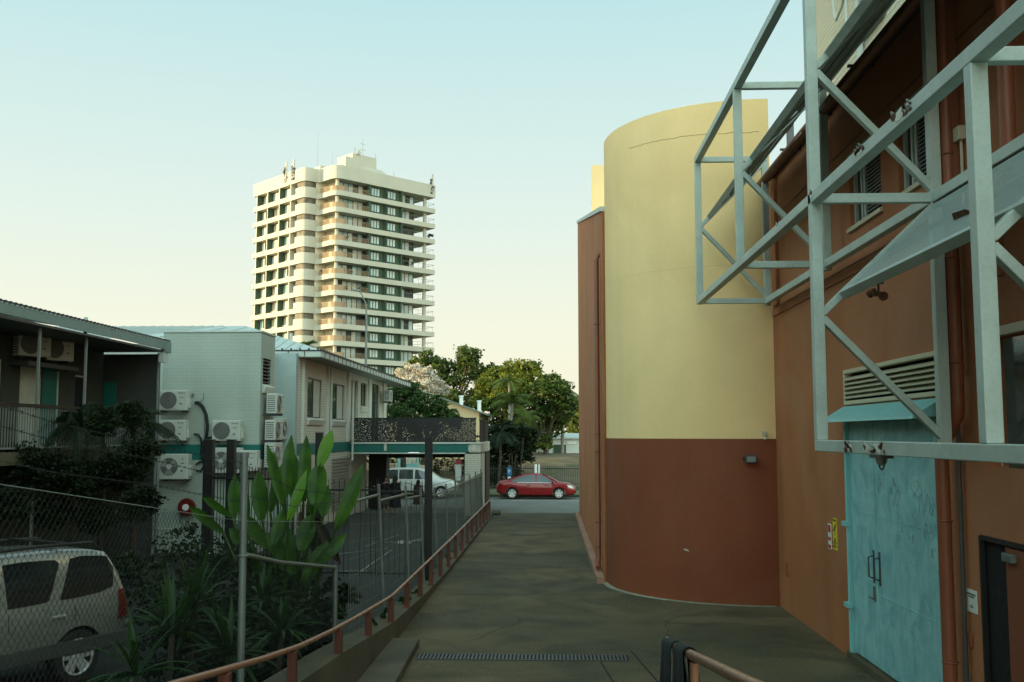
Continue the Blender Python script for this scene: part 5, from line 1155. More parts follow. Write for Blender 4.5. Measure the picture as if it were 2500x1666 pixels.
# silver 4WD at lower left behind the chain-link (front towards camera-left)
tab2 = [(-2.24, .50, .98, 1.08, .70, .74, .66), (-2.16, .42, 1.10, 1.56, .80, .85, .66), (-1.95, .40, 1.12, 1.72, .84, .88, .66), (-1.4, .38, 1.11, 1.78, .85, .895, .66), (-.5, .36, 1.09, 1.79, .85, .90, .66), (.1, .36, 1.08, 1.76, .85, .90, .66), (.55, .36, 1.07, 1.62, .85, .90, .66), (1.0, .37, 1.06, 1.30, .85, .90, .70), (1.2, .38, 1.05, 1.15, .85, .89, .74), (1.7, .40, 1.0, 1.10, .84, .87, .72), (2.05, .42, .90, 1.0, .78, .80, .66), (2.22, .48, .74, .80, .62, .66, .58)]
def suv_extras(t, sY, panel, section, body):
    for mb in panel(([(-2.2,1.15),(-2.1,1.17),(-2.02,1.15)], [(-2.22,.80),(-2.12,.76),(-2.0,.78)]), .008): B(mb, 'tail_light', M['tail'], t, local=True, smooth=True)
    for sg in (-1, 1):
        for x in (-1.02, .05):
            y = sg*(sY(x, .95)+.018); mb = MB(); mb.box(x-.10, x+.10, y-.015, y+.015, .935, .965); B(mb, 'door_handle', M['rim'], t, local=True, bevel=.006)
        for x in (-1.28, -.3, .80):
            mb = MB(); mb.tube([(x+(-.1 if x < -1 else 0), sg*(sY(x,.5)+.002), .55), (x, sg*(sY(x,.8)+.003), .85), (x, sg*(sY(x,1.05)+.002), 1.06)], .005, 4); B(mb, 'door_gap', M['trim'], t, local=True)
        mb = MB(); mb.tube([(-1.85, sg*.60, 1.76), (-1.75, sg*.60, 1.835), (-1.0, sg*.60, 1.855), (-.1, sg*.60, 1.845), (.15, sg*.60, 1.77)], .022, 8); B(mb, 'roof_rail', M['trim'], t, local=True, smooth=True)
        mb = MB(); mb.box(-2.2, 2.1, sg*.885-.02, sg*.885+.02, .40, .60); B(mb, 'lower_cladding', M['dkgrey'], t, local=True, bevel=.015)
    for x in (-1.3, -.35): mb = MB(); mb.box(x-.03, x+.03, -.60, .60, 1.85, 1.88); B(mb, 'roof_bar', M['trim'], t, local=True, bevel=.008)
    mb = MB(); mb.box(-2.34, -2.1, -.84, .84, .46, .70); B(mb, 'bumper', M['dkgrey'], t, local=True, bevel=.04)
    mb = MB(); mb.slab([(-2.19,-.6,1.2), (-2.19,.6,1.2), (-2.12,.56,1.6), (-2.12,-.56,1.6)], (-.02,0,.0)); B(mb, 'rear_window', M['glass_dk'], t, local=True)
ax = R(206.7)   # heading of the front in the xy plane measured from +Y clockwise
hd = Vector((-.449, -.893, 0)); ang = math.atan2(hd.y, hd.x)
wc = Vector((aty(187, 1583, 13.7)[0], 13.7, 0)); nl = Vector((.893, -.449, 0))
# rear-left wheel outer face centre at wc; local rear-left wheel = (-1.35, +.88)
org = wc - (hd*(-1.36) + nl*.86)
make_car('parked_car', 'silver four-wheel drive parked behind the chain-link fence at lower left', 'car', M['carsilver'], tab2,
    [([(-2.02,1.46),(-1.93,1.64),(-1.5,1.68),(-1.32,1.66)], [(-1.93,1.22),(-1.7,1.17),(-1.3,1.15),(-1.06,1.15)]), ([(-1.14,1.62),(-1.08,1.67),(-.6,1.69),(-.32,1.68)], [(-.90,1.17),(-.85,1.15),(-.5,1.14),(-.30,1.14)]), ([(-.2,1.68),(.1,1.66),(.5,1.52),(.78,1.36)], [(-.2,1.14),(.1,1.14),(.5,1.13),(.84,1.12)])],
    [-1.36, 1.33], .36, .23, .92, (org.x, org.y, .035), ang, extras=suv_extras, glass='glass_dk', cladding='grey')
# pale wagon across the street, seen through the carport
xa, _ = aty(922, 1219, 59.2); xb, _ = aty(1129, 1219, 59.2)
def wag_extras(t, sY, panel, section, body):
    for mb in panel(([(1.80,.98),(2.05,.92),(2.15,.86)], [(1.85,.82),(2.02,.78),(2.16,.74)]), .008): B(mb, 'headlight', M['head'], t, local=True, smooth=True)
    for mb in panel(([(-2.18,1.15),(-2.08,1.17),(-2.0,1.15)], [(-2.2,.80),(-2.1,.76),(-2.0,.78)]), .008): B(mb, 'tail_light', M['tail'], t, local=True, smooth=True)
    for sg in (-1, 1):
        for x in (-1.02, .05):
            y = sg*(sY(x, .95)+.018); mb = MB(); mb.box(x-.10, x+.10, y-.015, y+.015, .925, .965); B(mb, 'door_handle', M['trim'], t, local=True)
        mb = MB(); mb.box(-1., 1.0, sg*.90-.02, sg*.90+.02, .44, .50); B(mb, 'side_step', M['rim'], t, local=True)
make_car('parked_car', 'pale wagon parked across the street behind the standing people, seen under the balcony', 'car', M['carwhite'], tab2,
    [([(-2.0,1.48),(-1.9,1.62),(-1.5,1.68),(-1.2,1.68)], [(-2.0,1.16),(-1.7,1.15),(-1.4,1.15),(-1.2,1.15)]), ([(-1.12,1.68),(-.9,1.69),(-.6,1.69),(-.32,1.68)], [(-1.12,1.15),(-.85,1.15),(-.5,1.14),(-.30,1.14)]), ([(-.2,1.68),(.1,1.66),(.5,1.52),(.78,1.36)], [(-.2,1.14),(.1,1.14),(.5,1.13),(.84,1.12)])],
    [-1.36, 1.33], .36, .23, .92, ((xa+xb)/2, 59.2, -.345), 0, extras=wag_extras, cladding='paint')

# ============================================================ PEOPLE
def person(label, x, y, z, h, rz, hair, top, skirt=None, long_hair=True, arms='down'):
    t = thing('person', label, 'person', (x, y, z), rz); s = h/1.7
    V = [(0,0,.95),(0,0,1.08),(0,.0,1.28),(0,0,1.43),(0,-.01,1.50),(0,-.015,1.58),(0,-.02,1.66),
         (.09,0,.90),(.10,-.01,.50),(.10,.02,.09),(.10,-.12,.04), (-.09,0,.90),(-.10,-.01,.50),(-.10,.02,.09),(-.10,-.12,.04),
         (.17,0,1.40),(.22,.0,1.15),(.24,-.06,.92),(.24,-.08,.84), (-.17,0,1.40),(-.22,.0,1.15),(-.24,-.06,.92),(-.24,-.08,.84)]
    if arms == 'out': V[19:] = [(-.17,0,1.40),(-.40,-.1,1.28),(-.55,-.3,1.30),(-.60,-.36,1.32)]
    if arms == 'bent': V[16:19] = [(.23,0,1.15),(.12,-.22,1.12),(.04,-.26,1.16)]; V[20:] = [(-.23,0,1.15),(-.12,-.22,1.10),(-.04,-.27,1.12)]
    E = [(0,1),(1,2),(2,3),(3,4),(4,5),(5,6),(0,7),(7,8),(8,9),(9,10),(0,11),(11,12),(12,13),(13,14),(3,15),(15,16),(16,17),(17,18),(3,19),(19,20),(20,21),(21,22)]
    Rd = [.14,.12,.13,.10,.052,.085,.07,.10,.06,.042,.03,.10,.06,.042,.03,.06,.043,.032,.03,.06,.043,.032,.03]
    me = bpy.data.meshes.new('body'); me.from_pydata([tuple(c*s for c in v) for v in V], E, []); o = bpy.data.objects.new('body', me); COL.objects.link(o); o.parent = t
    md = o.modifiers.new('k', 'SKIN'); 
    for i, sv in enumerate(me.skin_vertices[0].data): sv.radius = (Rd[i]*s*(1.15 if i < 4 else 1), Rd[i]*s*(.8 if i < 4 else 1)); sv.use_root = (i == 0)
    o.modifiers.new('s', 'SUBSURF').levels = 1; me.materials.append(M['skin'])
    def tor(name, prof, m_, n=16, sy=.75):
        mb = MB(); vs = []; fs = []
        for (z_, r_) in prof:
            for i in range(n): a = 2*math.pi*i/n; vs.append((r_*math.cos(a)*s*(1+.05*math.sin(a*5)), r_*math.sin(a)*s*sy, z_*s))
        for j in range(len(prof)-1):
            for i in range(n): fs.append((j*n+i, j*n+(i+1)%n, (j+1)*n+(i+1)%n, (j+1)*n+i))
        mb.add(vs, fs); return B(mb, name, M[m_], t, local=True, smooth=True)
    tor('top', [(.92,.20),(1.05,.185),(1.2,.19),(1.32,.205),(1.42,.17),(1.46,.09)], top)
    if skirt: tor('skirt', [(skirt[1],.30),(.6,.26),(.85,.21),(1.02,.18)], skirt[0])
    else:
        for sg in (-1, 1):
            mb = MB(); mb.tube([(sg*.09*s,0,.98*s),(sg*.10*s,-.01*s,.5*s),(sg*.10*s,.02*s,.08*s)], [.12*s,.085*s,.07*s], 10); B(mb, 'trouser_leg', M[top], t, local=True, smooth=True)
    for a_ in ((15,16,17),(19,20,21)):
        mb = MB(); mb.tube([tuple(c*s for c in V[k]) for k in a_], [.075*s,.06*s,.048*s], 8); B(mb, 'sleeve', M[top], t, local=True, smooth=True)
    mb = MB(); mb.sphere((0,.012*s,1.615*s), .112*s, 12, 8, (.92,1.0,1.08))
    if long_hair: mb.tube([(0,.06*s,1.62*s),(0,.10*s,1.5*s),(0,.10*s,1.34*s)], [.09*s,.10*s,.06*s], 10)
    vs = mb.v; B(mb, 'hair', M[hair], t, local=True, smooth=True)
    mb = MB(); mb.sphere((0,-.045*s,1.60*s), .083*s, 12, 8, (.85,.95,1.15)); mb.tube([(0,-.12*s,1.61*s),(0,-.145*s,1.585*s)], .012*s, 5); B(mb, 'face', M['skin'], t, local=True, smooth=True)
    mb = MB()
    for sg in (-1,1): mb.sphere((sg*.03*s,-.118*s,1.625*s), .010*s, 6, 4)
    mb.tube([(-.022*s,-.118*s,1.555*s),(.022*s,-.118*s,1.555*s)], .005*s, 4); B(mb, 'eyes_and_mouth', M['hair_d'], t, local=True)
    return t
x_, _ = aty(966, 1200, 46.6); person('standing woman in long black dress with dark hair', x_, 46.6, -.29, 1.74, R(150), 'hair_d', 'cloth_d', ('cloth_d', .30))
x_, _ = aty(943, 1200, 46.9); person('person in dark clothes with one arm stretched out beside the woman in black', x_, 46.9, -.29, 1.66, R(10), 'hair_d', 'cloth_d', ('cloth_b', .45), arms='out')
x_, _ = aty(1021, 1200, 48.8); person('short person in brown standing next to the dark post', x_, 48.8, -.345, 1.52, R(170), 'hair_d', 'cloth_b', ('cloth_b', .40))
x_, _ = aty(952, 1150, 62.); person('fair-haired person in olive top behind the pale wagon under the teal verandah', x_, 62.0, .0, 1.62, R(160), 'hair_l', 'cloth_o', arms='bent')
x_, _ = aty(963, 1150, 62.3); person('fair-haired person in white behind the pale wagon beside the olive top', x_, 62.3, .0, 1.58, R(200), 'hair_l', 'cloth_w', arms='bent')

# ============================================================ FOLIAGE
def leaves(clumps, size, mb=None, rnd=None, dens=1., droop=.2, up=.0):
    """clumps: (cx,cy,cz,r,n) -> leaf-sized quads gathered in tufts through each clump's volume"""
    mb = mb or MB(); rnd = rnd or random
    vs = []; fs = []
    for (cx, cy, cz, r, n) in clumps:
        tufts = max(5, int(n*dens/16))
        for _ in range(tufts):
            while True:
                u = Vector((rnd.uniform(-1,1), rnd.uniform(-1,1), rnd.uniform(-1,1)))
                if .15 < u.length < 1: break
            u = u*(.55+.45*rnd.random())/max(u.length, .01)*u.length**.35; tr_ = r*rnd.uniform(.16,.3)
            c = Vector((cx+u.x*r, cy+u.y*r, cz+u.z*r*.8))
            for _ in range(16):
                p = c + Vector((rnd.gauss(0,1), rnd.gauss(0,1), rnd.gauss(0,.7)))*tr_*.6
                d = Vector((rnd.gauss(0,1), rnd.gauss(0,1), rnd.gauss(0,.6)-droop+up)).normalized(); s = d.cross(Vector((rnd.gauss(0,1), rnd.gauss(0,1), rnd.gauss(0,1)))).normalized()
                L_ = size*rnd.uniform(.6,1.3); W_ = L_*.28; k = len(vs)
                vs += [p-d*L_*.5, p+s*W_, p+d*L_*.5, p-s*W_]; fs.append((k,k+1,k+2,k+3))
    mb.add(vs, fs); return mb
def tree(name, label, cat, base, clumps, size, mleaf, trunk_r=.25, bark='bark', group=None, dens=1., seed=1, split=None):
    rnd = random.Random(seed); t = thing(name, label, cat, base, group=group); bx, by, bz = base
    mb = MB(); zs = min(c[2] for c in clumps); cx = sum(c[0] for c in clumps)/len(clumps); fork = Vector((bx+(cx-bx)*.3, by, bz+(zs-bz)*.6))
    mb.tube([(bx,by,bz-.1), (bx+.05,by,(bz+fork.z)/2), tuple(fork)], [trunk_r*1.25, trunk_r, trunk_r*.85], 9); B(mb, 'trunk', M[bark], t, smooth=True)
    lb = MB()
    for c in clumps:
        e = Vector(c[:3]); mid = fork.lerp(e, .5) + Vector((rnd.uniform(-.3,.3), rnd.uniform(-.3,.3), .3))
        lb.tube([fork, mid, e], [trunk_r*.55, trunk_r*.35, trunk_r*.12], 6, cap=False)
        for _ in range(5):
            d = Vector((rnd.gauss(0,1), rnd.gauss(0,1), rnd.gauss(.3,.7))).normalized()*c[3]*.85; q0 = mid.lerp(e, rnd.uniform(.4,1)); lb.tube([q0, q0+d*.5+Vector((0,0,.1)), q0+d], [trunk_r*.14, trunk_r*.09, trunk_r*.03], 4, cap=False)
    B(lb, 'branches', M[bark], t, smooth=True)
    mb = leaves(clumps, size, rnd=rnd, dens=dens); B(mb, 'crown', M[mleaf], t); return t
def cl(Y, lst, k=1.): # (px,py,rpx,n) -> clump
    out = []
    for (px_, py_, r, n) in lst:
        dy = ((px_*7+py_*13) % 9-4)*.35; x, z = aty(px_, py_, Y+dy); out.append((x, Y+dy, z, r*Y/CAMF*k, n))
    return out
def gz(x, y): return lotz(x, y)-.3
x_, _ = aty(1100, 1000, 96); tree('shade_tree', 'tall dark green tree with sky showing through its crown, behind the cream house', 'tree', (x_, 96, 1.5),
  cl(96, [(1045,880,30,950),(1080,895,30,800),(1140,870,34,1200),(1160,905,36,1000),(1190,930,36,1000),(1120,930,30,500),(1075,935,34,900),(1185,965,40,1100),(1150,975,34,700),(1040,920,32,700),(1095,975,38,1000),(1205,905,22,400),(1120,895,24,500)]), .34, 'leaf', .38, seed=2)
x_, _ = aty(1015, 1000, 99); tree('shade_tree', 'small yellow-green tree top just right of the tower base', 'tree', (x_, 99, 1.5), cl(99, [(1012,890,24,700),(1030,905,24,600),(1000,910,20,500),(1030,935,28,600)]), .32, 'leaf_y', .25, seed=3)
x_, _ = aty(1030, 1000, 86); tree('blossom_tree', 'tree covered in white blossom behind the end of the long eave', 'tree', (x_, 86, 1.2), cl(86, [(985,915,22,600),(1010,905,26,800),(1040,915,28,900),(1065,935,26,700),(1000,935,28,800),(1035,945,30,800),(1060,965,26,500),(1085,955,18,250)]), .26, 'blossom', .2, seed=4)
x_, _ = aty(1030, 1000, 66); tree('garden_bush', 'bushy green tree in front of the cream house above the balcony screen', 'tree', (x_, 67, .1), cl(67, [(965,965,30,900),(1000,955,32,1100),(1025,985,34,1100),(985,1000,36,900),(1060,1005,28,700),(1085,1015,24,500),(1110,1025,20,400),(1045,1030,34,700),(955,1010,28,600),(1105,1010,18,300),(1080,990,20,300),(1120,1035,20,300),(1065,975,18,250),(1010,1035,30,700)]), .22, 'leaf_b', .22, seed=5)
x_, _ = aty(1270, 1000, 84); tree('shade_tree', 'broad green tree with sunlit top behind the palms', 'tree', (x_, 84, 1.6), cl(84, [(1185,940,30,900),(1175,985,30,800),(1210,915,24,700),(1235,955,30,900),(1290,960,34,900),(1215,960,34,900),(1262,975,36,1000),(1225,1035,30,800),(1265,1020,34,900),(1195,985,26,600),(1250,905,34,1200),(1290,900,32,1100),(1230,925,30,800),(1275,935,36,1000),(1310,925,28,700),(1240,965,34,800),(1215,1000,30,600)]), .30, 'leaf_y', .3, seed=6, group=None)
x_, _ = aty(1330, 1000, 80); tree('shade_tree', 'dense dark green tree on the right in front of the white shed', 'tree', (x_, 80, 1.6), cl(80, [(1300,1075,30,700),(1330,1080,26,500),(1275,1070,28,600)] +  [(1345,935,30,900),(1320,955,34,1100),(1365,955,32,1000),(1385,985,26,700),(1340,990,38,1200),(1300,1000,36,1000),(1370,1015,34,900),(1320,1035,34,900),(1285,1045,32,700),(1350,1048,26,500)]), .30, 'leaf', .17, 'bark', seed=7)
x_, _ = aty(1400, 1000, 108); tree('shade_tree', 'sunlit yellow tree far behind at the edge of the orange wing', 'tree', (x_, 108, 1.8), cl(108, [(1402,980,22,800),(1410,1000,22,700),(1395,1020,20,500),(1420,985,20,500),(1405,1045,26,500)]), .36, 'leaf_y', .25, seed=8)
x_, _ = aty(1225, 1100, 65); t = thing('hedge', 'dark tangled hedge between the balcony building and the red car', 'hedge', (x_, 65, 0))
mb = leaves(cl(66, [(1205,1060,26,900),(1225,1095,30,1100),(1210,1130,26,900),(1205,1165,26,900),(1240,1130,28,900),(1255,1085,30,900),(1265,1115,26,600),(1200,1095,20,500),(1215,1190,20,500),(1280,1080,24,500),(1235,1045,26,600),(1270,1050,28,700),(1290,1110,24,500),(1250,1150,26,600),(1295,1060,24,500),(1225,1065,26,600)]), .20, rnd=random.Random(9)); B(mb, 'foliage', M['leaf_d'], t)
mb = MB(); rnd = random.Random(4)
for k in range(9): a = rnd.uniform(-1.3,1.3); mb.tube([(x_+a, 65.5, -.2), (x_+a+rnd.uniform(-.2,.2), 65.5, 1.5), (x_+a+rnd.uniform(-.5,.5), 65.6, 3.2)], [.06,.05,.02], 5)
B(mb, 'stems', M['bark'], t)
# dark planting across the street seen under the balcony
t = thing('hedge', 'dark hedge across the street seen under the balcony', 'hedge', (-8, 68, 0))
mb = leaves([(x, 69+(i%3)*.5, 1.3+(i%2)*1.1, 1.3, 600) for i, x in enumerate([-17,-15.4,-14,-12.4,-11,-9.8,-8.6,-7.4,-6.2,-5.2,-4.4])], .2, rnd=random.Random(10)); B(mb, 'foliage', M['leaf_d'], t)
# far tree line on the horizon
t = thing('tree_line', 'low distant tree line closing the view behind the lot', 'trees', (0, 150, 0))
mb = leaves([(-60+i*5.5, 150+(i%4)*3, 3.+(i*37%10)*.25, 4.2, 420) for i in range(26)], .7, rnd=random.Random(12)); B(mb, 'foliage', M['leaf_d'], t); t['kind'] = 'stuff'
# big fig added out of view behind and left; its crown shades the car park corner
tree('light_blocking_fig', 'unseen spreading fig tree added to shade the near left corner of the car park', 'tree', (-9.5, -1.5, 0),
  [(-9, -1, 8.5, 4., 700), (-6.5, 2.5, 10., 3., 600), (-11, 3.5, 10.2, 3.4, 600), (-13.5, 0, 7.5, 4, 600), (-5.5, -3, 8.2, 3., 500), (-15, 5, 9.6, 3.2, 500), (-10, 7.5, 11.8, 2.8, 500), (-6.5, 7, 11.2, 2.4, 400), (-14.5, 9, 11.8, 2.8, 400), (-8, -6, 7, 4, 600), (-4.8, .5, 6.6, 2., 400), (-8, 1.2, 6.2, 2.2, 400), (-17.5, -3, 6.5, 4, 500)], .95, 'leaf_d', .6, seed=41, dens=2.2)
t = thing('hedge', 'tall unseen hedge added behind the viewpoint to keep low light off the car park', 'hedge', (-7, -2.5, 0))  # added out of view to block low skylight from behind
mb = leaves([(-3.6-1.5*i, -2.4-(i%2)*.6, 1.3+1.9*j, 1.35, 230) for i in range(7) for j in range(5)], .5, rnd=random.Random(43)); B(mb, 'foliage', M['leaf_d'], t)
# palms
def palm(name, label, base, top, nf, fl, mleaf='palm', seed=1, tr=.12, droop=1., lw=.05):
    rnd = random.Random(seed); t = thing(name, label, 'palm tree', base); b_ = Vector(base); tp = Vector(top)
    mb = MB(); mb.tube([b_-Vector((0,0,.1)), b_.lerp(tp,.5)+Vector((.08,0,0)), tp], [tr*1.2, tr, tr*.8], 8); B(mb, 'trunk', M['bark' if mleaf == 'leaf_d' else 'bark_pale'], t, smooth=True)
    for k in range(nf):
        a = 2*math.pi*k/nf + rnd.uniform(-.3,.3); el = rnd.uniform(-.1, 1.15); L_ = fl*rnd.uniform(.8,1.1); d = Vector((math.cos(a), math.sin(a), 0)); P_ = []; N = 12
        for i in range(N+1):
            f_ = i/N; P_.append(tp + d*(L_*f_*math.cos(el)*(1-.12*f_)) + Vector((0,0, L_*math.sin(el)*f_ - droop*L_*.62*f_*f_)))
        mb = MB(); mb.tube(P_, [.022*(1-.8*i/N)+.004 for i in range(N+1)], 4, cap=False); vs = []; fs = []; side = d.cross(Vector((0,0,1)))
        M_ = 30
        for i in range(2, M_+1):
            f_ = i/M_; s_ = f_*N; q0 = int(min(s_, N-1)); c = P_[q0].lerp(P_[q0+1], s_-q0); tg = (P_[q0+1]-P_[q0]).normalized(); ll = fl*.30*math.sin(math.pi*min(.97, f_*.85+.12))*rnd.uniform(.85,1.1)
            for sg in (-1, 1):
                e = c + (side*sg*.85 + tg*.55 + Vector((0,0,-.25-.3*rnd.random())))*ll; kx = len(vs); w_ = tg*lw; vs += [c-w_*.5, c+w_*.5, e+w_*.12, e-w_*.12]; fs.append((kx,kx+1,kx+2,kx+3))
        mb.add(vs, fs); B(mb, 'frond', M[mleaf], t)
    return t
def pbase(px_, Y, z=.0): return (aty(px_, 1100, Y)[0], Y, z)
def ptop(px_, py_, Y): x, z = aty(px_, py_, Y); return (x, Y, z)
palm('palm_tree', 'sunlit feather palm in front of the broad tree', pbase(1222, 68), ptop(1252, 985, 68), 15, 2.3, seed=1)
palm('palm_tree', 'slender palm with yellow drooping fronds right of the sunlit feather palm', pbase(1268, 70), ptop(1282, 1020, 70), 13, 2.0, seed=2, tr=.09)
palm('palm_tree', 'small palm high in the tree behind the sunlit feather palm', pbase(1240, 78, 1.), ptop(1243, 930, 78), 11, 1.9, seed=3, tr=.1)
palm('palm_tree', 'dark palm with drooping fronds against the sky beside the orange wing', pbase(1372, 82, 1.5), ptop(1372, 950, 82), 14, 2.6, 'leaf', seed=4, tr=.13)
palm('palm_tree', 'low dark palm beside the hedge left of the red car', pbase(1215, 64), ptop(1222, 1055, 64), 12, 1.8, 'leaf_d', seed=5, tr=.08)
palm('palm_tree', 'palm top poking over the white roof in front of the tower', (aty(745, 900, 62)[0], 62, 0), ptop(748, 845, 62), 11, 1.3, 'palm', seed=6, tr=.12)
palm('palm_tree', 'shaded palm with arching fronds in front of the motel balcony', pbase(175, 22.8), ptop(185, 1030, 22.8), 15, 1.15, 'leaf_d', seed=8, tr=.06, lw=.035, droop=1.5)
palm('palm_tree', 'second shaded palm in front of the motel, fronds drooping beside the first', pbase(250, 24), ptop(250, 1010, 24), 13, 1.3, 'leaf_d', seed=18, tr=.06, lw=.035, droop=1.4)
palm('palm_tree', 'dark palm in front of the motel near the white brick wall', pbase(330, 24), ptop(325, 1040, 24), 13, 1.6, 'leaf_d', seed=9, tr=.08, lw=.035)
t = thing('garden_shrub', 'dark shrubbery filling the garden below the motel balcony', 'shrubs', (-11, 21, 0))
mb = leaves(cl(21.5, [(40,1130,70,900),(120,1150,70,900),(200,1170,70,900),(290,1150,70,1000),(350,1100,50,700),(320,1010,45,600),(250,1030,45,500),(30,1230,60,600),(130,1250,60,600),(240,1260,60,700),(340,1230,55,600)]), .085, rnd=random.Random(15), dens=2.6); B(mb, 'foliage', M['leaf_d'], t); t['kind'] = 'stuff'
# broad-leaved plant
def blade(P0, P1, wd, bend=.1, fold_=.25, n=14, out=(0,-1,0), tip=.9):
    P0 = Vector(P0); P1 = Vector(P1); ax_ = (P1-P0); L_ = ax_.length; d = ax_.normalized(); o_ = Vector(out); s = d.cross(o_).normalized(); nrm = s.cross(d).normalized(); mb = MB(); vs = []; fs = []
    for i in range(n+1):
        f_ = i/n; w_ = wd*.5*(max(0, math.sin(math.pi*min(1, (f_*.93+.05))))**.55)*(1 if f_ < .75 else (1-(f_-.75)/.25*.55)); w_ = max(w_ if f_ < 1 else 0.004, .004)
        c = P0 + ax_*f_ + nrm*bend*L_*math.sin(math.pi*f_) + s*bend*.4*L_*math.sin(math.pi*f_*.9)
        wob = .04*w_*math.sin(i*2.3)
        for k, u in enumerate((-1, -.55, 0, .55, 1)): vs.append(c + s*w_*u + nrm*(abs(u)*w_*fold_*(1 if True else 0) + wob*u))
    for i in range(n):
        for k in range(4): fs.append((i*5+k, i*5+k+1, (i+1)*5+k+1, (i+1)*5+k))
    mb.add(vs, fs); mb.tube([P0, P0+ax_*.5+nrm*(bend*L_-.004), P0+ax_*.97], [wd*.05, wd*.03, .002], 5, cap=False); return mb
bp = thing('broad_leaved_plant', 'large plant with upright bright green paddle leaves behind the chain-link fence', 'plant', (aty(700, 1480, 16)[0], 16, 0))
LV = [((691,1235),(652,1085),30,16,'n',.03), ((697,1215),(711,1062),36,16.3,'n',.04), ((741,1225),(748,1063),38,16.2,'n',.02), ((780,1140),(810,1050),38,15.8,'l',.03), ((770,1235),(782,1125),56,15.6,'n',-.03),
      ((822,1290),(884,1134),44,15.2,'n',.06), ((704,1272),(747,1148),30,15.0,'l',.08), ((640,1270),(630,1150),50,16.4,'n',.02), ((571,1268),(573,1158),36,16.8,'n',.02), ((566,1262),(494,1215),24,16,'n',.1),
      ((668,1330),(692,1243),34,15.1,'n',-.05), ((716,1215),(716,1100),40,16.8,'n',0), ((676,1200),(668,1102),24,16.6,'n',0), ((545,1300),(462,1240),30,15.6,'n',.12), ((650,1335),(600,1260),40,15.4,'n',.05), ((735,1345),(760,1255),50,15.5,'n',.03), ((610,1350),(560,1290),36,15.8,'n',.04), ((790,1260),(800,1185),40,15.9,'n',-.06), ((720,1400),(650,1300),44,15.2,'n',.08), ((740,1420),(800,1320),44,15.3,'n',.07), ((700,1430),(705,1290),50,15.6,'n',.04), ((640,1400),(590,1330),40,15.5,'n',.1), ((770,1380),(845,1300),34,15.1,'n',.12), ((600,1290),(595,1190),34,16.9,'n',.03), ((660,1250),(690,1130),32,16.9,'n',.03), ((755,1280),(775,1170),36,16.9,'n',.03)]
root = Vector((aty(700, 1480, 16)[0], 16, .1))
for (p_, q_, wpx, Y, k, bd) in LV:
    a = aty(p_[0], p_[1], Y); b_ = aty(q_[0], q_[1], Y+.25); P0 = Vector((a[0], Y, a[1])); P1 = Vector((b_[0], Y+.25, b_[1]))
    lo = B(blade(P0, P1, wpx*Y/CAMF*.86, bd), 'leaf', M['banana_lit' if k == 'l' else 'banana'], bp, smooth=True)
    mb = MB(); g0 = root + Vector(((P0.x-root.x)*.3, (Y-16)*.5, 0)); mb.tube([g0, g0.lerp(P0, .6)+Vector((0,0,.12)), P0, P0.lerp(P1,.1)], [.035,.026,.018,.012], 6); B(mb, 'stalk', M['banana'], lo, smooth=True)
mb = MB(); rnd = random.Random(21)
for k in range(7):
    a = Vector((aty(735+k*9, 1230+k*7, 15.9)[0], 15.8+rnd.random()*.4, aty(740, 1250+k*6, 15.9)[1])); e = a + Vector((rnd.uniform(-.1,.4), rnd.uniform(-.2,.2), -rnd.uniform(.4,.8)))
    b2 = blade(a, e, rnd.uniform(.12,.25), rnd.uniform(-.2,.2), .6, 8); mb.add(b2.v, b2.f)
B(mb, 'dead_leaf', M['wood'], bp)
# strap-leaved plants behind the fence
def strap(px_, py_, Y, n, L_, label, seed, cane=True, w_=.05):
    rnd = random.Random(seed); x, z = aty(px_, py_, Y); x = min(x, -3.25); g = .04; t = thing('strap_leaf_plant', label, 'plant', (x, Y, g), group='strap-leaved plants behind the chain-link fence')
    c = Vector((x, Y, max(z, .25)))
    if c.z > .4: mb = MB(); mb.tube([(x+.05, Y, g-.05), (x-.03, Y, c.z*.5), c], [.05,.04,.035], 7); B(mb, 'cane', M['bark'], t, smooth=True)
    for k in range(n):
        a = rnd.uniform(0, 2*math.pi); el = rnd.uniform(-.15, 1.3); d = Vector((math.cos(a)*math.cos(el), math.sin(a)*math.cos(el), math.sin(el))); l = L_*rnd.uniform(.7,1.15); s = d.cross(Vector((0,0,1))).normalized(); N = 7; vs = []; fs = []
        for i in range(N+1):
            f_ = i/N; p = c + d*l*f_ + Vector((0,0,-.45*l*f_**2.2*math.cos(el))); ww = w_*.5*(1-f_**2.2)*(.6+.8*min(1,f_*3))+.002; vs += [p-s*ww+Vector((0,0,ww*.5)), p, p+s*ww+Vector((0,0,ww*.5))]
        for i in range(N): fs += [(3*i,3*i+1,3*i+4,3*i+3),(3*i+1,3*i+2,3*i+5,3*i+4)]
        mb = MB(); mb.add(vs, fs); B(mb, 'leaf', M['spiky'], t, smooth=True)
strap(475, 1478, 11.5, 34, .75, 'tall strap-leaved plant right of the silver car with leaves spraying upward', 1)
strap(420, 1548, 11.0, 34, .8, 'low strap-leaved plant touching the silver car rear wheel', 2)
strap(690, 1550, 12.2, 34, .62, 'strap-leaved plant at the foot of the leaning galvanised post, right side', 3)
strap(560, 1600, 10.6, 30, .7, 'strap-leaved plant left of the galvanised post near the bottom edge', 4)
strap(640, 1470, 13.2, 26, .6, 'strap-leaved plant below the broad green leaves', 5)
strap(330, 1650, 9.8, 26, .7, 'strap-leaved plant at the bottom edge below the silver car', 6)
t = thing('ground_shrubs', 'dark low shrubs filling the bed behind the chain-link fence', 'shrubs', (-5, 13, 0)); t['kind'] = 'stuff'
rnd = random.Random(31)
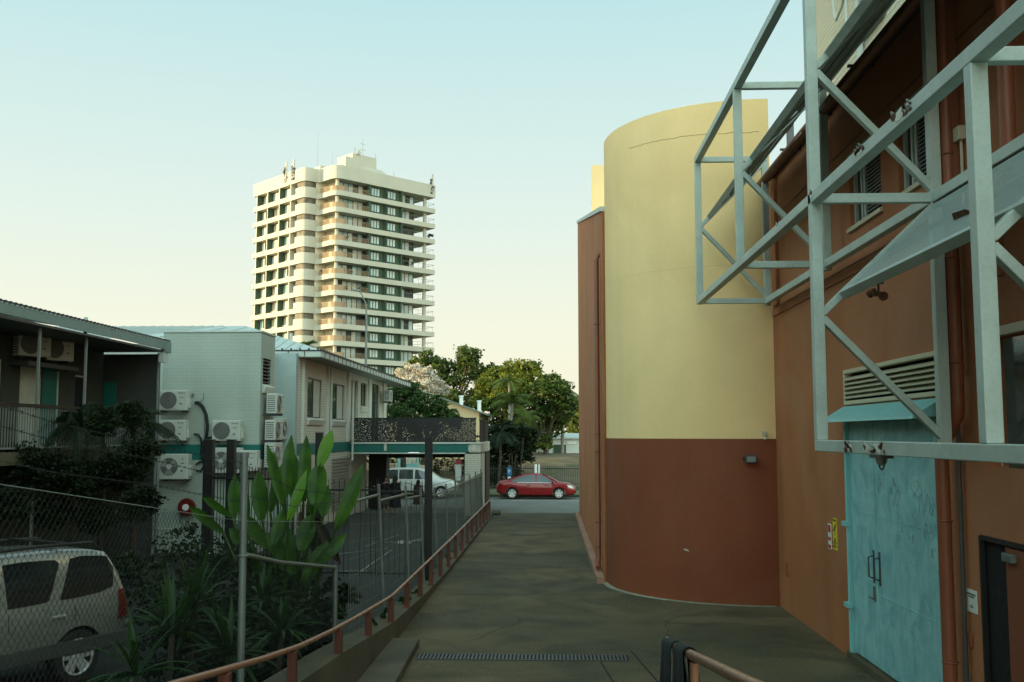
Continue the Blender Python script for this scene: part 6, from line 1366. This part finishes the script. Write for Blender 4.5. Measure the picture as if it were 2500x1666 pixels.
mb = leaves([(-3.55, 10+.8*k, .35+.2*(k%3), .42, 420) for k in range(9)] + [(-4.4, 12.2+.9*k, .3+.2*(k%2), .5, 420) for k in range(6)] + [(-5.2, 15.+k, .4, .6, 380) for k in range(5)] + [(-3.7, 13.5, 1., .4, 300), (-4.2, 16, 1.1, .6, 500), (-4.5,16.5,.6,.6,400), (-4.9,15.6,1.4,.5,300)] + [(-3.6-.5*(k%3), 11.+.6*k, .75+.25*(k%2), .42, 330) for k in range(9)] + [(-5.6-.7*(k%4), 15.5+.5*k, .5+.3*(k%3), .6, 300) for k in range(12)], .12, rnd=rnd); B(mb, 'foliage', M['leaf_d'], t)
t = thing('kerb_weeds', 'small weeds and ferns growing between handrail posts on the kerb', 'weeds', (-2.9, 22, 0)); t['kind'] = 'stuff'
mb = leaves([(-2.88, y, ktop(y)+.06, .10, 60) for y in (16.2, 17.6, 19.6, 20.1, 21.4, 23.8, 24.4, 26, 28.3, 30.1, 32)], .07, rnd=rnd, up=.6); B(mb, 'foliage', M['leaf_b'], t)

t = thing('leaf_litter', 'dry leaves scattered along the edges of the driveway', 'leaf litter', (1, 20, 0)); t['kind'] = 'stuff'
mb = MB()
for k in range(620):
    y = rnd.uniform(13.5, 44); e = rnd.random()
    x = -2.55+abs(rnd.gauss(0,.35)) if e < .5 else (rnd.uniform(-2.4, 4.2) if e < .75 else None)
    if x is None:
        x = 1.15-abs(rnd.gauss(0,.25)) if y > 24.5 else 4.6-abs(rnd.gauss(0,.5))
    if y > 21 and x > 1.2: continue
    a = rnd.uniform(0, 6.3); l = rnd.uniform(.018, .05); d = Vector((math.cos(a), math.sin(a), rnd.uniform(-.1,.3)))*l; s = Vector((-math.sin(a), math.cos(a), 0))*l*.35; c = Vector((x, y, G(y)+.008)); k0 = len(mb.v)
    mb.v += [tuple(c-d), tuple(c+s), tuple(c+d), tuple(c-s)]; mb.f.append((k0,k0+1,k0+2,k0+3))
B(mb, 'leaves', mat('dry_leaf', (.20,.13,.06), .9, .5, 20), t)
# ============================================================ ACROSS THE STREET
t = palisade('picket_fence', 'black picket fence along the grassy verge behind the red car', -4.6, 9., 62.4, 62.4, -.05, 1.42, .115, .014, (.10, .90))
t = palisade('picket_fence', 'black picket fence across the street left of the hedge', -16, -5.6, 63.2, 63.2, -.05, 1.2, .13, .010, (.10, .90))
for (px_, lb, wd) in ((1308, 'wider of two short white posts behind the red car', .15), (1316, 'narrower of two short white posts behind the red car', .09)):
    x_, z_ = aty(px_, 1135, 61.9); mb = MB(); mb.box(x_-wd/2, x_+wd/2, 61.85, 61.95, -.1, z_); mb.box(x_-wd/2+.01, x_+wd/2-.01, 61.86, 61.94, z_, z_+.03); B(mb, 'marker_post', M['white'], label=lb, cat='post', group='white posts behind the red car', bevel=.01)
x_, z_ = aty(1244, 1140, 61.6); t = thing('parking_sign', 'blue parking sign over a small white plate on a pole left of the red car', 'sign', (x_, 61.6, -.1))
mb = MB(); mb.box(-.10, .10, .02, .12, 0, z_+.2); B(mb, 'post', M['dkgrey'], t, local=True, bevel=.01)
mb = MB(); mb.box(-.15, .13, -.01, .01, z_-.42, z_+.05); po_ = B(mb, 'panel', M['blue'], t, local=True); text('P', .27, M['signw'], 'letter', t, wmat(t) @ Matrix.Translation((-.01, -.012, z_-.19)) @ Matrix.Rotation(R(90), 4, 'X'))
mb = MB(); mb.box(-.11, .09, -.01, .01, z_-.86, z_-.50); B(mb, 'plate', M['signw'], t, local=True); mb = MB(); mb.box(-.08, .06, -.014, -.011, z_-.80, z_-.76); mb.box(-.07, .05, -.014, -.011, z_-.62, z_-.60); B(mb, 'plate_marks', M['dkgrey'], t, local=True)
# white shed behind the lot
x0, z0 = aty(1330, 1068, 86); x1, z1 = aty(1440, 1068, 86); sh = thing('white_shed', 'low white shed behind the vacant lot on the right', 'building', ((x0+x1)/2, 87, 1.7))
mb = MB(); mb.box(x0+.2, x1, 86.2, 90, 1.2, z0-.1); B(mb, 'wall', M['wwall'], sh)
mb = MB(); mb.slab([(x0-.1, 85.9, z0-.12), (x1+.2, 85.9, z0-.12), (x1+.2, 90.3, z0+.25), (x0-.1, 90.3, z0+.25)], (0,0,.1)); B(mb, 'roof', M['roof'], sh)
for (a, b_, c, d, m_, nm) in ((1352, 1382, 1086, 1108, 'tgreen', 'door'), (1385, 1406, 1078, 1085, 'signw', 'hatch'), (1330, 1340, 1098, 1110, 'galv', 'box')):
    xa, za = aty(a, c, 86.1); xb, zb = aty(b_, d, 86.1); mb = MB(); mb.box(xa, xb, 86.12, 86.198, zb, za); B(mb, nm, M[m_], sh)
# cream gabled house
ho = thing('gabled_house', 'cream gabled house with green-grey roof behind the bushy tree', 'house', (-10, 77, 1.2)); gp = (aty(1019, 950, 75)[0], aty(1019, 950, 75)[1]); ge = (aty(1192, 1012, 75)[0], aty(1192, 1012, 75)[1]); gl = (2*gp[0]-ge[0], ge[1])
wx = ge[0]-.7; zz = gp[1]-.12; zs_ = (gp[1]-ge[1])/(ge[0]-gp[0])
mb = MB(); pf = [(gl[0]+.7, 75.3, .5), (wx, 75.3, .5), (wx, 75.3, zz-zs_*(wx-gp[0])), (gp[0], 75.3, zz), (gl[0]+.7, 75.3, zz-zs_*(wx-gp[0]))]; mb.slab(pf, (0, 12, 0)); B(mb, 'wall', M['housecream'], ho)
mb = MB(); mb.slab([(gp[0], 74.9, gp[1]), (ge[0], 74.9, ge[1]), (ge[0], 88, ge[1]), (gp[0], 88, gp[1])], (0,0,-.10)); B(mb, 'roof', M['roofgreen'], ho); mb = MB(); mb.slab([(gp[0], 74.9, gp[1]), (gl[0], 74.9, gl[1]), (gl[0], 88, gl[1]), (gp[0], 88, gp[1])], (0,0,-.10)); B(mb, 'roof', M['roofgreen'], ho)
mb = MB(); x_, z_ = aty(1040, 968, 75.2)
for k in range(5): mb.box(x_-.45, x_+.35, 75.22, 75.28, z_-.35+k*.13, z_-.29+k*.13)
B(mb, 'gable_vent', M['fascia'], ho)
for (px_, a, b_) in ((1126, 970, 992), (1170, 982, 1005)): x_, z1 = aty(px_, a, 76); _, z0 = aty(px_, b_, 76); mb = MB(); mb.cyl((x_, 76, z0-.3), (0,0,1), .15, z1-z0+.3, 12); mb.cyl((x_, 76, z1), (0,0,1), .19, .12, 12); B(mb, 'roof_flue', M['white'], ho)
# teal-framed shelter with white railing, seen under the balcony
sh = thing('teal_shelter', 'teal and white railed verandah across the street seen under the balcony', 'shelter', (-10, 63.8, 0))
x0, z0 = aty(927, 1108, 63.8); x1, z1 = aty(938, 1165, 63.8); mb = MB(); mb.beam((x0, 63.8, z0), (x1+.05, 63.8, z1-.3), .16, .16); B(mb, 'slanted_post', M['teal_trim'], sh)
x0, z0 = aty(925, 1133, 64); x1, z1 = aty(972, 1133, 64); mb = MB(); mb.beam((x0, 64, z0), (x1, 64, z0), .05, .06); mb.beam((x0, 64, z0-.45), (x1, 64, z0-.45), .04, .04); n = 16
for i in range(n+1): x = x0+(x1-x0)*i/n; mb.box(x-.012, x+.012, 63.99, 64.01, z0-1.0, z0)
B(mb, 'railing', M['white'], sh)
x_, z_ = aty(974, 1120, 64); mb = MB(); mb.box(x_-.08, x_+.08, 63.95, 64.1, 0, z_); x_, z_ = aty(1020, 1122, 64); mb.box(x_-.05, x_+.05, 63.95, 64.1, 0, z_+.2); B(mb, 'post', M['teal_trim'], sh)
xa, za = aty(992, 1115, 64.3); xb, zb = aty(1019, 1150, 64.3); mb = MB(); mb.box(xa, xb, 64.3, 64.34, zb-.5, zb+.45); B(mb, 'panel', M['teal_trim'], sh); mb = MB(); x = xa
while x < xb: mb.box(x, x+.04, 64.28, 64.31, zb+.45, za); x += .085
B(mb, 'slats', M['white'], sh)
xa, za = aty(1022, 1136, 64.6); xb, zb = aty(1044, 1170, 64.6); mb = MB(); x = xa
while x < xb: mb.box(x, x+.13, 64.6, 64.63, 0, za); x += .14
B(mb, 'board_fence', M['cream'], label='short yellowish board fence across the street left of the dark post', cat='fence')
x_, z_ = aty(985, 1110, 64.8); mb = MB(); mb.tube([(x_+.3, 64.8, -.1), (x_, 64.8, 1.2), (x_-.25, 64.8, 2.8), (x_-.3, 64.8, 4.5)], [.32,.26,.22,.16], 10); t = thing('street_tree', 'dark leaning tree trunk across the street seen under the balcony', 'tree', (x_, 64.8, 0)); B(mb, 'trunk', M['bark'], t, smooth=True); B(leaves([(x_-.4, 65, 4.6, 1.1, 500), (x_+.5, 65.2, 4.4, 1., 400)], .2, rnd=random.Random(44)), 'crown', M['leaf_b'], t)
# white kiosk panel with pink cap hanging by the column
Yk = 46.5; x0, zt = aty(1111, 1121, Yk); x1, zb = aty(1128, 1174, Yk); zm = aty(1120, 1134, Yk)[1]; t = thing('hanging_sign', 'tapered white panel with a pink cap beside the balcony column', 'sign', ((x0+x1)/2, Yk, zb)); h0 = zb-zb; xw = (x1-x0)/2
mb = MB(); mb.hexa([(-xw*.75,-.12,0),(xw*.75,-.12,0),(xw*.75,.12,0),(-xw*.75,.12,0),(-xw,-.15,zm-zb),(xw,-.15,zm-zb),(xw,.15,zm-zb),(-xw,.15,zm-zb)]); B(mb, 'panel', M['white'], t, local=True, bevel=.03)
mb = MB(); mb.hexa([(-xw,-.16,zm-zb+.01),(xw,-.16,zm-zb+.01),(xw,.16,zm-zb+.01),(-xw,.16,zm-zb+.01),(-xw*.75,-.1,zt-zb),(xw*.75,-.1,zt-zb),(xw*.75,.1,zt-zb),(-xw*.75,.1,zt-zb)]); B(mb, 'cap', M['pink'], t, local=True, bevel=.03)
mb = MB(); mb.tube([(xw+.12,0,zt-zb+.25),(xw+.12,0,-zb-.3)], .035, 8); mb.tube([(xw+.12,0,zt-zb+.25),(0,0,zt-zb+.25),(0,0,zt-zb)], .025, 6); B(mb, 'bracket_pole', M['galv'], t, local=True)
# street lamp in front of the tower
Ys = 68.; xb_, _ = aty(893, 900, Ys); _, zt = aty(893, 735, Ys); t = thing('street_lamp', 'tall grey street lamp rising behind the eave in front of the tower', 'street lamp', (xb_, Ys, 0))
mb = MB(); mb.tube([(0,0,-.3),(0,0,6),(0,0,zt-1.)], [.12,.09,.07], 10); mb.tube([(0,0,zt-1.0),(-.05,0,zt-.2),(-.35,0,zt+.45),(-.55,0,zt+.7)], [.06,.05,.04,.04], 8); B(mb, 'pole', M['galv'], t, local=True, smooth=True)
mb = MB(); mb.hexa([(-1.0,-.15,zt+.72),(-.45,-.15,zt+.66),(-.45,.15,zt+.66),(-1.0,.15,zt+.72),(-1.0,-.12,zt+.80),(-.45,-.1,zt+.8),(-.45,.1,zt+.8),(-1.0,.12,zt+.80)]); B(mb, 'lamp_head', M['galv'], t, local=True, bevel=.02)
mb = MB(); mb.box(-.07,.07,-.07,.07,4.2,4.5); B(mb, 'pole_collar', M['dkgrey'], t, local=True)
# wall-side rubbish at the end of the handrail
mb = MB(); mb.sphere((-2.5, 46.0, G(46)+.12), .18, 8, 6, (1.2,1,.7)); mb.box(-2.7,-2.3,45.9,46.2,G(46),G(46)+.1); B(mb, 'rubble', M['conc_wall'], label='small heap of broken concrete at the street end of the handrail', cat='rubble')

# ============================================================ TOWER
TY = 176.; tx_, _ = aty(817, 600, TY); TA = math.atan2(.719, .695)
tw = thing('apartment_tower', 'tall white apartment tower with stacked balconies rising behind the low roofs', 'apartment tower', (tx_, TY, 0), TA)
zc = lambda py_: aty(817, py_, TY)[1]
ztop = zc(400); zpb = zc(433); FH = (zc(462)-zc(872))/10.; zb0 = zc(462); bt = .90
def rnd_poly(pts):  # (u,v,radius)
    out = []; n = len(pts)
    for i, (x, y, r) in enumerate(pts):
        if r <= 0: out.append((x, y)); continue
        p = Vector((x, y)); a = (Vector(pts[i-1][:2])-p).normalized(); b_ = (Vector(pts[(i+1)%n][:2])-p).normalized()
        for k in range(7):
            f_ = k/6; q_ = (p+a*r)*(1-f_)**2 + p*2*f_*(1-f_) + (p+b_*r)*f_*f_; out.append((q_.x, q_.y))
    return out
PO = rnd_poly([(0,0,1.9), (23.2,0,.0), (23.2,19,0), (18,24,0), (-3,24,.0), (-3,5.5,1.5), (0,5.5,.5)])
wallp = [(1.9,1.7), (19.6,1.7), (19.6,20), (15,22.6), (-1.9,22.6), (-1.9,6.9), (1.9,6.9)]
mb = MB(); mb.prism(PO, zpb, ztop); B(mb, 'parapet', M['tw'], tw, local=True)
NF = 17
for k in range(NF):
    zt = zb0-FH*k
    if zt-bt < .5: break
    mb = MB(); mb.prism(PO, zt-bt, zt-.0); B(mb, 'floor_band', M['tw'], tw, local=True)
    # rounded stair bay: drum wall between bands
mb = MB(); mb.prism([(4.6,4.6),(19.2,4.6),(19.2,20),(15,22),(2.2,22),(2.2,8.),(4.6,8.)], 0, zpb); B(mb, 'core', M['tcream'], tw, local=True)
rnd = random.Random(77)
zlev = [(zb0-FH*k, (zpb if k == 0 else zb0-FH*(k-1)-bt)) for k in range(NF) if zb0-FH*k > 3]   # (floor z, ceiling z)
gw = MB(); cw = MB(); rl = MB(); rg = MB(); cr = MB(); fins = MB(); dk = MB(); colm = MB()
wn = []
for (z0, z1) in zlev:
    h = z1-z0; gw = MB(); cw = MB(); rl = MB(); rg = MB(); cr = MB(); fins = MB(); dk = MB(); colm = MB()
    # right face: green window bays u 7.6..15.1 near the edge
    for (a, b_) in ((7.6, 11.35), (11.35, 15.1)):
        gw.box(a+.32, b_, .9, 1.05, z0-.02, z0+.45); gw.box(b_-.85, b_, .9, 1.05, z0+.45, z1+.02); gw.box(a, a+.32, .22, .9, z0-.02, z1+.02); gw.box(b_-.001, b_+.25, .22, .9, z0-.02, z1+.02)
        gw.box(a+.32, b_-.85, .9, 1.05, z1-.22, z1+.02)
        wn.append((a+.34, b_-.87, 1.0, z0+.44, z1-.2, 'u', 'frame'))
    # right face balconies: set-back glazing
    wn.append((1.9+.1, 7.5, 2.2, z0, z1, 'u', 'bal')); wn.append((15.4, 19.5, 2.2, z0, z1, 'u', 'bal2'))
    # railings
    rg.box(.3+1.4, 7.55, .10, .14, z0+.92, z0+.97); rg.box(15.4, 23.0, .10, .13, z0+.92, z0+.97); rg.box(23.05, 23.09, .1, 10, z0+.92, z0+.97)
    u = 1.75
    while u < 7.5: rl.box(u, u+.045, .105, .135, z0, z0+.92); u += .22
    v = 1.9
    while v < 5.2: rl.box(.10, .14, v, v+.055, z0, z0+.92); v += .16
    rl.box(.09, .15, 1.9, 5.3, z0+.92, z0+.98)
    for i in range(5): a = R(180+90*i/4); a2 = R(180+90*(i+1)/4); rl.beam((1.9+1.8*math.cos(a), 1.9+1.8*math.sin(a), z0+.5), (1.9+1.8*math.cos(a2), 1.9+1.8*math.sin(a2), z0+.5), .03, .9)
    u = 15.6
    while u < 23: rg.box(u, u+.03, .105, .125, z0, z0+.92); u += 1.2
    colm.cyl((1.15, 1.15, z0-.02), (0,0,1), .34, h+.04, 12); colm.cyl((21.6, 1.3, z0-.02), (0,0,1), .36, h+.04, 12)
    # return wall + left face
    cw.box(1.9, 2.1, 3.0, 5.6, z0-.02, z1+.02); cw.box(-.4, 1.9, 5.7, 5.9, z0-.02, z1+.02)
    wn.append((2.0, 3.2, 1.9, z0, z1-.1, 'v', 'bal'))
    # rounded bay at (-3,5.5): parapet drum 60% height with openings above
    bay = rnd_poly([(-.3, 5.5, 0), (-3, 5.5, 1.5), (-3, 8.6, 0), (-2.85, 8.6, 0), (-2.85, 5.65, 1.35), (-.3, 5.65, 0)])
    cr.prism(bay, z0-.01, z0+1.08)
    bay2 = rnd_poly([(-.6, 5.8, 0), (-2.6, 5.8, 1.1), (-2.6, 8.6, 0), (-2.5, 8.6, 0), (-2.5, 5.9, 1.05), (-.6, 5.9, 0)])
    dk.prism(bay2, z0+1.08, z1+.0)
    # left plane: recess bays between fins
    for (a, b_) in ((8.6, 10.4), (10.4, 14.4), (14.4, 18.7), (18.7, 22.7)):
        fins.box(-2.95, -1.6, b_-.13, b_+.13, z0-.02, z1+.02)
        if b_ > 10.5: gw.box(-2.88, -1.6, b_-.18, b_-.135, z0-.02, z1+.02)
        wn.append((a+.15, b_-.2, -1.75, z0+.55, z1-.1, 'v', 'left'))
        cw.box(-1.85, -1.55, a, b_, z0-.02, z0+.55)
    cw.box(-1.55, -1.45, 8.6, 22.7, z0+.55, z1+.02)
    B(gw, 'green_wall', M['tgreen'], tw, local=True); B(cw, 'cream_wall', M['tcream'], tw, local=True); B1(cr, 'rounded_bay', M['tw'], tw, local=True); B1(dk, 'bay_window', M['tbay'], tw, local=True)
    B1(rl, 'bronze_balustrade', M['trail'], tw, local=True); B1(rg, 'balcony_rail', M['galv'], tw, local=True); B(fins, 'dividing_fin', M['tw'], tw, local=True); B(colm, 'round_column', M['tw'], tw, local=True)
# windows: frames as parts (100 that show largest), panes and curtains below them
def put(mb, W_, a, b_, c, d, off=0, th_=.05):
    if W_[5] == 'u': mb.box(a, b_, W_[2]+off, W_[2]+off+th_, c, d)
    else: mb.box(W_[2]-off-th_, W_[2]-off, a, b_, c, d)
cnt = 0; restf = MB(); restg = MB(); restc = MB()
for W_ in wn:
    a, b_, dd, z0, z1, ax_, ty = W_
    f = MB(); g = MB(); c = MB(); n = {'frame': 4, 'bal': 5, 'bal2': 4, 'left': 3}[ty]
    if b_-a < 2 and n > 2: n = 2
    for i in range(n+1):
        x = a+(b_-a)*i/n; put(f, W_, x-.05, x+.05, z0, z1, -.08, .07)
    put(f, W_, a, b_, z1-.1, z1, -.08, .07); put(f, W_, a, b_, z0, z0+.08, -.08, .07)
    for i in range(n):
        x0_ = a+(b_-a)*i/n; x1_ = a+(b_-a)*(i+1)/n
        q_ = rnd.random(); tgt = g
        if ty == 'frame': tgt = c if (i in (0, n-1) or q_ < .15) else g
        elif ty == 'left': tgt = c if q_ < .55 else (g if q_ < .7 else MB())
        else: tgt = c if q_ < .45 else (g if q_ < .8 else None)
        if tgt is None: tgt = restf if ty != 'frame' else g
        put(tgt, W_, x0_+.04, x1_-.04, z0+.05, z1-.08, .0, .04)
    if ty in ('frame', 'bal2') and cnt < 60:
        fo = B(f, 'window', M['tdark'], tw, local=True); cnt += 1
        if g.v: B(g, 'pane', M['tglass'], fo, local=True)
        if c.v: B(c, 'curtain', M['tcurt'], fo, local=True)
    else: restf.add(f.v, f.f); restg.add(g.v, g.f); restc.add(c.v, c.f)
B(restf, 'balcony_door_frames', M['tdark'], tw, local=True, kind='stuff'); B(restg, 'balcony_door_panes', M['tglass'], tw, local=True, kind='stuff'); B(restc, 'balcony_curtains', M['tcurt'], tw, local=True, kind='stuff')
mb = MB()
for (u, v, k) in ((2.6,.5,3),(4.,.5,5),(5.5,.5,6),(3.2,.5,6),(17.,.6,4),(18.,.6,4),(16.2,.6,4),(22.2,.7,2),(22.7,.6,2),(.4,3.2,3),(.4,4.4,5),(6.6,.5,2),(6.,.5,6),(22.4,.5,2)): mb = leaves([(u, v, zb0-FH*k+.7, .45, 60)], .3, mb=mb, rnd=rnd)
B(mb, 'balcony_plants', M['leaf_d'], tw, local=True, kind='stuff')
# roof house
mb = MB(); zr_ = ztop
mb.hexa([(5,3.2,zr_-.3),(17,3.2,zr_-.3),(17,18,zr_-.3),(5,18,zr_-.3),(7.2,5.4,zr_+2.4),(14.,5.4,zr_+2.4),(14.,14,zr_+2.4),(7.2,14,zr_+2.4)]); mb.box(7.6,13.2,5.9,11,zr_+2.3,zr_+4.7); mb.box(4.2,7.4,3.2,5.6,zr_-.3,zr_+2.9)
B(mb, 'roof_house', M['tw'], tw, local=True)
mb = MB(); mb.box(2.0, 3.4, 8, 10.5, zr_-.2, zr_+1.6); B(mb, 'roof_box', M['tw'], tw, local=True)
mb = MB(); mb.tube([(3.,10.8,zr_), (3.,10.8,zr_+9.)], [.05,.02], 5); mb.tube([(4.,7.2,zr_+1), (4.,7.2,zr_+4.4)], .03, 5); mb.tube([(10.,6,zr_+4.5), (10.,6,zr_+8)], .04, 5)
for z in (5.8, 6.9): mb.beam((9.3,6,zr_+z), (10.7,6,zr_+z), .04, .04)
mb.tube([(8.2,6,zr_+4.5),(8.2,6,zr_+6)], .06, 5); mb.tube([(13,6,zr_+4.5),(13,6,zr_+5.6)], .05, 5); mb.tube([(16,4,zr_),(16,4,zr_+2.2)], .03, 5); B(mb, 'aerial', M['galv'], tw, local=True)
mb = MB(); mb.sphere((8.8,5.6,zr_+5.0), .5, 10, 6, (1,.4,1)); B(mb, 'satellite_dish', M['tw'], tw, local=True)
for (u, v) in ((-3.1, 9.2), (-3.1, 11.8), (22.4, -.1)):
    mb = MB()
    for s_ in (0, .45): mb.box(u-.12+s_*.1, u+.12+s_*.1, v-.12+s_*1.2, v+.12+s_*1.2, zr_-1.6, zr_+2.1 if s_ == 0 else zr_+1.3)
    B(mb, 'antenna_panel', M['tw'], tw, local=True)
    mb = MB(); 
    for j in range(8): mb.box(u-.5+rnd.random()*.5, u-.1+rnd.random()*.4, v-.3+rnd.random()*.7, v+.3+rnd.random()*.4, zr_-1.8+j*.38, zr_-1.6+j*.38+rnd.random()*.2)
    B(mb, 'antenna_mount', M['dkgrey'], tw, local=True)
